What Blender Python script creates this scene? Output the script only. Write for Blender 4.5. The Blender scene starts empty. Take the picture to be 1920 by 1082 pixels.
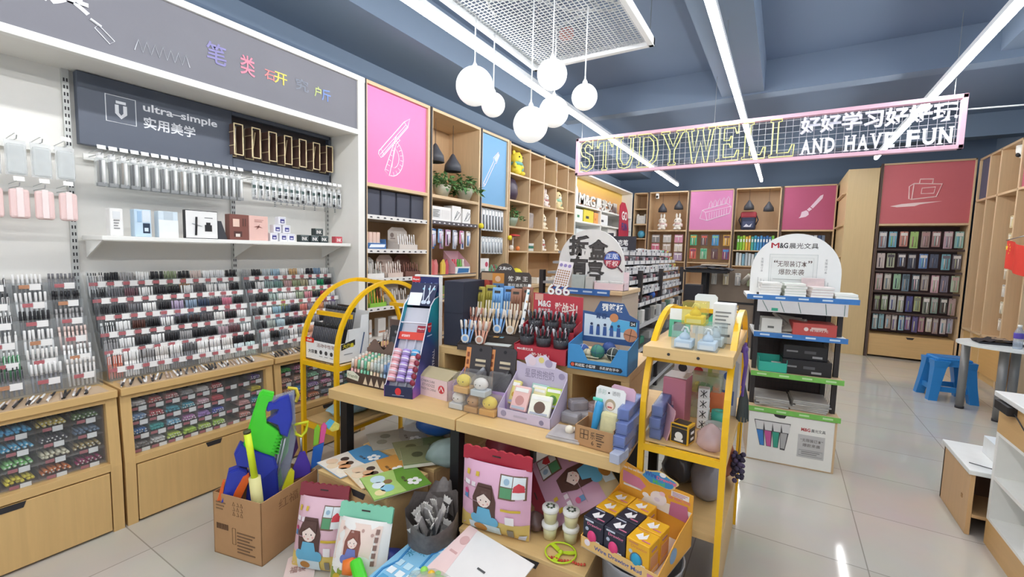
import bpy, bmesh, math, random
from mathutils import Matrix, Vector
random.seed(7)
SC = bpy.context.scene
COL = SC.collection
R = math.radians

# ---------------------------------------------------------------- camera, world, exposure
cam = bpy.data.cameras.new('camera'); cam.sensor_width = 36.0; cam.lens = 36.0 * 830.58 / 1920
cam.clip_start = 0.05; cam.clip_end = 60
camo = bpy.data.objects.new('camera', cam); COL.objects.link(camo)
def _cam():
    yaw, pitch, roll = 0.547023593, 0.0851285574, -0.0258668264
    f = Vector((-math.sin(yaw), math.cos(yaw), 0)); r = Vector((math.cos(yaw), math.sin(yaw), 0)); d = Vector((0, 0, -1))
    f2 = f * math.cos(pitch) + d * math.sin(pitch); d2 = d * math.cos(pitch) - f * math.sin(pitch)
    r3 = r * math.cos(roll) + d2 * math.sin(roll); d3 = d2 * math.cos(roll) - r * math.sin(roll)
    m = Matrix((r3, -d3, -f2)).transposed().to_4x4()
    m.translation = (0, 0, 1.5)
    return m
camo.matrix_world = _cam()
SC.camera = camo
W = bpy.data.worlds.new('world'); SC.world = W; W.use_nodes = True
W.node_tree.nodes['Background'].inputs[0].default_value = (0.93, 0.96, 1.0, 1)
W.node_tree.nodes['Background'].inputs[1].default_value = 0.9
SC.view_settings.view_transform = 'Standard'; SC.view_settings.look = 'None'
SC.view_settings.gamma = 1.0; SC.view_settings.use_curve_mapping = False
SC.view_settings.exposure = 0.27
SC.cycles.transparent_max_bounces = 40
LED_STRENGTH = 34.0
GLOBE_STRENGTH = 0.45

# ---------------------------------------------------------------- materials
def lin(h):
    h = h.lstrip('#'); v = [int(h[i:i + 2], 16) / 255 for i in (0, 2, 4)]
    return tuple(c / 12.92 if c <= 0.04045 else ((c + 0.055) / 1.055) ** 2.4 for c in v) + (1,)
_M = {}
def M(h, rough=0.5, var=0.06, metal=0.0, scale=18.0, bump=0.0, emit=0.0):
    k = (h, rough, var, metal, scale, bump, emit)
    if k in _M: return _M[k]
    m = bpy.data.materials.new('mat_' + h.strip('#')); m.use_nodes = True
    nt = m.node_tree; b = nt.nodes['Principled BSDF']; c = lin(h)
    b.inputs['Roughness'].default_value = rough; b.inputs['Metallic'].default_value = metal
    b.inputs['Base Color'].default_value = c
    if emit:
        b.inputs['Emission Color'].default_value = c; b.inputs['Emission Strength'].default_value = emit
    if var or bump:
        tc = nt.nodes.new('ShaderNodeTexCoord'); n = nt.nodes.new('ShaderNodeTexNoise')
        n.inputs['Scale'].default_value = scale; n.inputs['Detail'].default_value = 3
        nt.links.new(tc.outputs['Object'], n.inputs['Vector'])
        mx = nt.nodes.new('ShaderNodeMix'); mx.data_type = 'RGBA'
        mx.inputs[6].default_value = tuple(max(0, x * (1 - var)) for x in c[:3]) + (1,)
        mx.inputs[7].default_value = tuple(min(1, x * (1 + var)) for x in c[:3]) + (1,)
        nt.links.new(n.outputs['Fac'], mx.inputs[0]); nt.links.new(mx.outputs[2], b.inputs['Base Color'])
        if bump:
            bp = nt.nodes.new('ShaderNodeBump'); bp.inputs['Strength'].default_value = bump; bp.inputs['Distance'].default_value = 0.02
            nt.links.new(n.outputs['Fac'], bp.inputs['Height']); nt.links.new(bp.outputs['Normal'], b.inputs['Normal'])
    _M[k] = m
    return m
def wood(h, axis='z', contrast=0.16, rough=0.42):
    k = ('wood', h, axis, contrast, rough)
    if k in _M: return _M[k]
    m = bpy.data.materials.new('wood_' + h.strip('#')); m.use_nodes = True
    nt = m.node_tree; b = nt.nodes['Principled BSDF']; c = lin(h)
    tc = nt.nodes.new('ShaderNodeTexCoord'); mp = nt.nodes.new('ShaderNodeMapping')
    s = {'x': (1.2, 22, 22), 'y': (22, 1.2, 22), 'z': (22, 22, 1.2)}[axis]
    mp.inputs['Scale'].default_value = s
    n = nt.nodes.new('ShaderNodeTexNoise'); n.inputs['Scale'].default_value = 2.2; n.inputs['Detail'].default_value = 6; n.inputs['Distortion'].default_value = 0.6
    nt.links.new(tc.outputs['Object'], mp.inputs['Vector']); nt.links.new(mp.outputs['Vector'], n.inputs['Vector'])
    mx = nt.nodes.new('ShaderNodeMix'); mx.data_type = 'RGBA'
    mx.inputs[6].default_value = tuple(x * (1 - contrast) for x in c[:3]) + (1,)
    mx.inputs[7].default_value = tuple(min(1, x * (1 + contrast)) for x in c[:3]) + (1,)
    nt.links.new(n.outputs['Fac'], mx.inputs[0]); nt.links.new(mx.outputs[2], b.inputs['Base Color'])
    b.inputs['Roughness'].default_value = rough
    _M[k] = m
    return m
def clear(h='#f4f8fb', alpha=0.2, rough=0.12):
    k = ('clear', h, alpha, rough)
    if k in _M: return _M[k]
    m = bpy.data.materials.new('clear_plastic'); m.use_nodes = True
    nt = m.node_tree; b = nt.nodes['Principled BSDF']; b.inputs['Base Color'].default_value = lin(h); b.inputs['Roughness'].default_value = rough
    t = nt.nodes.new('ShaderNodeBsdfTransparent'); t.inputs[0].default_value = tuple(0.35 + 0.65 * x for x in lin(h)[:3]) + (1,)
    n = nt.nodes.new('ShaderNodeTexNoise'); n.inputs['Scale'].default_value = 9
    tc = nt.nodes.new('ShaderNodeTexCoord'); nt.links.new(tc.outputs['Object'], n.inputs['Vector'])
    mr = nt.nodes.new('ShaderNodeMapRange'); mr.inputs[3].default_value = alpha * 0.6; mr.inputs[4].default_value = min(1, alpha * 1.4)
    nt.links.new(n.outputs['Fac'], mr.inputs[0])
    mx = nt.nodes.new('ShaderNodeMixShader'); nt.links.new(mr.outputs[0], mx.inputs[0])
    nt.links.new(t.outputs[0], mx.inputs[1]); nt.links.new(b.outputs[0], mx.inputs[2])
    nt.links.new(mx.outputs[0], nt.nodes['Material Output'].inputs['Surface'])
    _M[k] = m
    return m
def floor_mat():
    m = bpy.data.materials.new('polished_tile'); m.use_nodes = True
    nt = m.node_tree; b = nt.nodes['Principled BSDF']
    tc = nt.nodes.new('ShaderNodeTexCoord'); mp = nt.nodes.new('ShaderNodeMapping'); mp.inputs['Location'].default_value = (-0.45, -0.25, 0)
    br = nt.nodes.new('ShaderNodeTexBrick'); br.offset = 0; br.squash = 1
    br.inputs['Scale'].default_value = 1.0; br.inputs['Brick Width'].default_value = 0.75; br.inputs['Row Height'].default_value = 0.6
    br.inputs['Mortar Size'].default_value = 0.0028; br.inputs['Mortar Smooth'].default_value = 0.1
    br.inputs['Color1'].default_value = lin('#c6c1b6'); br.inputs['Color2'].default_value = lin('#ccc7bd'); br.inputs['Mortar'].default_value = lin('#9f998f')
    n = nt.nodes.new('ShaderNodeTexNoise'); n.inputs['Scale'].default_value = 3.5; n.inputs['Detail'].default_value = 5
    mx = nt.nodes.new('ShaderNodeMix'); mx.data_type = 'RGBA'; mx.blend_type = 'MULTIPLY'; mx.inputs[0].default_value = 0.16
    nt.links.new(tc.outputs['Object'], mp.inputs['Vector']); nt.links.new(mp.outputs['Vector'], br.inputs['Vector']); nt.links.new(tc.outputs['Object'], n.inputs['Vector'])
    nt.links.new(br.outputs['Color'], mx.inputs[6]); nt.links.new(n.outputs['Color'], mx.inputs[7]); nt.links.new(mx.outputs[2], b.inputs['Base Color'])
    b.inputs['Roughness'].default_value = 0.07; b.inputs['Specular IOR Level'].default_value = 0.55
    return m
WHITE = M('#f1f1ec', 0.5, 0.03); BLACK = M('#1d1c1f', 0.5); DARK = M('#2c2a2d', 0.55); STEEL = M('#b9bcbe', 0.3, 0.04, 0.8)
OAK = wood('#d8bb94', 'z', .11); OAKX = wood('#d8bb94', 'x', .11); OAKY = wood('#d8bb94', 'y', .11)
CAB = wood('#d4af74', 'z', .12); CABY = wood('#d4af74', 'y', 0.10); CABX = wood('#dab67e', 'x', 0.12)
BROWNIN = wood('#cba982', 'z', 0.08)
CARD = M('#b98e62', 0.75, 0.08); CARDIN = M('#a88058', 0.8, 0.08)
YEL = M('#f2bd12', 0.3, 0.03)
CL = clear(); CLB = clear('#cfe2f5', 0.3); CLG = clear('#f0f3f4', 0.28, 0.2)
TAGW = M('#f4f2ef', 0.5, 0.0); RED = M('#c8323c', 0.5, 0.0)

# ---------------------------------------------------------------- mesh builder
_TX = {}
def glyphs(s, bold=0.0):
    k = (s, bold)
    if k not in _TX:
        c = bpy.data.curves.new('t', 'FONT'); c.body = s; c.offset = bold; c.resolution_u = 3
        o = bpy.data.objects.new('t', c); COL.objects.link(o)
        me = o.evaluated_get(bpy.context.evaluated_depsgraph_get()).to_mesh()
        v = [tuple(x.co) for x in me.vertices]; f = [tuple(p.vertices) for p in me.polygons]
        o.evaluated_get(bpy.context.evaluated_depsgraph_get()).to_mesh_clear()
        COL.objects.unlink(o); bpy.data.objects.remove(o); bpy.data.curves.remove(c)
        xs = [p[0] for p in v] or [0]; ys = [p[1] for p in v] or [0]
        _TX[k] = (v, f, min(xs), max(xs), min(ys), max(ys))
    return _TX[k]
def frame(o, u, v):
    u = Vector(u).normalized(); v = Vector(v); v = (v - u * v.dot(u)).normalized(); n = u.cross(v)
    m = Matrix((u, v, n)).transposed().to_4x4(); m.translation = Vector(o)
    return m
class B:
    def __init__(s, T=None):
        s.bm = bmesh.new(); s.mats = []; s.T = T or Matrix(); s.st = []
    def push(s, T): s.st.append(s.T); s.T = s.T @ T; return s
    def pop(s): s.T = s.st.pop(); return s
    def on(s, o, u, v): return s.push(frame(o, u, v))
    def mi(s, m):
        if m not in s.mats: s.mats.append(m)
        return s.mats.index(m)
    def raw(s, vs, fs, m, smooth=False):
        i = s.mi(m); bv = [s.bm.verts.new(s.T @ Vector(p)) for p in vs]
        for f in fs:
            try:
                q = s.bm.faces.new([bv[j] for j in f]); q.material_index = i; q.smooth = smooth
            except ValueError: pass
        return s
    def box(s, x0, x1, y0, y1, z0, z1, m):
        v = [(x, y, z) for z in (z0, z1) for y in (y0, y1) for x in (x0, x1)]
        return s.raw(v, [(0, 2, 3, 1), (4, 5, 7, 6), (0, 1, 5, 4), (2, 6, 7, 3), (0, 4, 6, 2), (1, 3, 7, 5)], m)
    def rbox(s, x0, x1, y0, y1, z0, z1, m, b=0.004, seg=2):
        t = bmesh.new(); i = s.mi(m)
        bmesh.ops.create_cube(t, size=1)
        for v in t.verts: v.co = Vector(((x0 + x1) / 2 + v.co.x * (x1 - x0), (y0 + y1) / 2 + v.co.y * (y1 - y0), (z0 + z1) / 2 + v.co.z * (z1 - z0)))
        b = min(b, (x1 - x0) * .45, (y1 - y0) * .45, (z1 - z0) * .45)
        bmesh.ops.bevel(t, geom=list(t.edges), offset=b, segments=seg, affect='EDGES', profile=0.5)
        vs = [tuple(v.co) for v in t.verts]; t.verts.index_update(); fs = [tuple(v.index for v in f.verts) for f in t.faces]; t.free()
        return s.raw(vs, fs, m)
    def poly(s, pts, z, m, d=0.0012):
        n = len(pts); a = sum(pts[i][0] * pts[(i + 1) % n][1] - pts[(i + 1) % n][0] * pts[i][1] for i in range(n))
        if a < 0: pts = pts[::-1]
        v = [(p[0], p[1], z) for p in pts] + [(p[0], p[1], z + d) for p in pts]
        f = [tuple(range(n - 1, -1, -1)), tuple(range(n, 2 * n))] + [(i, (i + 1) % n, n + (i + 1) % n, n + i) for i in range(n)]
        return s.raw(v, f, m)
    def rect(s, x0, y0, x1, y1, z, m, d=0.0012): return s.poly([(x0, y0), (x1, y0), (x1, y1), (x0, y1)], z, m, d)
    def disc(s, x, y, r, z, m, d=0.0012, n=16, sy=1.0, a0=0.0, a1=2 * math.pi):
        full = a1 - a0 > 6.2
        k = n if full else n + 1
        return s.poly([(x + r * math.cos(a0 + (a1 - a0) * i / n), y + r * sy * math.sin(a0 + (a1 - a0) * i / n)) for i in range(k)], z, m, d)
    def text(s, t, x, y, h, z, m, bold=0.0, w=None, align='l', d=0.0):
        v, f, x0, x1, y0, y1 = glyphs(t, bold)
        if not v: return s
        k = h / max(1e-6, (y1 - y0)); kx = k if w is None else w / max(1e-6, x1 - x0)
        ox = x - {'l': 0, 'c': (x1 - x0) * kx / 2, 'r': (x1 - x0) * kx}[align]
        s.raw([(ox + (p[0] - x0) * kx, y + (p[1] - y0) * k, z + d) for p in v], f, m)
        return s
    def tube(s, pts, r, m, n=6, closed=False):
        pts = [Vector(p) for p in pts]; N = len(pts)
        if N < 2: return s
        vs = []; fs = []; up = None
        for i, p in enumerate(pts):
            a = pts[(i - 1) % N] if (closed or i) else p; c = pts[(i + 1) % N] if (closed or i < N - 1) else p
            t = (c - a).normalized() if (c - a).length > 1e-9 else Vector((0, 0, 1))
            if up is None: up = t.orthogonal().normalized()
            up = (up - t * up.dot(t)); up = up.normalized() if up.length > 1e-6 else t.orthogonal().normalized()
            w = t.cross(up); rr = r[i] if isinstance(r, (list, tuple)) else r
            vs += [tuple(p + (up * math.cos(2 * math.pi * j / n) + w * math.sin(2 * math.pi * j / n)) * rr) for j in range(n)]
        for i in range(N if closed else N - 1):
            k = (i + 1) % N
            fs += [(i * n + j, i * n + (j + 1) % n, k * n + (j + 1) % n, k * n + j) for j in range(n)]
        if not closed: fs += [tuple(range(n - 1, -1, -1)), tuple((N - 1) * n + j for j in range(n))]
        return s.raw(vs, fs, m, n > 5)
    def stroke(s, pts, w, z, m, closed=False): return s.tube([(p[0], p[1], z) for p in pts], w / 2, m, 4, closed)
    def lathe(s, prof, m, c=(0, 0, 0), n=16, sx=1.0, sy=1.0, smooth=True):
        vs = []; fs = []
        for r, z in prof: vs += [(c[0] + sx * r * math.cos(2 * math.pi * j / n), c[1] + sy * r * math.sin(2 * math.pi * j / n), c[2] + z) for j in range(n)]
        K = len(prof)
        for i in range(K - 1): fs += [(i * n + j, i * n + (j + 1) % n, (i + 1) * n + (j + 1) % n, (i + 1) * n + j) for j in range(n)]
        if prof[0][0] > 1e-5: fs.append(tuple(range(n - 1, -1, -1)))
        if prof[-1][0] > 1e-5: fs.append(tuple((K - 1) * n + j for j in range(n)))
        return s.raw(vs, fs, m, smooth)
    def ball(s, c, r, m, sx=1, sy=1, sz=1, n=14, k=8):
        return s.lathe([(max(1e-6, r * math.sin(math.pi * i / k)), -r * sz * math.cos(math.pi * i / k)) for i in range(k + 1)], m, c, n, sx, sy)
    def sheet(s, rows, m, smooth=True, thick=0.0):
        nu = len(rows[0]); vs = [p for r in rows for p in r]
        fs = [(i * nu + j, i * nu + j + 1, (i + 1) * nu + j + 1, (i + 1) * nu + j) for i in range(len(rows) - 1) for j in range(nu - 1)]
        return s.raw(vs, fs, m, smooth)
    def done(s, name, parent=None, loc=None, rz=0.0):
        bmesh.ops.remove_doubles(s.bm, verts=s.bm.verts, dist=1e-6) if len(s.bm.verts) < 3000 else None
        me = bpy.data.meshes.new(name); s.bm.to_mesh(me); s.bm.free()
        for m in s.mats: me.materials.append(m)
        o = bpy.data.objects.new(name, me); COL.objects.link(o)
        if parent: o.parent = parent
        if loc is not None: o.location = loc
        if rz: o.rotation_euler = (0, 0, rz)
        return o
def tag(o, label, cat, group=None, kind=None):
    o['label'] = label; o['category'] = cat
    if group: o['group'] = group
    if kind: o['kind'] = kind
    return o
def thing(name, label, cat, loc=(0, 0, 0), rz=0.0, group=None):
    o = bpy.data.objects.new(name, None); COL.objects.link(o); o.empty_display_size = 0.05
    o.location = loc; o.rotation_euler = (0, 0, rz)
    return tag(o, label, cat, group)
def struct(o): o['kind'] = 'structure'; return o
def dup(o, loc, rot=None, label=None, group=None):
    c = o.copy(); COL.objects.link(c); c.location = loc
    if rot is not None: c.rotation_euler = rot if isinstance(rot, tuple) else (0, 0, rot)
    if label: c['label'] = label
    if group: c['group'] = group
    for ch in o.children:
        d = ch.copy(); COL.objects.link(d); d.parent = c
        for g in ch.children:
            e = g.copy(); COL.objects.link(e); e.parent = d
    return c
ORD = 'first second third fourth fifth sixth seventh eighth ninth tenth eleventh twelfth thirteenth fourteenth fifteenth sixteenth seventeenth eighteenth nineteenth twentieth'.split()
X_, Y_, Z_ = (1, 0, 0), (0, 1, 0), (0, 0, 1)
# ---------------------------------------------------------------- room shell
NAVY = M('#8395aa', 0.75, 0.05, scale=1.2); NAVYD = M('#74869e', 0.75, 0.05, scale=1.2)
b = B(); b.box(-3.6, 4.2, -3.5, 10.8, -0.1, 0, floor_mat()); struct(b.done('floor'))
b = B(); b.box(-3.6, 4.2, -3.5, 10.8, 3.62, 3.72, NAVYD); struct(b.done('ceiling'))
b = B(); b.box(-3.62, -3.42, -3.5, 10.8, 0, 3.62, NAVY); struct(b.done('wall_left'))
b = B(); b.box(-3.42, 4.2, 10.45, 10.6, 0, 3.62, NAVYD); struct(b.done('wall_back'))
b = B(); b.box(2.85, 3.0, -3.5, 10.45, 0, 3.62, NAVY); struct(b.done('wall_right'))
b = B(); b.box(-3.42, -2.72, -3.5, 10.45, 3.22, 3.3, NAVY); b.box(-2.8, -2.72, -3.5, 10.45, 3.3, 3.62, NAVY); struct(b.done('ceiling_soffit'))
b = B(); b.box(-2.72, 2.85, 5.66, 5.84, 3.28, 3.62, NAVY); struct(b.done('ceiling_beam'))
b = B(); b.box(-0.72, -0.3, -3.5, 5.66, 3.3, 3.62, NAVY); struct(b.done('ceiling_beam'))
b = B(); b.box(-2.72, 2.85, 9.0, 9.25, 3.3, 3.62, NAVY); struct(b.done('ceiling_beam'))
b = B(); b.box(1.5, 1.85, -3.5, 5.66, 3.35, 3.62, NAVY); struct(b.done('ceiling_beam'))
b = B(); b.box(-3.42, -3.36, -3.5, 10.45, 3.03, 3.06, NAVYD); struct(b.done('trim_1'))

# ---------------------------------------------------------------- ceiling lights
LEDM = M('#ffffff', 0.4, 0, emit=LED_STRENGTH)
for i, (x, y0, y1, lb) in enumerate([(-1.98, -2.6, 9.75, 'white linear LED strip light along the blackboard side'), (-0.46, -2.6, 9.8, 'white linear LED strip light in the middle of the ceiling'),
                                     (1.03, -2.6, 8.2, 'white linear LED strip light over the counter side')]):
    t = thing('linear_light', lb, 'ceiling light', (x, (y0 + y1) / 2, 2.95), group='linear LED strip lights'); h = (y1 - y0) / 2
    b = B(); b.box(-.028, .028, -h, h, 0.012, .05, M('#e9edf0', 0.4, 0)); b.done('housing', t)
    b = B(); b.tube([(0, -h, 0), (0, h, 0)], .024, LEDM, 8); b.done('light_tube', t)
    for yy in [-h + .5 + 2.9 * k for k in range(int(2 * h / 2.9) + 1)]:
        b = B(); b.tube([(0, yy, .05), (0, yy, .67 if y0 + h + 0 + yy > 0 and False else .27)], .003, STEEL, 4); b.done('hanging_wire', t)
t = thing('mesh_panel', 'white wire mesh panel hung flat below the ceiling with globe lamps', 'ceiling panel', (-1.41, 1.9, 3.05))
WM = M('#f2f4f4', 0.45, 0)
b = B(); b.rbox(-.5, -.46, -1.5, 1.52, -.03, .03, WM); b.rbox(.46, .5, -1.5, 1.52, -.03, .03, WM); b.rbox(-.5, .5, 1.48, 1.52, -.03, .03, WM); b.rbox(-.5, .5, -1.5, -1.46, -.03, .03, WM); b.done('rim', t)
b = B()
for k in range(31): b.tube([(-.47 + k * .0313, -1.48, 0), (-.47 + k * .0313, 1.5, 0)], .0032, WM, 4)
for k in range(96): b.tube([(-.48, -1.47 + k * .0313, 0), (.48, -1.47 + k * .0313, 0)], .0032, WM, 4)
b.done('wire_mesh', t)
for x, y in ((-.47, 1.49), (.47, 1.49), (-.47, -1.4), (.47, -1.4)):
    b = B(); b.tube([(x, y, .02), (x, y, .57)], .0035, STEEL, 4); b.done('hanging_wire', t)
b = B(); b.tube([(.38, 1.0, .02), (.1, .85, .02), (-.02, .63, .02), (-.3, .5, .02), (-.35, .68, .02)], .008, WM, 6); b.done('feed_cable', t)
b = B(); b.tube([(.46, .98, .02), (.25, .75, .03), (.3, .9, .02), (-.05, 1.02, .02), (-.05, 1.0, 0)], .007, WM, 6); b.done('feed_cable', t)
b = B(); b.lathe([(.05, 0), (.055, .01), (.055, .04), (.045, .06)], M('#d98c86', 0.5), n=18); o = b.done('smoke_alarm', loc=(-1.474, 3.1, 3.075)); tag(o, 'round reddish alarm disc lying above the white wire mesh panel', 'alarm')
GLOBE = M('#fbfcfa', 0.35, 0, emit=GLOBE_STRENGTH)
G = [(-1.844, 2.478, 2.592, .125, 'largest white globe pendant, highest on the blackboard side'), (-1.862, 2.73, 2.545, .085, 'small white globe pendant half hidden behind the largest globe'),
     (-1.40, 2.47, 2.285, .108, 'lowest white globe pendant of the hanging cluster'), (-1.456, 2.896, 2.485, .105, 'white globe pendant partly hidden by the lowest globe'),
     (-1.266, 2.48, 2.566, .09, 'white globe pendant hanging just below the mesh panel edge'), (-1.15, 2.715, 2.487, .081, 'small white globe pendant on its own towards the neon sign')]
for x, y, z, r, lb in G:
    t = thing('globe_pendant', lb, 'pendant lamp', (x, y, z), group='white globe pendant lamps')
    b = B(); b.ball((0, 0, 0), r, GLOBE, n=32, k=20); b.done('globe', t)
    b = B(); b.lathe([(.016, r * .96), (.016, r + .012), (.006, r + .03), (.004, r + .05)], WM, n=12); b.done('cap', t)
    b = B(); b.tube([(0, 0, r + .03), (0, 0, 3.04 - z)], .0045, WM, 6); b.done('cord', t)

# ---------------------------------------------------------------- hanging neon sign
t = thing('hanging_sign', 'long pink framed wire grid sign with yellow outlined letters hung from the ceiling', 'sign', (-.51, 5.0, 2.41))
PK = M('#f0c3d4', 0.45, 0.02); L = 1.68; H = .43
b = B()
for z in (0, H - .035): b.rbox(-L, L, -.03, .03, z, z + .035, PK)
for x in (-L, L - .035): b.rbox(x, x + .035, -.03, .03, 0, H, PK)
b.done('frame', t)
b = B(); GR = M('#d6d8de', 0.4, 0)
for k in range(1, 60): b.tube([(-L + k * 2 * L / 60, 0, .02), (-L + k * 2 * L / 60, 0, H - .02)], .0022, GR, 4)
for k in range(1, 8): b.tube([(-L + .02, 0, k * H / 8), (L - .02, 0, k * H / 8)], .0022, GR, 4)
b.done('wire_grid', t)
for x in (-1.62, -.18, 1.6):
    b = B(); b.tube([(x, 0, H), (x, 0, 3.5 - 2.41)], .003, STEEL, 4); b.done('hanging_wire', t)
NEON = M('#e6e692', 0.4, 0, emit=0.25)
SERIF = {
 'S': ([(.82, .72), (.82, 1), (.7, .93), (.45, 1), (.15, .9), (.08, .7), (.2, .52), (.6, .4), (.68, .25), (.5, .12), (.25, .17), (.14, .32), (.05, .32), (.05, 0), (.18, .06), (.5, 0), (.85, .1), (.95, .3), (.82, .5), (.42, .62), (.32, .75), (.5, .88), (.7, .8), (.76, .72)],),
 'T': ([(.35, 0), (.35, .06), (.42, .08), (.42, .9), (.2, .88), (.1, .72), (.03, .72), (.05, 1), (.95, 1), (.97, .72), (.9, .72), (.8, .88), (.58, .9), (.58, .08), (.65, .06), (.65, 0)],),
 'U': ([(.02, 1), (.02, .94), (.12, .92), (.12, .3), (.25, .06), (.5, 0), (.75, .06), (.88, .3), (.88, .92), (.98, .94), (.98, 1), (.66, 1), (.66, .94), (.76, .92), (.76, .3), (.6, .12), (.45, .12), (.3, .3), (.3, .92), (.4, .94), (.4, 1)],),
 'D': ([(.02, 0), (.02, .06), (.12, .08), (.12, .92), (.02, .94), (.02, 1), (.6, 1), (.88, .82), (.96, .5), (.88, .18), (.6, 0)], [(.3, .1), (.3, .9), (.55, .9), (.74, .75), (.78, .5), (.74, .25), (.55, .1)]),
 'Y': ([(.35, 0), (.35, .06), (.42, .08), (.42, .42), (.1, .92), (.0, .94), (.0, 1), (.38, 1), (.38, .94), (.3, .92), (.54, .55), (.74, .92), (.66, .94), (.66, 1), (1, 1), (1, .94), (.92, .92), (.6, .42), (.6, .08), (.67, .06), (.67, 0)],),
 'W': ([(.0, 1), (.0, .94), (.06, .92), (.27, 0), (.36, 0), (.52, .6), (.68, 0), (.77, 0), (.94, .92), (1, .94), (1, 1), (.76, 1), (.76, .94), (.83, .92), (.72, .35), (.58, .92), (.62, 1), (.38, 1), (.42, .9), (.3, .35), (.19, .92), (.27, .94), (.27, 1)],),
 'E': ([(.02, 0), (.02, .06), (.12, .08), (.12, .92), (.02, .94), (.02, 1), (.9, 1), (.9, .74), (.83, .74), (.75, .9), (.32, .9), (.32, .57), (.55, .57), (.6, .68), (.66, .68), (.66, .36), (.6, .36), (.55, .47), (.32, .47), (.32, .1), (.78, .1), (.88, .28), (.95, .28), (.93, 0)],),
 'L': ([(.02, 0), (.02, .06), (.12, .08), (.12, .92), (.02, .94), (.02, 1), (.44, 1), (.44, .94), (.32, .92), (.32, .1), (.75, .1), (.86, .3), (.94, .3), (.92, 0)],)}
x = -1.64; ws = [.225, .225, .265, .265, .265, .305, .243, .243, .243]
for ch, w in zip('STUDYWELL', ws):
    b = B(); b.on((x + .01, -.035, .04), X_, Z_)
    for pl in SERIF[ch]: b.stroke([(p[0] * (w - .025), p[1] * .35) for p in pl], .0105, 0, NEON, True)
    b.done('outlined_letter', t); x += w - .011
b = B(); b.on((.56, -.04, .225), X_, Z_); b.text('好好学习好好玩', 0, 0, .155, .01, M('#f5f4fa', 0.4, 0), .02, 1.06); b.text('好好学习好好玩', .004, -.003, .155, .0, M('#dcdbe6', 0.4, 0), .03, 1.06); b.done('lettering', t)
b = B(); b.on((.58, -.04, .035), X_, Z_); LW = M('#f5f4fa', 0.4, 0)
xs = 0
SER = {'A': 'b.1 b.9', 'N': 'b.12 t.12 t.88', 'D': 'b.15 t.15', 'H': 'b.15 b.85 t.15 t.85', 'V': 't.1 t.9', 'E': 'b.18 t.18', 'F': 'b.18 t.18', 'U': 't.14 t.86'}
for word, w in (('AND', .27), ('HAVE', .36), ('FUN', .3)):
    lw = w / len(word)
    for k, c_ in enumerate(word):
        b.text(c_, xs + k * lw, .01, .13, .01, LW, .035, lw - .018)
        for q in SER[c_].split():
            cx = xs + k * lw + float(q[1:]) * (lw - .018); y_ = .004 if q[0] == 'b' else .132
            b.rect(cx - .017, y_, cx + .017, y_ + .011, .011, LW)
    xs += w + .055; b.done('lettering', t); b = B(); b.on((.58, -.04, .035), X_, Z_)
b.bm.free()
b = B(); b.tube([(1.17, 5.0, 2.72), (1.8, 5.0, 2.70), (2.85, 5.0, 2.74)], .006, WM, 5); o = b.done('power_cable'); tag(o, 'thin white cable running sideways from the pink framed sign', 'cable')

# ---------------------------------------------------------------- pen wall fixture (left side)
PW = M('#eceae4', 0.5, 0.02); GREYB = M('#74747c', 0.6, 0.08, scale=2.5); SLATE = M('#565d6b', 0.5, 0.04)
t = thing('pen_wall_fixture', 'white wall fixture with blackboard fascia and slotted uprights', 'display fixture', (-3.34, 1.2, 0))
b = B(); b.box(-.06, 0, -1.6, 1.29, 0, 2.84, PW); b.done('back_panel', t)
b = B(); b.rbox(-.06, .40, 1.225, 1.29, 0, 2.84, PW); b.done('side_panel', t)
b = B(); b.box(-.02, .38, -1.6, 1.225, 2.40, 2.43, PW); b.done('soffit', t)
b = B(); b.box(.36, .385, -1.6, 1.225, 2.42, 2.81, GREYB); fa = b.done('blackboard_fascia', t)
b = B(); b.rbox(.36, .405, -1.6, 1.225, 2.385, 2.425, WHITE); b.done('fascia_rail', t)
b = B(); b.rbox(.36, .405, -1.6, 1.29, 2.80, 2.84, WHITE); b.done('fascia_rail', t)
for yy in (-.37, .46, 1.28 - .06):
    b = B(); b.box(0, .022, yy - .014, yy + .014, .1, 2.4, M('#c9cac6', 0.4, 0.03, 0.3))
    for k in range(56):
        for d in (-.006, .006): b.box(.0222, .0226, yy + d - .003, yy + d + .003, .3 + k * .037, .318 + k * .037, DARK)
    b.done('slotted_upright', t)
b = B(); b.on((.388, -1.2, 0), Y_, Z_)
CHW = M('#e9ebf0', 0.7, 0.05)
b.text('文具', .56, 2.58, .17, 0, CHW, .02, .28); b.done('chalk_character', fa); b = B(); b.on((.388, -1.2, 0), Y_, Z_); b.tube([(.84, 2.57, .002), (.88, 2.55, .002)], .006, CHW, 5)
b.stroke([(.87, 2.555), (.93, 2.50), (.91, 2.48), (.855, 2.535)], .005, .001, CHW, True)
b.stroke([(1.01 + .018 * k, 2.51 + (.04 if k % 2 else -.02) - .0 * k) for k in range(15)], .005, .001, M('#d4d6dc', 0.8)); b.done('chalk_drawing', fa); b = B(); b.on((.388, -1.2, 0), Y_, Z_)
for s, y0, z0, hh, c, ww in (('笔', 1.35, 2.56, .12, '#8a86b4', .11), ('类', 1.54, 2.555, .12, '#e08a9c', .09), ('石', 1.69, 2.575, .06, '#d98b8b', .07), ('开', 1.755, 2.57, .075, '#e2d26a', .09), ('究', 1.905, 2.575, .08, '#868c98', .1), ('户', 2.05, 2.57, .075, '#c9d68a', .055), ('斤', 2.11, 2.56, .085, '#7f9ad8', .075)):
    b.text(s, y0, z0, hh, .001, M(c, 0.8), .012, ww); b.done('chalk_character', fa); b = B(); b.on((.388, -1.2, 0), Y_, Z_)
b.bm.free()

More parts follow.
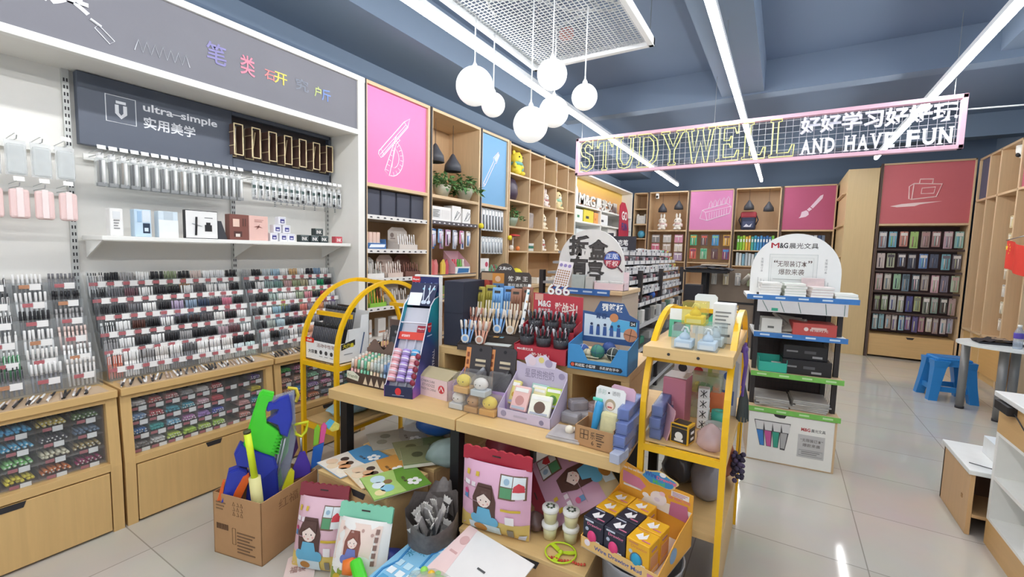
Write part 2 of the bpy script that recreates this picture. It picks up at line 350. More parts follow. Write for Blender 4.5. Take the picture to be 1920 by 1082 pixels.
# brand board on the back panel
t = thing('brand_board', 'dark grey brand board with white shield logo above the pen hooks', 'sign board', (-3.316, .86, 2.015))
b = B(); b.rbox(0, .05, 0, .78, 0, .382, SLATE, .004); b.rbox(0, .05, .78, 1.553, .355, .382, SLATE); b.rbox(0, .05, .78, 1.553, 0, .07, SLATE); b.rbox(0, .05, 1.535, 1.553, 0, .382, SLATE); b.box(0, .008, .78, 1.54, .07, .38, M('#3a3233', 0.5)); b.done('board', t)
b = B(); b.on((.0515, 0, 0), Y_, Z_)
b.stroke([(.115, .15), (.25, .15), (.25, .295), (.115, .295)], .006, 0, CHW, True)
b.rect(.16, .255, .205, .27, 0, CHW); b.poly([(.155, .248), (.172, .248), (.172, .205), (.182, .192), (.192, .205), (.192, .248), (.209, .248), (.209, .2), (.182, .172), (.155, .2)], 0, CHW)
b.text('ultra–simple', .285, .235, .058, 0, CHW, .02, .4); b.text('实用美学', .285, .148, .07, 0, CHW, .02, .27)
b.done('lettering', t)
GOLD = M('#e6d3a8', 0.35, 0.04, 0.2); BRN = M('#6b5047', 0.5)
for k in range(7):
    y = 1.62 + .118 * k - .86
    g = thing('framed_pen_case', 'gold framed pen display case, %s from the logo on the dark board' % ORD[k], 'display case', (-3.306, 1.62 + .118 * k, 2.1), group='gold framed pen display cases')
    b = B()
    for xx in (0, .092):
        for yy in (0, .056): b.rbox(xx, xx + .008, yy, yy + .007, 0, .21, GOLD, .002)
        for zz in (0, .203): b.rbox(xx, xx + .008, 0, .063, zz, zz + .007, GOLD, .002)
    for yy in (.001, .061): b.box(.008, .092, yy, yy + .001, .004, .206, BRN)
    for zz in (.06, .15): b.rbox(.0, .1, -.002, .003, zz, zz + .006, GOLD, .001)
    b.done('frame', g)
    b = B(); b.box(0, .004, .009, .054, .009, .201, BRN); b.done('backing', g)
    b = B(); b.tube([(.06, .02, .02), (.06, .045 if k % 2 else .03, .185)], .0045, GOLD if k % 2 else M('#f0e6da', 0.3), 6); b.done('pen', g)

# hooks with hanging pen packs
def hook_bar(y0, y1, z, lb, n):
    t = thing('hook_bar', lb, 'hook rail', (-3.315, y0, z))
    b = B(); b.rbox(0, .015, 0, y1 - y0, -.018, .018, WHITE, .003); b.done('bar', t)
    for k in range(n):
        y = (k + .5) * (y1 - y0) / n
        b = B(); b.tube([(.012, y, .0), (.20, y, .0), (.212, y, .016)], .0022, STEEL, 5); b.tube([(.012, y, .02), (.205, y, .03)], .0018, STEEL, 4); h = b.done('hook', t)
        b = B(); b.rect(-.02, -.012, .02, .012, 0, TAGW) if False else b.on((.206, y - .018, .024), Y_, (-.3, 0, 1)).rect(0, 0, .036, .022, 0, TAGW); b.done('price_flag', h)
hook_bar(.88, 1.63, 1.955, 'white hook rail holding the slim boxed grey pens', 16)
hook_bar(1.68, 2.40, 1.955, 'white hook rail holding the bagged black and white refills', 16)
hook_bar(.3, .81, 1.965, 'white hook rail holding the clear empty looking packs', 6)
hook_bar(.3, .81, 1.745, 'white hook rail holding the pale pink packs', 6)
def pen_pack(name, lb, cat, w, h, d, body, inner, cardc, group):
    t = thing(name, lb, cat, (0, 0, 0), 0, group)
    b = B(); b.box(-d / 2, d / 2, -w / 2, w / 2, -h, -.018, body); b.on((d / 2, 0, 0), Y_, Z_).rect(-w * .3, -.02, w * .3, .008, -d / 2, clear('#ffffff', .35)); b.done('pouch', t)
    b = B(); b.tube([(0, -w * .15, -h + .012), (0, -w * .12, -.03)], w * .14, M(inner, .35), 6); b.tube([(.004, w * .22, -h + .012), (.004, w * .22, -.03)], w * .2, M(cardc, .4), 6); b.done('pen', t)
    b = B(); b.box(d / 2, d / 2 + .001, -w / 2, w / 2, -h, -h + .018, M('#8d8f90', .4)); b.done('end_label', t)
    return t
p0 = pen_pack('boxed_pen', 'slim clear boxed pen hanging under the logo board', 'boxed pen', .038, .165, .02, clear('#f4f6f6', .14), '#5c5c60', '#f4f4f2', 'slim boxed pens under the logo board')
cols = [p0] + [pen_pack('boxed_pen', p0['label'], 'boxed pen', .038, .165, .02, clear('#f4f6f6', .14), c, d, p0['group']) for c, d in (('#8f857a', '#f6f5f2'), ('#2c2a2e', '#f2f2f2'))]
q = [1, 0, 1, 2, 2, 0, 0, 0, 1, 0, 2, 2, 0, 2, 2, 0]
for k in range(16):
    y = .88 + (k + .5) * .75 / 16
    for j, dx in enumerate((.19, .15)):
        lb = 'slim clear boxed pen, %s hook from the wall post under the logo board, %s one' % (ORD[k], ('front', 'rear')[j])
        if k == 0 and j == 0: p0.location = (-3.315 + dx, y, 1.953); p0['label'] = lb
        else: dup(cols[q[k]], (-3.315 + dx, y + .003 * j, 1.953), None, lb)
for c in cols[1:]:
    for ch in list(c.children): bpy.data.objects.remove(ch)
    bpy.data.objects.remove(c)
p1 = pen_pack('refill_bag', 'clear bag of black and white refills on the hook rail under the gold frames', 'refill bag', .036, .15, .012, CLG, '#eef0f2', '#f4f4f4', 'bagged refills under the gold frames')
for k in range(16):
    y = 1.68 + (k + .5) * .72 / 16
    o = p1 if k == 0 else dup(p1, (0, 0, 0)); o.location = (-3.12, y, 1.953); o['label'] = 'clear refill bag under the gold frames, %s hook from the logo side' % ORD[k]
    b = B(); z0 = -.05 if k < 3 else (-.1 if 4 <= k < 8 else (-.04 if k > 8 and k % 2 else -.12)); b.box(.007, .009, -.017, .017, z0 - .02, z0, M('#3f5653' if k < 3 else '#2b2d30', .5))
    for r_ in range(3): b.box(.007, .009, -.006, .006, z0 - .04 - r_ * .012, z0 - .034 - r_ * .012, M('#5b5f63'))
    b.done('printed_band', o)
p2 = thing('clear_pack', 'empty looking clear blister pack on the upper hook rail at the wall end', 'blister pack', (0, 0, 0), 0, 'clear blister packs on the upper rail')
b = B(); b.rbox(-.012, .012, -.033, .033, -.16, -.02, clear('#eef1f1', .35), .01); b.done('blister', p2); b = B(); b.box(-.013, -.011, -.036, .036, -.165, .0, clear('#f5f6f6', .4)); b.done('backing_card', p2)
p3 = thing('pink_pack', 'pale pink pen pack hanging on the lower hook rail at the wall end', 'pen pack', (0, 0, 0), 0, 'pale pink pen packs')
b = B(); b.rbox(-.014, .014, -.034, .034, -.15, -.01, M('#eccfcb', .5), .012); b.done('pouch', p3); b = B(); b.rbox(.012, .02, -.012, .012, -.145, -.005, M('#f5e3e0', .4), .005); b.done('pen', p3)
for k in range(6):
    y = .3 + (k + .5) * .51 / 6
    for pp, z in ((p2, 1.963), (p3, 1.743)):
        o = pp if k == 0 else dup(pp, (0, 0, 0)); o.location = (-3.13, y, z); o['label'] = ('empty looking clear blister pack on the upper rail, %s before the wall post' if pp is p2 else 'pale pink pen pack on the lower rail, %s before the wall post') % ORD[5 - k]

# white shelf and what stands on it
t = thing('wall_shelf', 'long thin white shelf below the hanging pens', 'shelf', (-3.315, .86, 1.50))
b = B(); b.rbox(0, .30, .0, 1.55, 0, .024, WHITE, .003); b.done('board', t)
for yy in (.02, .80, 1.5):
    b = B(); b.poly([(0, -.10), (.24, -.004), (0, -.004)], 0, WHITE, .006) if False else b.on((0, yy, 0), X_, Z_).poly([(0, -.1), (.25, -.001), (0, -.001)], 0, WHITE, .006); b.done('bracket', t)
def carton(name, lb, cat, loc, rz, w, d, h, m, front=None, group=None, parent=None):
    """box carton: local x along width, front face at local -y"""
    b = B(); b.rbox(-w / 2, w / 2, 0, d, 0, h, m, .0025, 1)
    if front: b.on((-w / 2, -.0005, 0), X_, Z_); front(b); b.pop()
    o = b.done(name, parent, loc, rz); tag(o, lb, cat, group); return o
SF = -3.05; SZ = 1.5245; EAST = R(90)
def sh(name, lb, cat, y0, y1, h, col, front=None, group=None, d=.06, x=SF, z=SZ):
    return carton(name, lb, cat, (x, (y0 + y1) / 2, z), EAST, y1 - y0, d, h, M(col, .5), front, group)
ln = lambda b, x0, y0, x1, n, s, c='#8a8a8a', z=0: [b.rect(x0, y0 - i * s, x1 - (i % 3) * (x1 - x0) * .15, y0 - i * s + s * .4, z, M(c, .6)) for i in range(n)]
sh('pen_box', 'narrow white pen box standing alone at the shelf end', 'pen box', .905, .96, .145, '#f0efec', lambda b: (b.rect(.012, .09, .043, .13, 0, M('#dfe2e4')), ln(b, .015, .08, .04, 4, .014)))
sh('ink_gift_box', 'pale blue ink gift box with a dark bottle window', 'ink box', 1.01, 1.085, .15, '#c5dcee', lambda b: (b.rect(.036, .02, .068, .075, 0, M('#23344a')), b.rect(.042, .03, .06, .05, .001, M('#d5e2ee')), b.rect(.012, .08, .03, .14, 0, M('#9dbddb')), b.rect(.034, .08, .07, .146, 0, M('#dce6ee'))))
sh('notepad_box', 'white and pale blue flat box beside the dark ink window box', 'box', 1.12, 1.215, .15, '#d5e3ec', lambda b: (b.rect(0, 0, .095, .1, 0, M('#eef3f4')), b.rect(.025, .1, .07, .148, 0, M('#c2cfd8'))))
def fpen(b):
    b.rect(.004, .004, .176, .166, 0, M('#eeeeec')); b.tube([(.055, .02, .004), (.06, .13, .004)], .006, BLACK, 6); b.rect(.105, .045, .145, .085, .001, BLACK); b.rect(.113, .085, .137, .1, .001, BLACK); b.tube([(.035, .09, .004), (.09, .075, .004)], .002, STEEL, 4); b.rect(.105, .125, .15, .13, .001, M('#777'.replace('#777', '#777777')))
sh('fountain_pen_set', 'black framed white fountain pen and ink bottle set', 'pen set', 1.25, 1.43, .17, '#2a2a2c', fpen, d=.03)
b = B(); b.on((-3.06, 1.435, SZ), Y_, Z_).poly([(0, 0), (.055, 0), (.02, .115), (0, .115)], -.03, M('#3a3b40'), .03); tag(b.done('box_lid'), 'dark sloping lid standing against the fountain pen set', 'box lid')
sh('leather_gift_box', 'brown notebook and ink gift box beside the pink one', 'gift box', 1.50, 1.62, .165, '#7d4c42', lambda b: (b.rect(.02, .085, .06, .135, 0, M('#e8c9b8')), b.rect(.025, .02, .075, .055, 0, M('#4d2d28')), b.rect(.035, .02, .062, .04, .001, M('#eadfd6')), b.rect(.08, .09, .087, .14, 0, M('#55332c')), b.rect(.095, .09, .1, .14, 0, M('#55332c'))))
sh('pink_gift_box', 'pink gift box with a small printed aeroplane', 'gift box', 1.622, 1.75, .165, '#e5bdb3', lambda b: (b.poly([(.03, .09), (.09, .085), (.06, .1)], 0, M('#a06a62')), b.poly([(.045, .075), (.07, .11), (.06, .08)], 0, M('#a06a62')), ln(b, .035, .135, .095, 2, .01, '#b08078')))
inkb = lambda c: (lambda b: (b.rect(.012, .012, .043, .04, 0, M(c)), b.rect(.018, .018, .037, .026, .001, M('#e9e9f2')), b.rect(.006, .046, .05, .05, 0, M('#c9cbdc'))))
k = 0
for y0, z in ((1.765, 0), (1.835, 0), (1.892, 0), (1.79, .058), (1.858, .058), (1.825, .116)):
    k += 1
    sh('ink_bottle_box', 'small white and violet ink box in the pyramid, ' + ('bottom', 'bottom', 'bottom', 'middle', 'middle', 'top')[k - 1] + ' level', 'ink box', y0, y0 + .054, .056, '#f1f1f6', inkb('#4a4a8e'), 'white and violet ink boxes', .05, SF, SZ + z)
INK = lambda b: (b.text('INK', .012, .012, .026, 0, TAGW, .02, .045), b.rect(.004, .044, .066, .047, 0, M('#8d9a98')))
for y0, z, lb in ((1.99, 0, 'black ink box at the bottom, beside the violet pyramid'), (2.075, 0, 'black ink box at the bottom, middle of three'), (2.155, 0, 'black ink box at the bottom, next to the red one'), (2.11, .054, 'black ink box on top of the other black ones')):
    sh('bottled_ink_box', lb, 'ink box', y0, y0 + .07, .052, '#2f3b3c', INK, 'black ink boxes', .05, SF, SZ + z)
sh('red_ink_box', 'single red ink box at the shelf end', 'ink box', 2.29, 2.355, .052, '#c64f58', lambda b: b.text('INK', .012, .01, .028, 0, TAGW, .02, .042), None, .05)
# ---------------------------------------------------------------- acrylic pen racks
ACR = clear('#f6f8f9', .07, .08)
_PEN = {}
def pen_mesh(kind, body, cap, L=.14):
    k = (kind, body, cap, L)
    if k not in _PEN:
        b = B(); mb, mc = M(body, .35, 0), M(cap, .35, 0)
        if kind == 'cap': b.lathe([(.0035, 0), (.0048, .008), (.0048, L * .62)], mb, n=7); b.lathe([(.0056, L * .6), (.0056, L - .004), (.004, L)], mc, n=7); b.box(.005, .0075, -.0015, .0015, L * .68, L * .96, mc)
        elif kind == 'click': b.lathe([(.002, 0), (.0045, .018), (.0048, L * .84), (.0035, L * .88)], mb, n=7); b.lathe([(.0026, L * .87), (.0026, L)], mc, n=6); b.box(.0045, .007, -.0013, .0013, L * .58, L * .86, mc)
        else: b.lathe([(.0048, 0), (.0048, L - .002)], mb, n=6); b.lathe([(.0052, L * .8), (.0052, L)], mc, n=6)
        o = b.done('gel_pen'); _PEN[k] = o.data; bpy.data.objects.remove(o)
    return _PEN[k]
def inst(me, name, loc, rot=(0, 0, 0), lb=None, cat=None, group=None):
    o = bpy.data.objects.new(name, me); COL.objects.link(o); o.location = loc; o.rotation_euler = rot
    if lb: tag(o, lb, cat, group)
    return o
tb = B(); tb.rect(-.021, -.016, .021, .016, 0, TAGW); TAGME = tb.done('x').data
tb = B(); tb.rect(-.019, -.008, .019, .011, 0, M('#b7686c', .5, .25, scale=90)); STICK = tb.done('x').data
tb = B(); tb.rect(-.019, -.008, .019, .011, 0, M('#c08a68', .5, .25, scale=90)); STICK2 = tb.done('x').data
for o in [o for o in COL.objects if o.name.startswith('x') and o.type == 'MESH' and len(o.name) <= 5]: bpy.data.objects.remove(o)
GRY = ['#3b3a3d', '#77767a', '#a9a6a6', '#29282b', '#5d5a5c']; WHT = ['#efece8', '#e4dfda', '#f4f2f0', '#d9d4d0']
R1 = [['#6fa9d6', '#b9d8e8', GRY[1], GRY[1], GRY[1], WHT[1]], ['#d8c3bc', '#e9ddd8', GRY[0], '#3f9a5c', WHT[0], WHT[2]], ['#e2d9d6', WHT[1], GRY[1], WHT[0], WHT[2], '#e2c9c0'], ['#a9cabd', '#d08a70', GRY[1], GRY[0], GRY[4], GRY[2]], ['#2f4f94', '#2d4a86', GRY[2], WHT[0], WHT[2], GRY[3]], ['#39507f', '#cfd2d0', WHT[2], GRY[3], GRY[3], GRY[1]]]
def r2(j, i):
    if i < 4: return [['#d77b63', WHT[0], GRY[2], WHT[1]], [GRY[2], WHT[2], GRY[0], GRY[4]], [GRY[0], GRY[1], '#5c3a33', GRY[3]], [GRY[0], GRY[0], GRY[1], GRY[4]], [GRY[3], GRY[1], '#7a5a62', GRY[3]], [WHT[2], WHT[2], GRY[2], GRY[1]]][j][i]
    if j == 5: return ['#3c3a3c', '#8e9a78', '#dd9a45', '#d9c7c0', '#f4f4f4', '#f0f0f0', GRY[2]][i - 4]
    if j == 0: return [GRY[2], GRY[1], WHT[1], WHT[2], WHT[0], '#dfe8ea', '#cfe3df'][i - 4]
    if j == 3: return ['#d7c6d4', '#b9a9c4', '#8fa2b8', '#3d4a63', '#444048', '#c9788c', '#d98c9c'][i - 4]
    return [[GRY[0], GRY[3], '#3a2c2e', GRY[4], WHT[0], '#e6c6cc', '#cfdad6'], [WHT[0], GRY[2], GRY[2], '#c9b8bc', '#b59aa2', '#6d4a4d', '#5a3c3e']][j % 2][i - 4]
R3 = [['#efefef', '#3b3a3c', '#8d8f92', '#e7e4e2', '#a2a09f', '#d8a184', '#8c8a8a', '#b9b4b4', '#9b989a', '#c5c0c0'], ['#9aa19e', '#b5bdb6', '#b8cbd2', '#4f4f55', '#86b3d6', '#3c3c40', '#a09a9c', '#cfc9c7', '#8a8789', '#b4aeb0'],
      ['#d9dbd8', '#cfcfcf', '#9fc0cf', '#4d5e6b', '#d9a5bb', '#d8857c', '#9a8f98', '#e09a66', '#b0aaae', '#9b9b9f'], ['#e6e8e8', '#b9b9bb', '#aebdb6', '#dbe36a', '#d9c3d0', '#a8b59a', '#d6909a', '#6f88b5', '#b52f45', '#7a3fa0'],
      ['#a0a0a4', '#333236', '#9db3ad', '#7d9d94', '#c49e9c', '#9da783', '#b8b08f', '#c3c48f', '#1f9d63', '#d86aa4'], ['#b8b5b4', '#7f7d7f', '#c4cdd0', '#a9c3d4', '#d6a87c', '#d8b07d', '#d9b98c', '#2b2a33', '#7e9bb8', '#9a9c9e']]
TIERN = ['lowest', 'second lowest', 'third lowest', 'fourth lowest', 'second highest', 'highest']
mass = B(); NIND = 0
for nm, y0, y1, n, pal in (('below the pink packs', .06, .83, 6, R1), ('below the fountain pen set', .865, 1.655, 11, None), ('behind the yellow rack', 1.69, 2.40, 10, R3)):
    t = thing('acrylic_pen_rack', 'clear acrylic stepped pen rack ' + nm, 'pen rack', (-3.335, y0, .74), group='stepped acrylic pen racks')
    cw = (y1 - y0) / n
    for yy in (0, y1 - y0 - .006):
        b = B(); b.on((0, yy + .006, 0), X_, Z_).poly([(.026, 0), (.33, 0), (.33, .09), (.1, .58), (.026, .58)], 0, ACR, .006); b.done('end_panel', t)
    for j in range(6):
        xj = .295 - .045 * j; zj = .07 + .09 * j
        b = B(); zf = max(.003, zj - .09); b.box(xj - .04, xj, .004, y1 - y0 - .004, zf, zf + .004, ACR); b.box(xj, xj + .003, .004, y1 - y0 - .004, zf, zj + .014, ACR)
        b.box(xj - .042, xj - .039, .004, y1 - y0 - .004, zf, zj + .03, clear('#e4e4e4', .16))
        for i in range(1, n): b.box(xj - .038, xj, i * cw - .001, i * cw + .001, zf + .005, zj + .012, ACR)
        tr = b.done('tier_tray', t)
        for i in range(n):
            if y0 + i * cw < .34: continue
            y = (i + .5) * cw
            o = inst(TAGME, 'price_tag', (xj + .004, y + .019, zj - .008), (R(90), 0, R(90))); o.parent = tr
            o = inst(STICK2 if ('pink' in nm and (i + j) % 3 == 0) else STICK, 'red_sticker', (xj + .004, y - .019, zj - .008), (R(90), 0, R(90))); o.parent = tr
            c = pal[j][i] if pal is not None else r2(j, i)
            kind = ('click', 'cap', 'flat')[(i * 7 + j * 3) % 3]; light = sum(lin(c)[:3]) > 1.6
            cap = random.choice(['#f3f2f0', '#2c2b2e', c]) if kind != 'flat' else c
            me = pen_mesh(kind, c, cap); np_ = 7 if cw > .1 else 6
            for k in range(np_):
                yy = y0 + i * cw + cw * (.12 + .76 * k / (np_ - 1)); dx = random.uniform(-.002, .002); dz = random.uniform(-.002, .002); ry = R(-8) + random.uniform(-.02, .02); rx = random.uniform(-.025, .025)
                loc = (-3.335 + xj - .018 + dx, yy, .74 + zf + .007 + dz)
                if NIND < 298 and ('pink' in nm or ('fountain' in nm and i < 2)):
                    hue = {True: 'pale', False: 'dark'}[light]
                    inst(me, 'gel_pen', loc, (rx, ry, 0), '%s gel pen, %s cell, %s tier, rack %s' % (hue, ORD[i], TIERN[j], nm), 'pen', '%s gel pens, %s tier, %s cell, rack %s' % (hue, TIERN[j], ORD[i], nm)); NIND += 1
                else:
                    mass.push(Matrix.Translation(loc) @ Matrix.Rotation(ry, 4, 'Y') @ Matrix.Rotation(rx, 4, 'X'))
                    mb, mc = M(c, .35, 0), M(cap, .35, 0)
                    mass.lathe([(.0046, 0), (.005, .09)], mb, n=5); mass.lathe([(.0054, .088), (.0054, .136), (.003, .14)], mc, n=5); mass.pop()
o = mass.done('gel_pens_in_racks'); tag(o, 'the many further gel pens filling the acrylic racks', 'pens', None, 'stuff')

# ---------------------------------------------------------------- wooden counter units with slanted pen windows
MK = {}
def marker_mesh(c, dot):
    k = (c, dot)
    if k not in MK:
        b = B(); b.tube([(0, 0, 0), (.11, 0, 0)], .0068, M(c, .4, 0), 6); b.tube([(.11, 0, 0), (.1125, 0, 0)], .0035, M(dot, .4, 0), 6)
        o = b.done('marker_pen'); MK[k] = o.data; bpy.data.objects.remove(o)
    return MK[k]
C1 = [['#4a5450', '#3b3a3d', '#58b3e0', '#e3cc66', '#6f8f4d'], ['#5c4a58', '#4b4788', '#58b6dc', '#4a434d', '#6c7f96'], ['#86bf92', '#5fc08a', '#8ccf7a', '#e8e0c4', '#b39a62'], ['#55504d', '#e8cf3c', '#e8d43c', '#d97a35', '#a3265f']]
C2 = [['#efe6e2', '#d8635c', '#e08a8a', '#b0a8a6', '#e8dcd8', '#cf4f4f', None, None, '#5b2f9c'], ['#9dbbe0', '#d14a52', '#4fa7b8', '#3ba0b4', '#e5b0bc', '#cf3f4a', None, None, '#e8d32e'], ['#3f78b8', '#2fa6a0', '#8fc4dc', '#c07ab0', '#a880c0', '#4a52b8', None, '#e2a8a4', '#2f9ab8'], ['#8e8480', '#d8d2cc', '#c8d84f', '#bcdc55', '#c5dd62', '#b6da58', None, '#e0998c', '#2b8c66']]
C3 = [['#3fc24e', '#d873a8', '#8ad0a8', '#a8a4b0', '#8c98b0', '#b8b0b8'], ['#e8a388', '#e8b094', '#98cfa8', '#9a9ab0', '#7c6ab0', '#b09cc0'], ['#e89a5a', '#4aa0d8', '#9a6ab8', '#e08ab8', '#a890c8', '#5ab8a8'], ['#e0706a', '#d888b0', '#e88c5a', '#a8b0b8', '#58b0b8', '#48a898']]
mass = B(); NIND = 0; TESTC = [WHT[0], GRY[3], WHT[2], '#c9b5a8', GRY[0], '#d8d0c8', GRY[4]]
for ui, (nm, y0, y1, pal, lo) in enumerate((('under the pink packs', .03, .845, C1, .3), ('under the fountain pen set', .858, 1.66, C2, 0), ('behind the yellow rack', 1.673, 2.41, C3, 0))):
    w = y1 - y0
    t = thing('counter_unit', 'light wood counter with slanted pen window and drawer, ' + nm, 'counter', (-3.335, y0, 0), group='wooden pen counters')
    b = B(); b.rbox(0, .475, 0, w, .70, .738, CABY, .003); b.rbox(.0, .03, .03, w - .03, .3, .7, CAB)
    b.box(.31, .465, .03, w - .03, .7385, .7388, M('#cbb193', .6)); b.done('top', t)
    b = B()
    for yy in (0, w - .045): b.on((0, yy + .045, 0), X_, Z_).poly([(0, 0), (.482, 0), (.482, .345), (.452, .70), (0, .70)], 0, CAB, .045).pop()
    b.rbox(.05, .486, .045, w - .045, .325, .365, CABY, .002); b.rbox(.4, .455, .045, w - .045, .675, .70, CABY, .002); b.done('frame', t)
    b = B(); b.rbox(.44, .485, .05, w - .05, .012, .318, CAB, .003); dr = b.done('drawer', t)
    b = B(); b.on((.4855, w / 2 + .02, 0), Y_, Z_).poly([(-.045, .318), (.045, .318), (.035, .29), (-.035, .29)], 0, DARK, .001); b.done('hand_hole', dr)
    b = B()
    n = len(pal[0]) if ui else 6; cw = (w - .1) / n
    for j in range(5): b.box(.08, .437 - .006 * j, .05, w - .05, .372 + .075 * j - .003, .372 + .075 * j, clear('#e0d8d2', .22))
    for i in range(n + 1): b.box(.1, .43, .05 + i * cw - .001, .05 + i * cw + .001, .37, .67, clear('#e0d8d2', .12))
    b.box(.06, .08, .05, w - .05, .365, .68, M('#8a7666', .7)); b.done('pen_cells', t)
    b = B(); b.on((.445, .045, .365), Y_, (-.028, 0, .31)).rect(0, 0, w - .09, .31, 0, clear('#f0f2f3', .045, .05), .003); wd = b.done('window_sheet', t)
    for j in range(4):
        for i in range(n):
            if y0 + .05 + i * cw < lo: continue
            y = .05 + (i + .5) * cw; z = .372 + .075 * (3 - j); x = .437 - .007 * (3 - j)
            o = inst(TAGME, 'price_tag', (x + .004, y + .015, z + .0), (R(90), 0, R(90))); o.parent = wd; o.scale = (.85, .8, 1)
            o = inst(STICK, 'red_sticker', (x + .004, y - .021, z + .002), (R(90), 0, R(90))); o.parent = wd; o.scale = (.8, .8, 1)
            c = pal[j][i - 1] if (ui == 0 and i) else (pal[j][0] if ui == 0 else pal[j][i])
            if c is None: continue
            me = marker_mesh(c, '#efece4' if (i + j) % 3 else c)
            for k in range(11):
                r_ = k // 6; yy = -.36 * cw + (k % 6) * cw * .145 + r_ * .006 ; zz = z + .02 + r_ * .0125
                loc = (-3.335 + x - .118 + random.uniform(-.006, .006), y0 + y + yy, zz)
                if ui < 2 and NIND < 298 and (ui == 0 or i < 3):
                    inst(me, 'marker_pen', loc, (random.uniform(0, 1), 0, random.uniform(-.04, .04)), 'marker pen end, %s cell, %s window row, counter %s' % (ORD[i], ORD[j], nm.split(',')[0]), 'marker', 'markers in cell %s, row %s, counter %s' % (ORD[i], ORD[j], nm)); NIND += 1
                else:
                    mass.push(Matrix.Translation(loc)); mass.tube([(0, 0, 0), (.11, 0, 0)], .0068, M(c, .4, 0), 6); mass.tube([(.11, 0, 0), (.1125, 0, 0)], .0035, M('#efece4' if (i + j) % 3 else c, .4, 0), 5); mass.pop()
    for k in range(int(w / .0185)):
        y = y0 + .05 + k * .0185
        if y > y1 - .06 or y < .25: continue
        c = random.choice(TESTC[:4] if ui == 0 else TESTC)
        o = inst(pen_mesh(('click', 'cap')[k % 2], c, random.choice(['#2c2b2e', '#efeeec', c])), 'tester_pen', (-3.335 + .318 + random.uniform(-.004, .004), y, .7445 + .0035 * (k % 2)), (0, R(90), -.32 + random.uniform(-.12, .12)), '%s tester pen lying %s along the tray, counter %s' % ('pale' if sum(lin(c)[:3]) > 1.2 else 'dark', ORD[k] if k < 20 else ('twenty ' if k < 40 else 'forty ') + ORD[k % 20], nm), 'pen', 'tester pens lying on the counter tops')
o = mass.done('marker_pens_in_windows'); tag(o, 'the many further marker pens behind the slanted windows', 'marker pens', None, 'stuff')

# ---------------------------------------------------------------- wooden shelf bays on the long wall
def bay(lb, y0, y1, zs, parts, name='shelf_unit', edge='#e9e6e2', h=2.845, panel=None, pz=2.03):
    w = y1 - y0
    t = thing(name, lb, 'shelf unit', (-3.40, y0, 0))
    D = .45
    b = B(); b.rbox(0, D, 0, .025, 0, h, OAK, .002); b.rbox(0, D, w - .025, w, 0, h, OAK, .002); b.done('side_panel', t)
    b = B(); b.box(0, .015, .025, w - .025, 0, h, BROWNIN); b.done('back_panel', t)
    b = B(); b.rbox(0, D, .025, w - .025, h - .028, h, OAKY, .002); b.done('top_board', t)
    b = B(); b.box(D, D + .004, -.012, .012, 0, h, DARK); b.done('dark_strip', t)
    b = B(); b.rbox(0, D, .025, w - .025, pz - .03, pz, OAKY, .002); b.done('shelf', t)
    if panel:
        b = B(); b.box(D - .04, D - .025, .028, w - .028, pz + .003, h - .03, M(panel, .5, .02)); pn = b.done('poster_panel', t)
    else: pn = None
    for z in zs:
        b = B(); b.rbox(.015, D - .01, .025, w - .025, z - .025, z, OAKY if edge is None else M('#cfc8bf', .5), .002)
        if edge:
            b.box(D - .01, D - .004, .025, w - .025, z - .03, z + .006, M(edge, .5))
            for k in range(int(w / .075)): b.on((D - .0038, .05 + k * .075, z - .02), Y_, Z_).poly([(0, 0), (.03, 0), (.025, .012), (.005, .012)], 0, M('#4a4a50' if edge[1] > '9' else '#e8e6e8'), .0006).pop()
        b.done('shelf', t)
    return t, pn
CHK = M('#ffeef6', .7, 0)
t, pn = bay('oak shelf bay under the pink panel with a drawn pencil and protractor', 2.50, 3.27, (1.765, 1.48, 1.23, .98, .7, .4), 0, panel='#f080b6')
b = B(); b.on((.426, -2.50, 0), Y_, Z_)
b.stroke([(2.66, 2.285), (2.685, 2.26), (2.71, 2.275), (3.0, 2.585), (3.025, 2.665), (2.955, 2.62), (2.665, 2.31)], .009, 0, CHK, True); b.stroke([(2.955, 2.62), (3.0, 2.585)], .007, 0, CHK); b.stroke([(2.69, 2.33), (2.72, 2.29)], .007, 0, CHK); b.stroke([(2.68, 2.285), (2.975, 2.60)], .006, 0, CHK); b.stroke([(2.695, 2.275), (2.99, 2.59)], .005, 0, CHK)
b.stroke([(2.73, 2.16), (2.78, 2.12), (2.86, 2.41), (2.905, 2.45), (2.86, 2.475)], .008, 0, CHK, True)
b.stroke([(2.79, 2.125)] + [(2.79 + .155 * math.sin(a), 2.285 - .165 * math.cos(a)) for a in [k * .26 for k in range(1, 12)]] + [(2.87, 2.43)], .009, 0, CHK)
b.stroke([(2.81, 2.2)] + [(2.81 + .085 * math.sin(a), 2.285 - .095 * math.cos(a)) for a in [k * .4 for k in range(1, 8)]], .007, 0, CHK, True)
for k in range(9): a = .3 + k * .3; b.stroke([(2.79 + .15 * math.sin(a), 2.285 - .16 * math.cos(a)), (2.79 + .12 * math.sin(a), 2.285 - .13 * math.cos(a))], .006, 0, CHK)
for k in range(7): b.stroke([(2.745 + .015 * k, 2.17 + .045 * k), (2.775 + .013 * k, 2.162 + .045 * k)], .006, 0, CHK)
b.done('chalk_drawing', pn)
t2, _ = bay('oak shelf bay with two dark pendants and potted ivy', 3.29, 4.10, (1.775,), 0, edge='#5a565c')
for z in (1.23, .98, .6):
    b = B(); b.rbox(.015, .44, .025, .785, z - .025, z, OAKY, .002); b.box(.43, .436, .025, .785, z - .03, z + .01, M('#5a565c')); b.done('shelf', t2)
t, pn = bay('oak shelf bay under the blue panel with a drawn marker', 4.115, 4.70, (1.2, .9, .5), 0, edge=None, panel='#72a8d2')
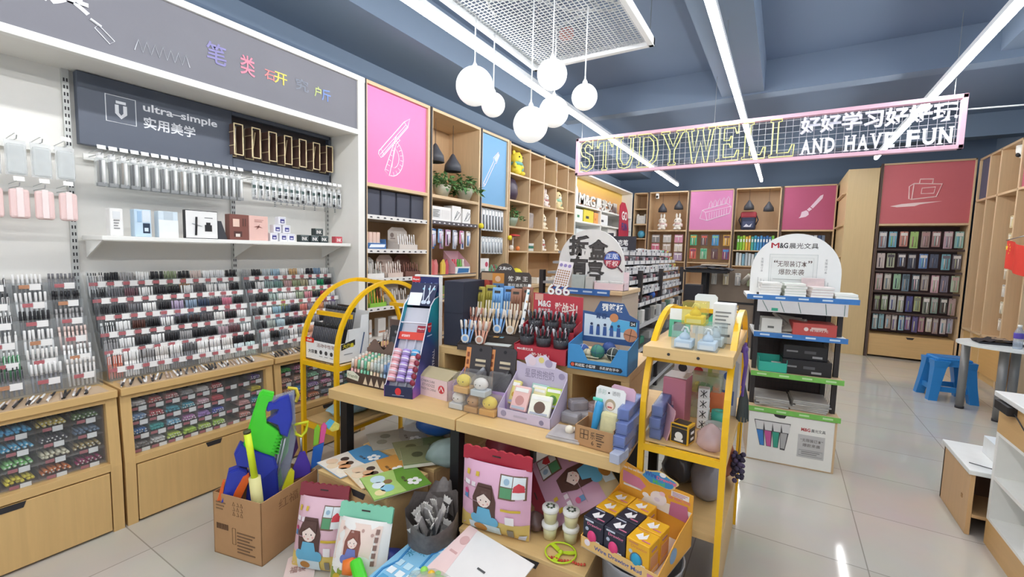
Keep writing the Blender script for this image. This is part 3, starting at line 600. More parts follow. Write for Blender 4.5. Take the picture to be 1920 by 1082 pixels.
b = B(); b.on((.426, -4.115, 0), Y_, Z_); b.stroke([(4.2, 2.22), (4.2, 2.26), (4.40, 2.54), (4.39, 2.575), (4.49, 2.66), (4.515, 2.63), (4.45, 2.52), (4.43, 2.525), (4.235, 2.245)], .009, 0, CHK, True); b.poly([(4.405, 2.575), (4.49, 2.65), (4.51, 2.63), (4.44, 2.53)], 0, M('#cfe4f5', .7)); b.stroke([(4.235, 2.245), (4.2, 2.26)], .006, 0, CHK); b.done('chalk_drawing', pn)

# cubby unit
YS = [4.73, 5.235, 5.645, 6.045, 6.45, 6.73]; ZS = [1.50, 1.81, 2.14, 2.47, 2.82]
t = thing('cubby_unit', 'oak cubby shelf of four rows with small toys, beside the blue panel bay', 'cubby shelf', (-3.40, 4.72, 0))
b = B(); b.box(0, .012, 0, 2.02, 0, 2.84, BROWNIN); b.done('back_panel', t)
for y in YS:
    b = B(); b.rbox(0, .45, y - 4.73, y - 4.73 + .02, 1.06 if YS[0] < y < YS[-1] and y not in (YS[1],) else 0, 2.84, OAK, .002) if y in (YS[0], YS[1], YS[-1]) else b.rbox(0, .45, y - 4.73, y - 4.73 + .02, 1.5, 2.84, OAK, .002); b.done('upright', t)
for z in ZS:
    b = B(); b.rbox(0, .449, .02, 2.0, z - .022, z, OAKY, .002); b.done('shelf', t)
b = B(); b.rbox(0, .62, .0, 2.02, 1.02, 1.06, OAKY, .003); b.rbox(0, .60, .02, 2.0, 0, 1.02, CAB, .003); b.done('base_cabinet', t)
# ---------------------------------------------------------------- goods in the wooden bays
def pendant(x, y, ztop, z, lb, face=0):
    t = thing('shade_pendant', lb, 'pendant lamp', (x, y, z), group='dark bell shaped pendants')
    b = B(); b.lathe([(.006, .19), (.02, .175), (.045, .13), (.085, .07), (.093, .0), (.088, 0), (.04, .12), (.0001, .15)], M('#4b4d55', .5), n=20); b.done('shade', t)
    b = B(); b.tube([(0, 0, .18), (0, 0, ztop - z)], .003, DARK, 5); b.done('cord', t)
pendant(-3.1, 3.52, 2.8145, 2.38, 'dark bell pendant in the plant bay, beside the pink panel'); pendant(-3.1, 3.80, 2.815, 2.33, 'dark bell pendant in the plant bay, beside the blue panel')
LEAF = [M('#3f6b3c', .45, .2), M('#5b8a4e', .45, .2), M('#7a9b62', .45, .2)]
def plant(lb, loc, s, n, pot='#b9b6a2', spread=1.0):
    t = thing('potted_ivy', lb, 'potted plant', loc)
    b = B(); b.lathe([(.055 * s, 0), (.085 * s, .07 * s), (.095 * s, .12 * s), (.085 * s, .12 * s), (.07 * s, .1 * s), (.001, .1 * s)], M(pot, .4), n=20); b.done('pot', t)
    b = B(); rng = random.Random(int(loc[1] * 100))
    for k in range(n):
        a = rng.uniform(0, 6.28); r = rng.uniform(.02, .17) * s * spread; z = .12 * s + rng.uniform(.0, .15) * s * (1.2 - r / (.2 * s)) - (r > .12 * s) * .05 * s
        T = Matrix.Translation((r * math.cos(a), r * math.sin(a), z)) @ Matrix.Rotation(a, 4, 'Z') @ Matrix.Rotation(rng.uniform(-.6, .9), 4, 'Y') @ Matrix.Rotation(rng.uniform(-.7, .7), 4, 'X')
        L = .055 * s * rng.uniform(.7, 1.25); b.push(T)
        b.raw([(0, 0, 0), (L * .3, L * .38, .004), (L, 0, -.006), (L * .3, -L * .38, .004), (L * .45, 0, .009)], [(0, 3, 4), (3, 2, 4), (2, 1, 4), (1, 0, 4)], LEAF[k % 3], True); b.pop()
    b.done('foliage', t)
    b = B()
    for k in range(7): a = k * .9; b.tube([(0, 0, .1 * s), (.06 * s * math.cos(a), .06 * s * math.sin(a), .2 * s), (.12 * s * math.cos(a), .12 * s * math.sin(a), .16 * s)], .003, LEAF[0], 4)
    b.done('stem', t)
plant('potted ivy under the pendants, beside the pink panel', (-3.06, 3.58, 2.0315), 1.0, 130)
plant('potted ivy under the pendants, trailing over the blue panel edge', (-3.04, 3.93, 2.0315), 1.05, 170, spread=1.15)
# dark binders
for k in range(4):
    y0 = 2.535 + .18 * k
    carton('file_binder', 'dark navy ring binder, %s from the white side panel, under the pink panel' % ORD[k], 'binder', (-3.0, y0 + .085, 1.766), EAST, .165, .25, .225, M('#474a58', .6), lambda b: (b.rect(.004, .0, .008, .225, 0, M('#3a3c48')), b.rect(.155, 0, .16, .225, 0, M('#3a3c48'))), 'dark navy ring binders')
ROD = [0]
def pen_display(lb, loc, rz, w, d, h, m, header=None, pens=('#efefef',), n=6, ph=.13, hh=.1, group=None, rows=1, name='pen_display', front=None):
    """open counter display: tray with header card and pens standing in it (local front at -y)"""
    t = thing(name, lb, 'pen display', loc, rz, group)
    b = B(); b.box(-w / 2, w / 2, -d / 2, d / 2, 0, .004, m); b.box(-w / 2, w / 2, -d / 2, -d / 2 + .003, 0, h * .55, m)
    for sx in (-1, 1): b.on((sx * w / 2 - (.003 if sx > 0 else 0), -d / 2, 0), Y_, Z_).poly([(0, 0), (d, 0), (d, h), (0, h * .55)], 0, m, .003).pop()
    if front: b.on((-w / 2, -d / 2 - .0004, 0), X_, Z_); front(b); b.pop()
    b.done('tray', t)
    b = B(); b.on((-w / 2, d / 2 - .004, 0), X_, Z_)
    b.poly([(0, 0), (w, 0), (w, h + hh * .7), (w * .8, h + hh), (w * .2, h + hh), (0, h + hh * .7)], 0, m, .003)
    if header: b.push(Matrix.Translation((0, h, .0035))); header(b); b.pop()
    b.done('header_card', t)
    for r_ in range(rows):
        for k in range(n):
            c = pens[(k + r_) % len(pens)]
            o = inst(pen_mesh(('click', 'cap')[k % 2], c, pens[(k + r_ + 1) % len(pens)], ph), 'display_pen', (-w * .42 + w * .84 * k / max(1, n - 1), -d / 2 + .02 + r_ * (d - .04) / max(1, rows), .006 + r_ * h * .2), (-.12, 0, 0)); o.parent = t
    return t
hdr = lambda c: (lambda b: (b.disc(.05, .045, .022, 0, M(c)), b.rect(.03, .01, .09, .018, 0, M(c))))
# bay under the pink panel: shelf 1.48
def slimbox(lb, y, z, h, col, x=-3.06, w=.045):
    return carton('slim_box', lb, 'box', (x, y, z), EAST, w, .05, h, M(col, .5), lambda b: b.rect(.008, h * .2, w - .008, h * .3, 0, M('#d99a7a')), 'slim boxes in the shelf bays')
t = thing('crayon_display', 'blue counter tray of pale slim boxes on the second shelf under the pink panel', 'display tray', (-3.04, 2.66, 1.481), EAST)
b = B(); b.box(-.10, .10, -.05, .08, 0, .004, M('#3a6ca8')); b.box(-.1, .1, -.053, -.05, 0, .055, M('#3a6ca8')); b.box(.097, .1, -.05, .08, 0, .09, M('#4a7cb8')); b.on((-.09, -.0535, .015), X_, Z_).poly([(0, 0), (.17, .005), (.18, .03), (.02, .028)], 0, M('#eef3f8')).pop(); b.done('tray', t)
for k in range(4):
    b = B(); b.rbox(-.085 + .042 * k, -.048 + .042 * k, 0, .04, .005, .15, M('#f2d3c2', .5)); b.box(-.085 + .042 * k, -.048 + .042 * k, -.001, 0, .04, .06, M('#efece8')); o = b.done('slim_box', t)
pen_display('white pen tray with printed header on the second shelf under the pink panel', (-3.05, 3.02, 1.481), EAST, .24, .15, .09, M('#d9cfc6'), hdr('#8a7a72'), ('#f4f2f0', '#e6e2de'), 8, .14, .12)
pen_display('white pen tray with grey clip pens on the third shelf under the pink panel', (-3.05, 2.63, 1.231), EAST, .2, .15, .08, M('#efece8'), hdr('#b8b2ac'), ('#dcd8d2', '#8f8a86'), 7, .14, .1)
pen_display('beige pen tray with rounded header on the third shelf under the pink panel', (-3.05, 2.86, 1.231), EAST, .19, .15, .08, M('#dcc8bc'), hdr('#a58a7c'), ('#efe4dc', '#d8c2b6'), 7, .14, .12)
pen_display('brown pen tray on the third shelf beside the oak post', (-3.07, 3.1, 1.231), EAST, .2, .15, .09, M('#7a5248'), hdr('#c9b4a8'), ('#8a5a4c', '#6a443c'), 7, .13, .11)
pen_display('green base pen tray with orange pens on the fourth shelf under the pink panel', (-3.05, 2.66, .981), EAST, .19, .15, .07, M('#8fc44a'), hdr('#e8e4d8'), ('#d88a3a', '#8a4a2c', '#e0b04a'), 6, .15, .1)
pen_display('cream pen tray with triangular header on the fourth shelf under the pink panel', (-3.05, 2.92, .981), EAST, .22, .15, .08, M('#d6c9bd'), hdr('#5a4a44'), ('#e6e2de', '#5a5654'), 8, .14, .13)
for k in range(3): slimbox('white slim box standing on the fifth shelf, %s from the side panel' % ORD[k], 2.62 + .16 * k, .701, .16, '#e8e4e0', w=.09)
# plant bay goods
def wbox(lb, y0, y1, z, h, col='#f0eeec', x=-3.0, fr=None, d=.12): return carton('white_box', lb, 'box', (x, (y0 + y1) / 2, z), EAST, y1 - y0, d, h, M(col, .5), fr)
wbox('white window box of paper clips on the shelf under the ivy pots', 3.35, 3.66, 1.776, .15, fr=lambda b: (b.rect(.02, .03, .14, .12, 0, M('#dcdcdc')), b.rect(.16, .03, .29, .12, 0, M('#e4e2e0')), ln(b, .03, .11, .13, 5, .016)))
clipd = lambda b: b.stroke([(.05, .05), (.11, .12), (.14, .1), (.09, .04), (.03, .03), (.09, .13)], .008, 0, M('#77797c'))
wbox('tall white box with a printed paper clip, beside the window box', 3.68, 3.83, 1.776, .18, fr=clipd); wbox('white box with a printed paper clip beside the blue panel', 3.86, 4.0, 1.776, .165, fr=clipd)
def pouch(name, lb, cat, loc, w, h, col, group, parts=('#efeef2',), rot=EAST, cardm=None):
    t = thing(name, lb, cat, loc, rot, group)
    b = B(); b.rbox(-w / 2, w / 2, -.008, .008, -h, 0, M(col, .35, .1), .006); b.on((0, -.0085, 0), X_, Z_); b.disc(0, -.012, .006, 0, M('#2c2c2e')); b.rect(-w * .4, -h * .28, w * .4, -.02, 0, M(parts[-1], .5)); b.pop(); b.done('pouch', t)
    b = B()
    for i, c in enumerate(parts): x = (i - (len(parts) - 1) / 2) * w * .3; b.tube([(x, -.011, -h * .92), (x, -.011, -h * .3)], .007, M(c, .4), 6)
    b.done('contents', t)
    return t
PC = ['#3f78c0', '#4a8ad0', '#8fb4d8', '#b58ab0', '#c8a0c0', '#e8c0dc', '#b0b8c4', '#6a5a70', '#d88ab0', '#e8e4f0', '#d8d0c4', '#cfc6b8']
for k in range(12): pouch('stationery_pouch', '%s hanging pouch, %s from the pink panel side, below the clip boxes' % (['blue', 'blue', 'pale blue', 'mauve', 'mauve', 'pink', 'grey', 'plum', 'rose', 'white', 'cream', 'beige'][k], ORD[k]), 'pouch', (-2.99 - .03 * (k % 2), 3.36 + k * .058, 1.70), .055, .2 - .03 * (k % 3), PC[k], 'hanging pouches in the plant bay', (PC[(k + 3) % 12], '#efeef2'))
b = B(); b.rbox(0, .012, 0, .73, -.01, .01, STEEL); 
for k in range(12): b.tube([(.005, .05 + k * .058, 0), (.39, .05 + k * .058, .004)], .0025, STEEL, 4)
tag(b.done('hook_rail', loc=(-3.384, 3.322, 1.70)), 'steel hook rail holding the coloured pouches in the plant bay', 'hook rail')
t = thing('juice_display', 'pink slanted tray with red and green bottles in the plant bay', 'display tray', (-3.075, 3.88, 1.231), EAST)
PKB = M('#e8b8c4', .5)
b = B(); b.box(-.13, .13, -.07, .1, 0, .004, WHITE); b.box(-.13, .13, -.073, -.07, 0, .08, WHITE); b.box(-.13, .13, .097, .1, 0, .25, PKB)
for sx in (-.13, .127): b.on((sx, -.07, 0), Y_, Z_).poly([(0, 0), (.17, 0), (.17, .25), (0, .1)], 0, PKB, .003).pop()
b.on((-.1, -.0735, .01), X_, Z_).poly([(0, 0), (.2, .005), (.21, .05), (.02, .055)], 0, M('#3f78b0')).pop(); b.done('tray', t)
for k in range(5): b = B(); c = ['#c83a4a', '#d8606a', '#5aa84a', '#7ab85a', '#e8dcd0'][k]; b.lathe([(.018, 0), (.02, .06), (.012, .1), (.012, .13)], M(c, .3), (-.09 + .045 * k, 0, .03), n=8); b.done('bottle', t)
for k in range(4): b = B(); c = ['#d86a6a', '#e08a8a', '#e8c85a', '#c85a6a'][k]; b.on((0, 0, 0), X_, Z_); b.poly([(-.03, 0), (.03, 0), (.035, .1), (.01, .16), (-.03, .12)], 0, M(c, .4), .02); o = b.done('toy_pack', loc=(-3.02 - .03 * (k % 2), 3.38 + k * .085, 1.232), rz=EAST); tag(o, '%s toy pack, %s of the row under the pouches' % (['coral', 'rose', 'yellow', 'crimson'][k], ORD[k]), 'toy pack', 'toy packs under the pouches')
for k in range(5): slimbox('olive and white pen box, plant bay low shelf, %s from the pink panel' % ORD[k], 3.42 + .1 * k, .981, .13, ['#a8b06a', '#c8c4a8', '#8a9a5a', '#d8d4c8', '#b8b88a'][k], w=.08)
# bay under the blue panel: two rows of white hanging pens
for r_, z in enumerate((1.99, 1.66)):
    b = B(); b.rbox(0, .012, 0, .52, -.01, .01, STEEL)
    for k in range(8): b.tube([(.005, .03 + k * .065, 0), (.39, .03 + k * .065, .004)], .0025, STEEL, 4)
    tag(b.done('hook_rail', loc=(-3.384, 4.15, z)), 'steel hook rail, %s one under the blue panel' % ('upper', 'lower')[r_], 'hook rail')
    for k in range(8): pouch('pen_blister', 'white and %s pen blister, %s from the ivy bay, %s rail under the blue panel' % (('black', 'grey')[r_], ORD[k], ('upper', 'lower')[r_]), 'pen blister', (-3.0, 4.18 + k * .065, z - .005), .058, (.26, .2)[r_], '#d5dade', 'pen blisters under the blue panel', (('#3b3f46', '#f4f4f4'), ('#9aa0a6', '#eef0f0'))[r_])
wbox('white box with a printed doll on the shelf under the pen blisters', 4.2, 4.38, 1.201, .2, fr=lambda b: (b.disc(.13, .13, .03, 0, M('#c8506a')), b.rect(.02, .03, .1, .08, 0, M('#b8c4c0'))))
pen_display('green pen cup tray under the white pen blisters', (-3.04, 4.5, 1.201), EAST, .18, .12, .06, M('#7fc29a'), None, ('#5aa878', '#b84a5a', '#8ad0b0'), 7, .12, .02)

# cubby toys (plain soft toys, no characters)
def plush(lb, loc, s, col, belly='#f4efe4', ears='round', bib=None, rz=EAST, group=None):
    t = thing('plush_toy', lb, 'soft toy', (loc[0], loc[1], loc[2] + .003), rz, group); m = M(col, .8, .08)
    b = B(); b.ball((0, 0, .075 * s), .075 * s, m, 1, .85, 1); b.ball((0, 0, .19 * s), .075 * s, m, 1.1, .95, .95)
    for sx in (-1, 1):
        b.ball((sx * .05 * s, -.05 * s, .025 * s), .032 * s, m, 1, 1.3, .8); b.tube([(sx * .05 * s, -.01 * s, .13 * s), (sx * .085 * s, -.04 * s, .09 * s)], [.026 * s, .02 * s], m, 8)
        if ears == 'long': b.ball((sx * .032 * s, 0, .3 * s), .022 * s, m, 1, .7, 2.6)
        else: b.ball((sx * .055 * s, 0, .25 * s), .025 * s, m, 1, .6, 1)
    b.done('body', t)
    b = B(); b.ball((0, -.045 * s, .165 * s), .035 * s, M(belly, .8), 1.2, .9, .8); b.done('muzzle', t)
    for sx in (-1, 1):
        b = B(); b.ball((sx * .035 * s, -.064 * s, .2 * s), .009 * s, BLACK, n=8, k=6); b.done('eye', t)
    if bib: b = B(); b.lathe([(.06 * s, 0), (.078 * s, .02 * s), (.06 * s, .035 * s)], M(bib, .7), (0, 0, .115 * s), n=16); b.ball((.09 * s, -.03 * s, .1 * s), .03 * s, M(bib, .7), .6, .6, 1.4); b.done('scarf', t)
    return t
CX = -3.05
plush('yellow soft toy with a teal scarf in the top cubby next to the blue panel', (CX, 5.03, 2.471), 1.15, '#ecd84a', '#f2e27a', bib='#7cc0c4')
b = B(); b.lathe([(.001, 0), (.1, .01), (.14, .1), (.13, .2), (.07, .28), (.001, .3)], M('#3f3346', .4), n=24, sx=.5); tag(b.done('helmet_lamp', loc=(-3.06, 4.93, 2.141)), 'dark purple rounded object in the second cubby next to the blue panel', 'ornament')
plant('small potted plant in the third cubby next to the blue panel', (-3.06, 4.96, 1.811), .95, 80, '#9fae9a')
plush('cream tiger cub soft toy with a mint scarf in the second cubby row', (CX, 6.26, 2.141), 1.08, '#ecd9a8', '#f6f2e8', bib='#a8d8c0')
plush('small white rabbit soft toy in the second cubby row, beside the tiger cub', (CX, 5.87, 2.141), .78, '#efe2da', ears='long', bib='#c88a8a')
plush('small yellow soft toy in the top cubby row', (-3.12, 5.82, 2.471), .7, '#e8d860')
plush('white cat soft toy in the top cubby at the far end', (-3.1, 6.6, 2.471), .75, '#f2efea'); plush('white soft toy in the second cubby row at the far end', (-3.1, 6.6, 2.141), .75, '#f4efe6')
plush('cream bear soft toy in the third cubby row', (CX, 5.8, 1.811), .85, '#f0e0c4'); plush('white rabbit in a red dress in the lowest cubby row', (CX, 5.8, 1.501), .72, '#f2ece4', ears='long', bib='#c86a6a'); plush('cream duck soft toy in the lowest cubby row', (CX, 6.2, 1.501), .85, '#ecdcc0')
b = B(); b.rbox(-.06, .06, -.08, .08, 0, .22, clear('#dcd4d0', .5), .03); b.ball((0, 0, .1), .045, M('#d8b8b8')); tag(b.done('gift_jar', loc=(-3.06, 5.4, 1.811)), 'clear gift jar with pink contents in the third cubby row', 'gift jar')
b = B(); b.rbox(-.05, .05, -.06, .06, 0, .22, M('#c9c6c4', .5, .3, scale=40)); tag(b.done('printed_box', loc=(-3.07, 6.2, 1.811)), 'black and white printed box in the third cubby row', 'box')
t = thing('toy_lamp', 'white and red toy stand lamp in the lowest cubby next to the blue panel', 'toy lamp', (-3.04, 4.98, 1.501))
b = B(); b.tube([(0, 0, 0), (0, 0, .17), (0, .06, .18)], .009, WHITE, 8); b.done('stand', t); b = B(); b.lathe([(.1, 0), (.09, .015), (.001, .03)], M('#c8423c', .5), (0, .0, .19), n=18); b.done('shade', t); b = B(); b.ball((.03, .08, .032), .03, M('#e88a4a')); b.ball((.03, -.09, .037), .035, M('#f0e8dc')); b.done('base_figure', t)
for k in range(3): b = B(); b.rbox(-.05, .05, -.065, .065, k * .036, k * .036 + .034, M(['#d8dcd8', '#2f7a66', '#e4e4de'][k], .5)); tag(b.done('playing_card_box', loc=(-3.03, 5.38, 1.501)), '%s small flat box in the lowest cubby row' % ['white bottom', 'green middle', 'pale top'][k], 'box', 'small flat boxes in the cubby')
t = thing('yellow_toy_pot', 'bright yellow lidded toy pot on the cubby base, under the toy lamp', 'toy pot', (-3.0, 5.02, 1.061))
b = B(); b.lathe([(.07, 0), (.085, .03), (.085, .13), (.07, .15)], M('#d8d830', .4), n=20); b.done('pot', t); b = B(); b.lathe([(.075, .15), (.08, .165), (.05, .2), (.001, .215)], M('#e8dc3a', .4), n=20); b.done('lid', t); b = B(); b.box(.084, .087, -.03, .03, .05, .1, DARK); b.done('label', t)
for k in range(10): b = B(); w = random.uniform(.05, .09); b.rbox(-.06, .06, -w / 2, w / 2, 0, random.uniform(.05, .1), M(['#eceae4', '#dfe2e2', '#d4d8da', '#f2f0ea'][k % 4], .4)); tag(b.done('clear_case', loc=(-2.9 - .12 * (k % 2), 5.35 + .13 * k, 1.061)), 'pale plastic case, %s along the cubby base counter' % ORD[k], 'plastic case', 'pale plastic cases on the cubby base counter')

# yellow price markers on posts
for i, (y, z, lb) in enumerate([(4.11, 1.77, 'yellow round marker clipped to the post beside the blue panel'), (4.731, 1.66, 'yellow round marker clipped to the cubby post')]):
    b = B(); b.lathe([(.028, 0), (.03, .004), (.03, .03), (.02, .036)], M('#e8d62e', .4), n=16); o = b.done('price_marker', loc=(-2.9468, y, z)); o.rotation_euler = (0, R(90), 0); tag(o, lb, 'price marker')

# white cabinet with brand letters on the far part of the long wall
t = thing('brand_cabinet', 'white cabinet with a yellow sunset panel and raised white brand letters', 'display cabinet', (-3.40, 6.76, 0))
b = B()
for y in (0, 1.2, 3.12): b.rbox(0, .45, y, y + .03, 0 if y != 1.2 else 0, 2.3 if y == 1.2 else 2.845, WHITE)
b.rbox(0, .45, 0, 3.15, 2.815, 2.845, WHITE)
for z in (2.30, 2.03, 1.78, 1.3, .9): b.rbox(0, .45, .03, 3.12, z - .03, z, WHITE)
b.box(0, .01, .03, 3.12, 0, 2.3, M('#dfe4e6', .5)); b.rbox(0, .44, .03, 3.12, 0, .9, WHITE); b.done('carcass', t)
sun = bpy.data.materials.new('sunset_print'); sun.use_nodes = True; nt = sun.node_tree; bs = nt.nodes['Principled BSDF']
tc = nt.nodes.new('ShaderNodeTexCoord'); sp = nt.nodes.new('ShaderNodeSeparateXYZ'); mr = nt.nodes.new('ShaderNodeMapRange'); cr = nt.nodes.new('ShaderNodeValToRGB')
mr.inputs[1].default_value = 2.3; mr.inputs[2].default_value = 2.8
cr.color_ramp.elements[0].color = lin('#c98a78'); cr.color_ramp.elements[1].color = lin('#ecc860'); e = cr.color_ramp.elements.new(.45); e.color = lin('#e8b070')
nt.links.new(tc.outputs['Object'], sp.inputs[0]); nt.links.new(sp.outputs[2], mr.inputs[0]); nt.links.new(mr.outputs[0], cr.inputs[0]); nt.links.new(cr.outputs[0], bs.inputs['Base Color'])
b = B(); b.box(.2, .21, .03, 3.12, 2.3, 2.815, sun); b.done('sunset_panel', t)
b = B(); b.on((.23, .0, 2.36), Y_, Z_)
for q in range(4): b.text('M&G', .6, 0, .2, .01 * q, WHITE, .03, .78); b.text('晨光文具', 1.42, -.02, .23, .01 * q, WHITE, .03, 1.3)
b.done('raised_letters', t)
b = B(); b.on((.25, .1, 2.3), Y_, Z_).poly([(0, 0), (.42, 0)] + [(.21 + .21 * math.cos(a), .24 + .14 * math.sin(a)) for a in [k * math.pi / 10 for k in range(11)]], 0, M('#eef0f4'), .02); b.done('rounded_board', t)
for i, (y0, y1, z, h, c, nm, lb) in enumerate([(.15, .45, 2.03, .2, '#e8efe4', 'book_box', 'white box with a green figure on the cabinet upper shelf'), (.5, .95, 2.03, .22, '#e8d84a', 'book_box', 'yellow box with dark lettering on the cabinet upper shelf'), (.98, 1.19, 2.03, .2, '#e8a25a', 'book_box', 'orange slanted box on the cabinet upper shelf'),
                                       (1.25, 1.72, 2.03, .2, '#eceeee', 'book_box', 'white box with dark mark on the cabinet upper shelf'), (1.75, 2.5, 1.781, .215, '#e2e2de', 'toy_case', 'large white carry case on the cabinet middle shelf'), (.2, .75, 1.781, .12, '#dfe6e6', 'book_box', 'flat pale box on the cabinet middle shelf')]):
    carton(nm, lb, 'box', (-3.0, 6.76 + (y0 + y1) / 2, z + .001), EAST, y1 - y0, .2, h, M(c, .5), (lambda b, i=i, w=y1 - y0, h=h: (b.rect(w * .2, h * .3, w * .5, h * .5, 0, M(['#3a8a5a', '#3a3a3a', '#d88040', '#3a3a44', '#b8b8b6', '#c8d0d0'][i])))))
b = B(); b.on((-2.944, 9.0, 1.4), Y_, Z_).poly([(0, 0), (.62, 0), (.62, .25), (.5, .62), (.31, .78), (.12, .78), (0, .7)], 0, M('#b8324a'), .02); b.text('GO', .1, .42, .18, .025, TAGW, .03, .36); b.text('FUN', .12, .2, .16, .025, M('#3a4a8a'), .03, .36); tag(b.done('red_standee', loc=(0, 0, .38)), 'dark red rounded standee board at the end of the white cabinet', 'standee')

# ---------------------------------------------------------------- back wall cabinets
BY = 9.95
def backbay(lb, x0, x1, zs, panel=None, pz=2.03, h=2.85, y=BY, oak=OAK, lower=True, ob=OAKX, name='shelf_unit'):
    w = x1 - x0; t = thing(name, lb, 'shelf unit', (x0, y, 0))
    b = B(); b.rbox(0, .02, 0, .45, 0, h, oak, .002); b.rbox(w - .02, w, 0, .45, 0, h, oak, .002); b.done('side_panel', t)
    b = B(); b.box(.02, w - .02, .43, .445, 0, h, BROWNIN); b.done('back_panel', t)
    b = B(); b.rbox(.0, w, 0, .45, h - .025, h, ob, .002); b.done('top_board', t)
    if lower: b = B(); b.box(-.016, .016, -.006, 0, 0, h, M('#54423a', .6)); b.done('dark_strip', t)
    b = B(); b.rbox(.02, w - .02, 0, .44, pz - .03, pz, ob, .002); b.done('shelf', t)
    for z in zs: b = B(); b.rbox(.02, w - .02, .01, .43, z - .022, z, ob, .002); b.done('shelf', t)
    pn = None
    if panel: b = B(); b.box(.02, w - .02, .012, .03, pz + .002, h - .027, M(panel, .5, .02)); pn = b.done('poster_panel', t)
    return t, pn
backbay('narrow oak shelf of three niches in the far corner', -2.93, -2.62, (2.5, 2.17, 1.85, 1.3), lower=False, pz=2.17)
backbay('oak bay with two white rabbit toys and a small camera', -2.6, -1.78, (1.36, .9))
t, pn = backbay('oak bay under the pale pink panel with a drawn pencil case', -1.76, -.92, (1.36, .9), panel='#dc8abc')
b = B(); b.on((1.76, .01, 0), X_, Z_); PKW = M('#f4dcee', .7, 0)
b.stroke([(-1.54, 2.27), (-1.5, 2.43), (-1.05, 2.56), (-.97, 2.5), (-.99, 2.36), (-1.4, 2.22)], .02, 0, PKW, True); b.stroke([(-1.5, 2.43), (-1.44, 2.39), (-1.4, 2.22)], .015, 0, PKW); b.stroke([(-1.44, 2.39), (-.97, 2.5)], .015, 0, PKW)
for k in range(5): b.stroke([(-1.38 + .08 * k, 2.47 + .02 * k), (-1.37 + .08 * k, 2.57 + .02 * k), (-1.345 + .08 * k, 2.62 + .02 * k), (-1.32 + .08 * k, 2.57 + .02 * k), (-1.32 + .08 * k, 2.48 + .02 * k)], .013, 0, PKW)
for k in range(8): b.stroke([(-1.36 + .045 * k, 2.26 + .012 * k), (-1.36 + .045 * k, 2.38 + .012 * k)], .012, 0, PKW)
b.done('chalk_drawing', pn)
backbay('oak bay with a dark backpack under two pendants', -.9, -.11, (1.63, 1.32, .9))
t, pn = backbay('oak bay under the deep magenta panel with a drawn paint brush', -.09, .75, (1.63, 1.32, .9), panel='#be5a80')
b = B(); b.on((.09, .01, 0), X_, Z_); b.poly([(.545, 2.67), (.535, 2.6), (.40, 2.42), (.36, 2.455), (.5, 2.65)], 0, PKW); b.poly([(.39, 2.41), (.35, 2.445), (.31, 2.40), (.345, 2.37)], 0, PKW); b.poly([(.335, 2.36), (.3, 2.39), (.23, 2.36), (.215, 2.28), (.19, 2.245), (.3, 2.27), (.345, 2.31)], 0, PKW); b.done('chalk_drawing', pn)
pendant(-2.31, 10.0, 2.8245, 2.42, 'dark bell pendant beside the small white camera'); pendant(-1.98, 10.0, 2.8245, 2.47, 'dark bell pendant above the second white rabbit, beside the pale pink panel')
pendant(-.65, 10.0, 2.8245, 2.43, 'dark bell pendant directly above the backpack'); pendant(-.31, 10.0, 2.8245, 2.39, 'dark bell pendant beside the magenta panel')
plush('white rabbit soft toy on the far wall under the small camera', (-2.3, 10.0, 2.03), 1.0, '#f2ece2', ears='long', rz=0, bib='#e8c8c8'); plush('white rabbit soft toy on the far wall beside the pale pink panel', (-1.98, 10.0, 2.03), 1.0, '#f2ece2', ears='long', rz=0, bib='#e8c8c8')
t = thing('security_camera', 'small white security camera under the top board of the far wall', 'camera', (-2.43, 9.98, 2.747)); b = B(); b.rbox(-.03, .03, -.03, .04, -.04, .075, WHITE, .01); b.done('housing', t); b = B(); b.lathe([(.025, 0), (.001, .008)], BLACK, n=12); o = b.done('lens', t); o.location = (0, -.031, .0); o.rotation_euler = (R(90), 0, 0)
t = thing('backpack', 'navy backpack with a red flap on the far wall shelf', 'backpack', (-.65, 10.1, 2.0315)); b = B(); b.rbox(-.13, .13, -.08, .08, 0, .3, M('#38405a', .7), .04); b.done('body', t); b = B(); b.rbox(-.14, .14, -.09, .08, .24, .36, M('#a8404a', .7), .03); b.done('flap', t); b = B(); b.rbox(-.1, .1, -.1, -.075, .04, .17, M('#4a5270', .7), .015); b.on((-.08, -.101, .06), X_, Z_).poly([(0, 0), (.05, .06), (.1, .02), (.15, .07), (.13, .0)], 0, M('#d8d8e4')); b.done('pocket', t); b = B(); b.tube([(.13, .0, .1), (.17, -.03, .2), (.12, .02, .33)], .012, M('#2c3040'), 6); b.tube([(-.13, .0, .1), (-.17, -.03, .2), (-.12, .02, .33)], .012, M('#2c3040'), 6); b.done('strap', t)
b = B(); b.ball((0, 0, .09), .085, M('#58a8c8', .4, .3, scale=8)); b.lathe([(.05, 0), (.05, .008), (.01, .015)], DARK, n=14); tag(b.done('small_globe', loc=(-2.76, 10.05, 1.851)), 'small blue ball globe in the corner niche', 'globe')
b = B(); b.rbox(-.1, .1, -.06, .06, 0, .18, M('#d8d8d4', .5, .3)); b.ball((-.08, 0, .19), .03, WHITE); b.ball((.08, 0, .19), .03, WHITE); tag(b.done('white_toy_box', loc=(-2.77, 10.05, 2.171)), 'white toy box with two rounded ears in the corner niche', 'toy box')
HC = ['#4fb08a', '#6a5a5c', '#4a90c8', '#d8a850', '#d86a5a', '#8ac09a', '#6e4a4c', '#8a4a6a']
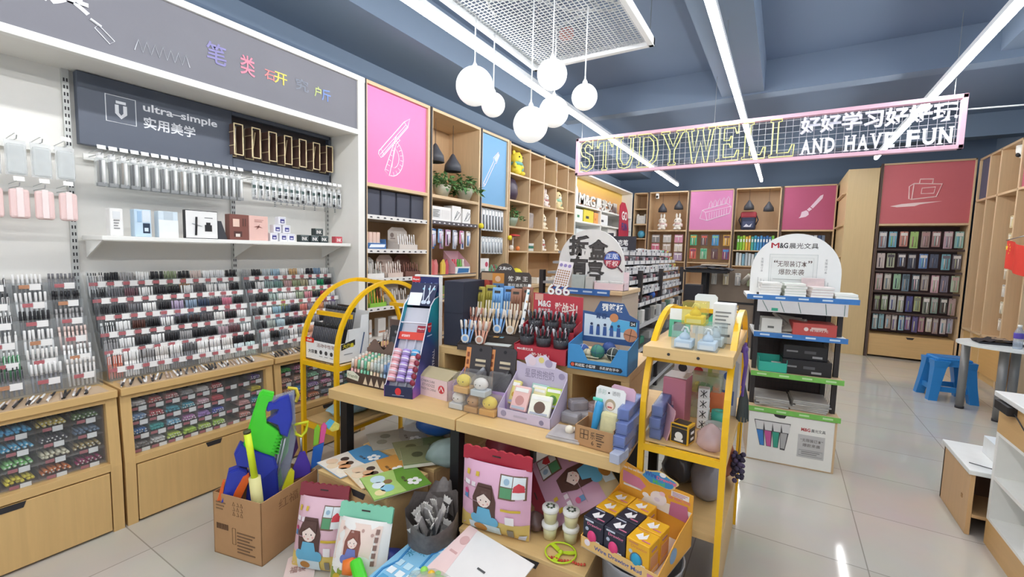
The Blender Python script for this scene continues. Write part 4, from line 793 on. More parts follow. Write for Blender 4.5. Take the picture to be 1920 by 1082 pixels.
for r_ in range(2):
    for k in range(4): pouch('craft_pack', '%s hanging craft pack, %s row under the pale pink panel' % (['green', 'brown', 'blue', 'amber', 'coral', 'mint', 'maroon', 'plum'][r_ * 4 + k], ('upper', 'lower')[r_]), 'craft pack', (-1.64 + .21 * k, 9.98, 1.93 - .28 * r_), .13, .22, HC[r_ * 4 + k], 'craft packs on the far wall', ('#efe8dc', HC[(r_ * 4 + k + 3) % 8]), 0)
for k in range(9):
    r_ = k // 3; pouch('gift_bag', '%s hung gift bag on the far wall, %s row under the rabbits' % (['grey', 'pale', 'pink', 'rose', 'beige', 'cream', 'plum', 'dusky pink', 'lilac'][k], ('top', 'middle', 'bottom')[r_]), 'gift bag', (-2.42 + .24 * (k % 3), 9.98, 1.93 - .19 * r_), .17, .17, ['#8c8a88', '#c8c4be', '#d898b0', '#d87a90', '#c8b8a8', '#e0d4c4', '#8a5a6a', '#c88a9a', '#b8a0b8'][k], 'gift bags on the far wall', ('#efe8e4',), 0)
FC = ['#6fb83a', '#8ac83a', '#a8cc40', '#e0b840', '#d8a440', '#4aa89a', '#3a98b8', '#3a88c0', '#4a90c8', '#3a78b8', '#3a70b0', '#4a7ab0']
for k in range(13): carton('file_folder', '%s folder, %s in the upper file row under the backpack' % (['green', 'lime', 'pale lime', 'amber', 'ochre', 'teal', 'cyan', 'azure', 'sky blue', 'blue', 'deep blue', 'steel blue', 'slate blue'][k], ORD[k]), 'folder', (-.8 + .05 * k, 10.0, 1.631), 0, .042, .25, .29 - .02 * (k % 2), M(FC[k % 12], .4), lambda b: b.rect(.008, .16, .034, .22, 0, M('#e8ecec')), 'folders in the upper file row')
for k in range(12): carton('magazine', 'pale magazine, %s in the lower file row under the backpack' % ORD[k], 'magazine', (-.8 + .055 * k, 10.0, 1.321), 0, .045, .25, .26 - .012 * (k % 3), M(['#c8d0d4', '#d8dcdc', '#8ab4c8', '#b8c4cc'][k % 4], .5), None, 'magazines in the lower file row')
for k in range(11): carton('notebook', '%s notebook, %s in the row under the magenta panel' % (['navy', 'slate', 'white'][k % 3], ORD[k]), 'notebook', (.0 + .06 * k, 10.0, 1.631), 0, .05, .25, .3, M(['#46587c', '#7888a0', '#d8dce4'][k % 3], .5), lambda b: b.rect(.01, .1, .04, .2, 0, M('#dfe3ea')), 'notebooks under the magenta panel')

# ---------------------------------------------------------------- block, red panel cabinet, wall on the counter side
RY = 8.75
t = thing('corner_block', 'pale oak end block between the far wall and the red panel cabinet', 'cabinet', (.78, RY, 0)); b = B(); b.rbox(0, .385, 0, 1.65, 0, 2.9, wood('#d6bb8a', 'z', .07), .003); b.done('body', t)
for z in (2.05, 2.55, 1.55, 1.0):
    b = B(); b.rbox(-.05, 0, .1, 1.1, z - .02, z, OAKY); b.done('ledge', t)
t, pn = backbay('wall cabinet under the salmon red panel with a drawn ink bottle', 1.19, 2.22, (), panel='#c8686c', pz=2.055, h=2.955, y=RY, name='pouch_cabinet')
RP = M('#f3d8d4', .7, 0)
b = B(); b.on((-1.19, .01, 0), X_, Z_); b.stroke([(1.52, 2.6), (1.57, 2.64), (1.88, 2.62), (1.83, 2.44), (1.56, 2.41), (1.53, 2.42)], .016, 0, RP, True); b.stroke([(1.57, 2.63), (1.56, 2.41)], .014, 0, RP); b.stroke([(1.63, 2.64), (1.635, 2.70), (1.78, 2.695), (1.775, 2.63)], .016, 0, RP); b.stroke([(1.66, 2.49), (1.665, 2.57), (1.81, 2.58), (1.80, 2.49)], .015, 0, RP, True); b.poly([(1.32, 2.315), (1.45, 2.345), (1.62, 2.36), (1.9, 2.375), (1.66, 2.335), (1.6, 2.31), (1.4, 2.30)], 0, RP); b.done('chalk_drawing', pn)
b = B(); b.rbox(.03, 1.0, .02, .43, .03, .36, CABX, .003); dr = b.done('drawer', t); b = B(); b.on((.515, .0185, 0), X_, Z_).poly([(-.05, .345), (.05, .345), (.03, .315), (-.03, .315)], 0, DARK); b.done('hand_hole', dr)
b = B(); b.box(.02, 1.01, .36, .40, .37, 2.02, M('#57464a', .7)); b.done('dark_backboard', t)
PAL5 = [['#9a9ea8', '#7ab8cc', '#c88a7c', '#a8c87a', '#9c8880', '#b08a88', '#bfa0a8', '#9cc4bc'], ['#d0c2bc', '#b8bca0', '#5c565c', '#4a4c58', '#6a88b8', '#5c6478', '#7cb4c0', '#77727a'], ['#c8a8a4', '#bab4a4', '#9cc0a0', '#8098a8', '#5c6c74', '#b8aca0', '#d8b0b8', '#8c8898', '#b0c0a8'], ['#5a4a48', '#9aa884', '#b8bcb8', '#b8bcb4', '#5a5c90', '#c0c490', '#8c9080', '#9cb4a8', '#5a605c', '#c0a8a4'], ['#8cb0b8', '#9cc4cc', '#b8a8a0', '#b8b0a8', '#98c8dc', '#8c80b0', '#6a6498', '#c890a8', '#c8c0ac', '#a89090', '#d0c8d0', '#c4c0d0']]
ZR = [1.95, 1.62, 1.31, .98, .68]
CN = ['grey', 'aqua', 'terracotta', 'lime', 'taupe', 'rose', 'mauve', 'mint', 'cream', 'pink', 'lilac', 'silver']
for r_ in range(5):
    n = len(PAL5[r_]); b = B(); b.rbox(.03, 1.0, .33, .36, ZR[r_] + .0, ZR[r_] + .02, M('#3a3238', .5)); b.rbox(.025, 1.005, .02, .05, ZR[r_] - .30, ZR[r_] - .27, M('#4a3a36', .6)) if r_ < 4 else None; b.done('hang_rail', t)
    for k in range(n):
        x = 1.19 + .09 + k * .86 / (n - 1); w = .72 / n * 1.05
        pouch('pencil_pouch', '%s pencil pouch, %s in the %s row under the salmon panel' % (CN[k], ORD[k], ORD[r_]), 'pencil pouch', (x, RY + .06 + .03 * (k % 2), ZR[r_] - .01), w, (.25, .23, .26, .25, .24)[r_] - .012 * (k % 3), PAL5[r_][k], 'pencil pouches under the salmon panel', (PAL5[r_][(k + 2) % n], ['#e4e0dc', PAL5[r_][k], '#c8c4c0', PAL5[r_][(k + 1) % n], '#e0dcd4'][(k * 2 + r_) % 5]), 0)
# counter side wall run
XR = 2.24
t = thing('side_wall_shelving', 'tall oak shelving with dark panel along the counter side wall', 'shelving', (XR, 7.0, 0))
b = B()
for y in (0, .42, 1.0, 1.35, 1.72): b.rbox(0, .45, y, y + .03, 0, 2.94, OAK)
b.done('upright', t)
b = B(); b.rbox(0, .45, 0, 1.75, 2.91, 2.94, OAKY); b.done('top_board', t); b = B(); b.rbox(0, .45, 0, 1.75, 2.34, 2.37, OAKY); b.done('shelf', t); b = B(); b.rbox(0, .45, 0, 1.75, .55, .58, OAKY); b.rbox(.025, .439, .031, 1.719, 0, .549, CABY); b.done('base', t)
b = B(); b.box(.44, .45, 0, 1.75, 0, 2.94, wood('#c69c66', 'y', .08)); b.done('back_panel', t)
b = B(); b.box(.02, .03, 1.38, 1.70, 2.37, 2.91, M('#53586c', .6)); b.done('dark_panel', t)
b = B(); b.box(.02, .03, .03, .4, 2.37, 2.91, M('#b8586c', .6)); b.done('red_panel', t)
b = B(); b.box(-.006, -.001, .1, .98, .1, .5, wood('#d1a566', 'y', .08)); b.done('cupboard_face', t)
t = thing('dome_camera', 'white dome security camera under the top board on the counter side', 'camera', (2.35, 7.72, 2.80)); b = B(); b.lathe([(.075, .1), (.075, .03), (.06, -.01), (.035, -.045), (.001, -.055)], WHITE, n=20); b.done('dome', t); b = B(); b.ball((-.05, -.01, -.01), .028, BLACK); b.done('lens', t)
b = B(); b.lathe([(.001, .1), (.05, .08), (.09, .02), (.12, 0), (.11, -.004)], M('#efe6d2', .6), n=18); tag(b.done('sun_hat', loc=(2.38, 7.55, 2.372)), 'cream rounded hat on the upper board of the counter side shelving', 'hat')
b = B(); b.on((2.3, 7.3, 2.55), (0, 1, 0), Z_).poly([(0, 0), (.25, .0), (.25, .1), (.22, .12), (.1, .3), (.08, .3)], 0, M('#6a6478', .6), .05); tag(b.done('hanging_pennant', loc=(0, .1, .0)), 'dark triangular pennant hanging beside the red panel on the counter side', 'pennant')  # stands for a dark hanging shade, cut as a flat tapered board
for r_ in range(7):
    for k in range(3):
        z = 2.08 - .21 * r_; c = ['#e0d0a0', '#e2cf9c', '#d9d4cc', '#c9b090', '#d0ccc8', '#d8d0b8', '#c8b8a8'][r_]
        pouch('key_ring_pack', '%s small pack, %s of its hook row, %s row from the top, counter side shelving' % (['cream', 'cream', 'white', 'beige', 'silver', 'ivory', 'tan'][r_], ORD[k], ORD[r_]), 'small pack', (2.33, 7.5 + .13 * k, z), .1, .15, c, 'small packs on the counter side shelving', ('#f0e8d8',), R(-90))
for k in range(5): pouch('hook_pack', 'pale hook pack, %s, on the hooks beside the red flag' % ORD[k], 'small pack', (2.33, 7.12 + .06 * (k % 2), 1.7 - .2 * k), .09, .14, '#d8d4cc', 'pale packs nearest the counter', ('#f0eae4',), R(-90))
t = thing('hand_flag', 'red flag with yellow stars on a thin pole on the counter side', 'flag', (2.05, 6.9, 1.75))
b = B(); b.sheet([[(.02 * math.sin(k * .9), -k * .06, z - .01 * k) for k in range(9)] for z in (0, -.15, -.3)], M('#d6382a', .6)); b.on((-.004, -.02, -.09), (0, -1, 0), Z_)
for cx, cy, r in ((.07, .01, .035), (.13, .04, .012), (.15, .01, .012), (.15, -.02, .012), (.13, -.05, .012)): b.poly([(cx + (r if k % 2 == 0 else r * .4) * math.sin(k * math.pi / 5), cy + (r if k % 2 == 0 else r * .4) * math.cos(k * math.pi / 5)) for k in range(10)], .02, M('#f2d24a'))
b.pop(); b.done('cloth', t); b = B(); b.tube([(0, -.5, .04), (0, .02, .0), ], .006, STEEL, 6); b.tube([(0, -.45, .03), (.2, -.4, .3)], .005, STEEL, 6); b.done('pole', t)
# ---------------------------------------------------------------- island: two tables, riser, arched racks
IA = R(3.4); TZ = .70
LOAK = wood('#dcb97f', 'x', .10); LOAKZ = wood('#dcb97f', 'z', .10)
for i, (u, lb) in enumerate(((-2.135, 'light wood display table on black legs, joining the yellow rack by the pen wall'), (-1.265, 'light wood display table on black legs, joining the yellow rack by the stool aisle'))):
    w = .868 if i == 0 else .78
    t = thing('display_table', lb, 'table', (u, 1.548 + i * .052, 0), IA)
    b = B(); b.rbox(0, w - .003, 0, 1.0, TZ - .055, TZ, LOAK, .003); b.done('table_top', t)
    for x, y in ((.05 if i == 0 else .0, .04), (w - .055, .04 if i == 0 else .34), (.05 if i == 0 else .0, .91), (w - .055, .91)):
        if i == 1 and x == 0: continue
        b = B(); b.box(x, x + .05, y, y + .05, 0, TZ - .055, BLACK); b.done('leg', t)
    b = B(); b.box(.05, w - .05, .93, .95, TZ - .1, TZ - .056, BLACK); b.done('rail', t)
t = thing('table_riser', 'light wood open fronted riser along the back of the display tables', 'display riser', (-1.67, 1.945, TZ + .001), IA)
b = B(); b.rbox(0, 1.10, 0, .5, .20, .24, LOAK, .003); b.done('top_board', t)
for x in (0, .19, .50, .78, 1.06): b = B(); b.rbox(x, x + .04, .0, .5, 0, .2, LOAKZ, .002); b.done('divider', t)
b = B(); b.rbox(0, 1.10, .48, .5, 0, .2, LOAK); b.done('back_panel', t)

def arch_rack(lb, x0, x1, y0, y1, zs, top, z0, boards):
    t = thing('arched_rack', lb, 'display rack', (x0, y0, 0), 0, 'yellow arched racks')
    w = x1 - x0; d = y1 - y0; r = .0125
    pts = [(0, 0)] + [(0, z0 * k / 3) for k in (1, 2, 3)] + [(d / 2 - d / 2 * math.cos(a), z0 + (top - z0) * math.sin(a) ** .92) for a in [math.pi * k / 22 for k in range(1, 22)]] + [(d, z0 * k / 3) for k in (3, 2, 1)] + [(d, 0)]
    for x in (0, w):
        b = B()
        for (a, c) in zip(pts, pts[1:]):
            pass
        b.tube([(x, p[0], p[1]) for p in pts], .0165, YEL, 4); b.done('arch', t)
    for z in zs:
        b = B()
        for y in (0, d): b.box(0, w, y - .011, y + .011, z - .034, z - .006, YEL)
        for x in (0, w): b.box(x - .011, x + .011, 0, d, z - .034, z - .006, YEL)
        b.done('shelf_frame', t)
    yc = d * .13; zc = z0 + (top - z0) * .56
    for y in (yc, d - yc): b = B(); b.box(0, w, y - .01, y + .01, zc - .013, zc + .013, YEL); b.done('cross_bar', t)
    b = B(); b.box(0, w, d / 2 - .01, d / 2 + .01, top - .014, top + .006, YEL); b.done('cross_bar', t)
    for (z, ya, yb, th) in boards: b = B(); b.rbox(-.012, w + .012, ya, yb, z - th, z, LOAK, .002); b.done('shelf_board', t)
    return t
arch_rack('yellow arched metal rack at the pen wall end holding a white pen carton', -2.53, -2.205, 1.655, 2.49, (.795, .40), 1.275, .82, ((.795, .02, .82, .006), (.40, .02, .82, .012)))
tr = arch_rack('yellow arched metal rack at the stool aisle end holding clear gift boxes', -.455, -.145, 1.82, 2.70, (.725,), 1.245, .82, ((1.128, -.01, .72, .045), (.725, .02, .86, .008), (.40, .02, .86, .03)))
b = B(); b.box(.295, .31, .1, .86, 0, .37, LOAKZ); b.box(0, .015, .1, .86, 0, .37, LOAKZ); b.done('base_panel', tr)
b = B()
for x in (.09, .2): b.on((x, -.0105, 1.105), X_, Z_).disc(0, 0, .006, 0, DARK).pop()
b.done('screw_hole', tr)

# --- white pen carton on the pen-wall-end rack
t = thing('pen_carton', 'white counter carton of black pens on the yellow rack, with red corner tag', 'pen carton', (-2.368, 1.668, .797), 0)
b = B(); CW = M('#f3f3f1', .5)
b.box(-.15, .15, 0, .003, 0, .12, CW)
for sx in (-.15, .147): b.on((sx, 0, 0), Y_, Z_).poly([(0, 0), (.24, 0), (.24, .28), (.18, .28), (.17, .2), (.08, .2), (.06, .12), (0, .12)], 0, CW, .003).pop()
b.box(-.15, .15, 0, .24, 0, .004, CW); b.box(-.15, .15, .08, .083, .1, .2, M('#2f2b2c')); b.box(-.15, .15, .237, .24, 0, .3, CW); b.box(-.15, -.01, .234, .237, .25, .32, M('#3c302c'))
b.on((-.15, -.0005, 0), X_, Z_); b.poly([(.0, .105), (.08, .105), (.085, .12), (.08, .135), (.0, .135)], 0, M('#d8301f')); b.text('deli', .014, .112, .016, .0015, TAGW, .03, .05); b.text('活动中性笔', .11, .085, .024, 0, M('#8a5a4a'), .01, .17); b.text('大容量', .025, .04, .024, 0, M('#3a3838'), .02, .09)
for k in range(3): b.disc(.15 + .05 * k, .055, .013, 0, M('#3a3a3c')); b.rect(.135 + .05 * k, .028, .165 + .05 * k, .032, 0, M('#9a9a9a'))
b.pop(); b.on((.1505, 0, 0), Y_, Z_); b.poly([(.03, .08), (.13, .1), (.13, .135), (.03, .115)], 0, M('#2a2a26')); b.text('大能量', .04, .09, .026, .0015, M('#e8d83a'), .03, .08); b.stroke([(.17, .04), (.2, .17)], .008, .001, M('#5a6a88')); b.rect(.05, .05, .11, .054, 0, M('#8a8a8a')); b.pop()
b.done('carton', t)
b = B(); b.on((-.15, .2335, .25), X_, Z_).text('大能量', .02, .012, .04, .001, M('#c8a868'), .03, .11); b.done('header_lettering', t)
for r_ in range(2):
    for k in range(18): o = inst(pen_mesh('flat', '#5a5a60', '#232326', .14), 'black_pen', (-.138 + .0162 * k, .03 + .085 * r_, .09 + .1 * r_), (-.22, 0, 0)); o.parent = t

# --- brown tiered stand with many cartoon pens
t = thing('pen_stand', 'brown wavy backed pen stand full of pastel cartoon pens beside the yellow rack', 'pen stand', (-1.985, 1.70, TZ), IA)
BRD = M('#4a3a34', .6); BRL = M('#7a6258', .6)
b = B(); b.box(-.17, .17, 0, .003, 0, .07, BRD); b.box(-.17, .17, 0, .27, 0, .004, BRD)
for sx in (-.17, .167): b.on((sx, 0, 0), Y_, Z_).poly([(0, 0), (.27, 0), (.27, .2), (.15, .13), (0, .07)], 0, BRD, .003).pop()
b.on((-.17, .16, .05), X_, Z_).poly([(0, 0), (.34, 0), (.34, .13)] + [(.34 - .0085 * k, .16 + .03 * math.sin(k * .4 + 1.2)) for k in range(1, 40)] + [(0, .13)], 0, BRL, .004).pop()
b.on((-.17, -.0005, 0), X_, Z_); b.poly([(.0, .03), (.09, .02), (.1, .05), (.05, .075), (.0, .07)], 0, M('#e0e4d4')); b.text('Friends', .008, .035, .022, .0015, M('#6a7a5a'), .01, .08)
for k in range(4): b.poly([(.13 + .045 * k, .01), (.15 + .045 * k, .055), (.165 + .045 * k, .01)], 0, M('#d8c8b0'))
b.pop(); b.done('tray', t)
PP = ['#e8b4b0', '#eec0aa', '#8acca8', '#7cc4a4', '#e8e2c0', '#e8c8a8', '#c8d4d0', '#a8c0d8', '#8aa8d0', '#d8dce4']
for r_ in range(5):
    for k in range(13):
        c = PP[int((k + r_ * .6) * .72) % 10]
        o = inst(pen_mesh('cap', c, PP[(int(k * .72) + 1) % 10] if k % 3 else '#e8e4dc', .132), 'pastel_pen', (-.155 + .0258 * k, .018 + .027 * r_, .006 + .006 * r_), (-.1, 0, 0)); o.parent = t; o.scale = (1.5, 1.5, 1)
t = thing('pen_stand', 'rear brown tray of pink and blue pens behind the wavy stand', 'pen stand', (-2.06, 1.97, TZ), IA)
b = B(); b.box(-.13, .13, 0, .1, 0, .16, BRD); b.box(-.13, .13, .1, .103, 0, .33, M('#6a5650', .6)); b.done('tray', t)
for r_ in range(3):
    for k in range(10): c = ['#d8a08c', '#c88a7a', '#e0b090', '#a8604c', '#8ab4dc', '#6a9cd4', '#9ac0e4'][min(6, int(k * .65))]; o = inst(pen_mesh('cap', c, '#c8b8b0' if k < 5 else '#b0cdea', .14), 'pastel_pen', (-.115 + .0255 * k, .015 + .03 * r_, .165 + .01 * r_ - .05), (-.1, 0, 0)); o.parent = t
def hang_card(name, lb, cat, loc, rz, w, h, col, tilt=0.0, deco=None, group=None, thick=.004):
    """flat header card pack standing up: local x width, z height, front at -y"""
    t = thing(name, lb, cat, loc, rz, group); t.rotation_euler = (tilt, 0, rz)
    b = B(); r = .012; b.on((-w / 2, 0, 0), X_, Z_); b.poly([(0, 0), (w, 0), (w, h - r), (w - r, h), (r, h), (0, h - r)], -thick, M(col, .45), thick)
    if deco: deco(b)
    b.pop(); b.done('card', t)
    return t
for k in range(2):
    t = hang_card('black_pen_pack', ('black pen card pack leaning behind the pastel pens', 'black pen card pack next to the tall slanted tower')[k], 'pen pack', (-1.985 + .085 * k, 1.88 + .02 * k, TZ), IA, .095, .33 - .02 * k, '#35373c', -.12, lambda b: (b.rect(.02, .2, .075, .26, 0, M('#55585e')), b.disc(.047, .29, .009, 0, M('#8a8c90'))))
    b = B()
    for q in range(4): b.tube([(-.03 + .02 * q, -.012, .05), (-.03 + .02 * q, -.012, .19)], .006, M('#cfcabf', .4), 6)
    b.done('pen', t)
t = thing('pen_bundle_box', 'white pen box with clear pen bundle behind the black packs', 'pen box', (-2.065, 2.17, TZ), IA)
b = B(); b.rbox(-.12, .12, 0, .13, 0, .34, CW); b.rbox(-.1, .12, .1, .13, .34, .62, CW); b.on((-.12, -.0005, 0), X_, Z_)
for k in range(3): b.rect(.1 + .035 * k, .26, .125 + .035 * k, .285, 0, M('#c85a5a'))
b.rect(.03, .2, .13, .215, 0, M('#9a9a9c')); b.pop(); b.on((-.1, .0995, .34), X_, Z_); b.disc(.16, .2, .022, 0, M('#d83a4a')); b.text('10', .15, .19, .018, .0015, TAGW, .02, .02); b.disc(.06, .2, .018, 0, M('#aab0b8')); b.rect(.03, .12, .1, .128, 0, M('#8a8a8c')); b.pop(); b.done('box', t)
for r_ in range(2):
    for k in range(11): o = inst(pen_mesh('cap', '#e6e8ea', '#b8bcc0', .14), 'clear_pen', (-.105 + .021 * k, .03 + .05 * r_, .34 + .09 * r_ - .0), (-.08, 0, 0)); o.parent = t
# --- tall slanted tower
t = thing('eraser_tower', 'tall slanted navy and teal display tower with round erasers and scissors picture', 'display tower', (-1.71, 1.665, TZ), R(17)); t.scale = (1, 1, 1.13)
NV = M('#1f2a52', .45); GRD = bpy.data.materials.new('night_print'); GRD.use_nodes = True; nt = GRD.node_tree; bs = nt.nodes['Principled BSDF']; bs.inputs['Roughness'].default_value = .4
tc = nt.nodes.new('ShaderNodeTexCoord'); mp = nt.nodes.new('ShaderNodeMapping'); mp.inputs['Rotation'].default_value = (R(35), 0, 0); sp = nt.nodes.new('ShaderNodeSeparateXYZ'); cr = nt.nodes.new('ShaderNodeValToRGB'); mr = nt.nodes.new('ShaderNodeMapRange'); mr.inputs[1].default_value = -.05; mr.inputs[2].default_value = .46
els = cr.color_ramp.elements; els[0].color = lin('#c86ab0'); els[1].color = lin('#1f9aa8')
for p_, c_ in ((.25, '#5a4ab0'), (.5, '#26346e'), (.72, '#1c3f7c')): e_ = els.new(p_); e_.color = lin(c_)
nt.links.new(tc.outputs['Object'], mp.inputs['Vector']); nt.links.new(mp.outputs['Vector'], sp.inputs[0]); nt.links.new(sp.outputs[2], mr.inputs[0]); nt.links.new(mr.outputs[0], cr.inputs[0]); nt.links.new(cr.outputs[0], bs.inputs['Base Color'])
EDGE = M('#e8e6ee', .5)
b = B()
for sx in (-.085, .081):
    b.on((sx, 0, 0), Y_, Z_); prof = [(0, 0), (.33, 0), (.33, .46), (.27, .45), (.22, .42), (.02, .06), (0, .05)]; b.poly(prof, 0, GRD, .004); b.pop()
    b.tube([(sx + .002, p[0], p[1]) for p in prof[2:]], .003, EDGE, 4)
b.box(-.085, .085, 0, .003, 0, .055, NV); b.box(-.085, .085, .322, .326, 0, .46, NV)
b.done('side_panel', t)
b = B(); b.on((-.083, .03, .05), X_, (0, .205, .36))
b.rect(0, 0, .166, .415, -.02, M('#c9c8d2', .5), .003); b.rect(.0, .235, .166, .275, 0, M('#dc4436')); b.rect(.0, .32, .166, .325, .0, EDGE, .012)
for k in range(1, 3): b.rect(.055 * k, 0, .055 * k + .002, .235, -.017, EDGE, .02)
b.rect(.1, .28, .15, .315, -.01, M('#a8283c')); b.text('Maped', .105, .292, .012, -.008, TAGW, .02, .04); b.text('erasers', .02, .248, .012, .0015, TAGW, .01, .05); b.done('slanted_shelf', t)
b = B(); b.on((-.083, .245, .415), X_, (0, .07, .1)); b.rect(0, 0, .166, .135, 0, M('#232a4e', .5)); b.rect(.005, .0, .085, .075, .0015, M('#f0f2f4'))
for (x0, x1) in ((.1, .085), (.135, .12), (.11, .15)): b.stroke([(x0, .02), (x1, .12)], .006, .003, M('#dfe6f2')); b.disc(x0, .02, .011, .003, M('#d8e4f4')); b.disc(x1, .1, .007, .003, M('#8ac4d8'))
b.done('scissors_picture', t)
b = B(); b.on((-.085, .325, .46), X_, Z_); b.rect(0, -.05, .17, .10, 0, M('#26306a')); b.rect(0, -.05, .17, .02, .0012, M('#2c5a7c')); b.text('Nightfall', .02, .02, .05, .003, M('#9ab4e8'), .0, .14); b.poly([(.0, .07), (.05, .07), (.055, .085), (.05, .1), (.0, .1)], .003, M('#d83a3a')); b.text('Maped', .006, .078, .012, .005, TAGW, .02, .04); b.done('header_card', t)
b = B(); b.on((.0853, 0, 0), Y_, Z_); b.disc(.2, .31, .022, 0, M('#d8303a')); b.rect(.175, .31, .225, .335, 0, M('#d8303a')); b.text('Maped', .18, .313, .012, .0015, TAGW, .02, .04); b.rect(.17, .27, .23, .275, 0, M('#c8d0e8')); b.push(Matrix.Translation((.25, .03, 0)) @ Matrix.Rotation(R(90), 4, 'Z')); b.text('NIGHTFALL', 0, -.02, .03, .001, M('#e4e8f4'), .01, .16); b.pop(); b.pop()
b.on((-.085, -.0005, 0), X_, Z_); b.disc(.085, .03, .018, 0, M('#d8303a')); b.rect(.05, .01, .12, .013, 0, M('#8a9ab8')); b.pop(); b.done('lettering', t)
EC = [['#e8b0b8', '#a890cc', '#5aa8d8'], ['#e8a8b0', '#b49ad4', '#e8b4b4'], ['#e8b0b4', '#ac94d0', '#e0a8b0'], ['#e8b4b8', '#b098d0', '#b4a0d8'], ['#e4a8b0', '#a48ccc', '#b09ad4']]
for r_ in range(5):
    for k in range(3):
        b = B(); b.lathe([(.020, -.0155), (.0235, -.013), (.0235, .013), (.020, .0155)], M(EC[r_][k], .45), n=18); b.lathe([(.0237, -.003), (.0237, .003)], M('#e6e0ea', .5), n=18); o = b.done('round_eraser', t)
        s_ = .03 + .0325 * (4 - r_); o.location = (-.056 + .054 * k, .018 + s_ * .495, .058 + s_ * .87); o.rotation_euler = (R(-29.5), 0, 0)
    b = B(); b.lathe([(.013, -.008), (.013, .008)], M('#8a2c40'), n=14); o = b.done('round_eraser', t); s_ = .02 + .0325 * r_; o.location = (.079, .0 + s_ * .495, .058 + s_ * .87); o.rotation_euler = (R(60), 0, 0)

# --- black carton panel on the riser
b = B(); b.rbox(-.065, .065, 0, .25, 0, .375, M('#2a2d3c', .6), .004); b.box(-.066, .066, -.001, .25, .19, .192, M('#1d2030')); tag(b.done('dark_carton', loc=(-1.60, 1.985, TZ + .243), rz=IA + .05), 'plain dark navy carton standing on the riser behind the slanted tower', 'carton')
# --- pink tea box, cubes
t = thing('pink_box', 'open topped pale pink box with red round mark, beside the slanted tower', 'box', (-1.565, 1.775, TZ), R(-2))
b = B(); PKP = M('#edd3d3', .55); b.box(-.105, .105, 0, .003, 0, .105, PKP); b.box(-.105, -.102, 0, .16, 0, .105, PKP); b.box(.102, .105, 0, .16, 0, .105, PKP); b.box(-.105, .105, .157, .16, 0, .12, M('#9a8a5a')); b.box(-.1, .1, .006, .155, .002, .07, M('#a8986a', .6)); b.on((-.105, .0, .105), X_, (0, .8, .35)).rect(0, 0, .21, .09, 0, M('#b8aa88')).pop()
b.on((-.105, -.0005, 0), X_, Z_); MT = M('#7a6a66', .6); b.text('CYBERCUBE', .02, .078, .012, 0, MT, 0, .1); b.text('ETVSDIZE', .03, .055, .015, 0, MT, 0, .09); b.text('MADE IN CHINA', .02, .034, .013, 0, MT, 0, .11); b.disc(.168, .055, .022, 0, M('#c8404a')); b.stroke([(.155, .045), (.168, .07), (.182, .045)], .006, .001, TAGW); b.pop(); b.done('box', t)
dolls = [('#f0d84a', 'yellow'), ('#efeef0', 'white'), ('#c89a6a', 'tan')]
def doll(lb, x, y, z, s, col, base):
    t = thing('doll_cube', lb, 'boxed doll', (x, y, z), R(3), 'clear cubes with round headed dolls')
    b = B(); b.rbox(-.043 * s, .043 * s, 0, .075, 0, .086 * s, clear('#f2efe8', .14, .08), .002, 1); b.done('clear_cube', t)
    b = B(); b.rbox(-.04 * s, .04 * s, .004, .07, .002, .03 * s, M(base, .6)); b.done('base_card', t)
    b = B(); b.ball((0, .036, .054 * s), .031 * s, M(col, .5), 1.18, 1, .95); b.ball((0, .034, .03 * s), .016, M(col, .5)); b.done('doll', t)
    b = B()
    for sx in (-1, 1): b.ball((sx * .012 * s, .006, .056 * s), .003, BLACK, n=6, k=4)
    b.done('eye', t)
doll('clear cube with a white doll on the bottom level, beside the pink box', -1.352, 1.70, TZ, 1, '#efeef0', '#d8dce2'); doll('clear cube with a tan doll on the bottom level, middle', -1.263, 1.705, TZ, .98, '#c89a6a', '#c89a5a'); doll('clear cube with a yellow doll on the bottom level, beside the lilac tray', -1.17, 1.71, TZ, 1.08, '#f0d84a', '#e0aa4a')
doll('clear cube with a yellow doll on the upper level', -1.322, 1.70, TZ + .088, 1.08, '#f0dc5a', '#e8b86a'); doll('clear cube with a white doll on the upper level', -1.222, 1.705, TZ + .088, 1.05, '#f0f0f2', '#cfdbe6')
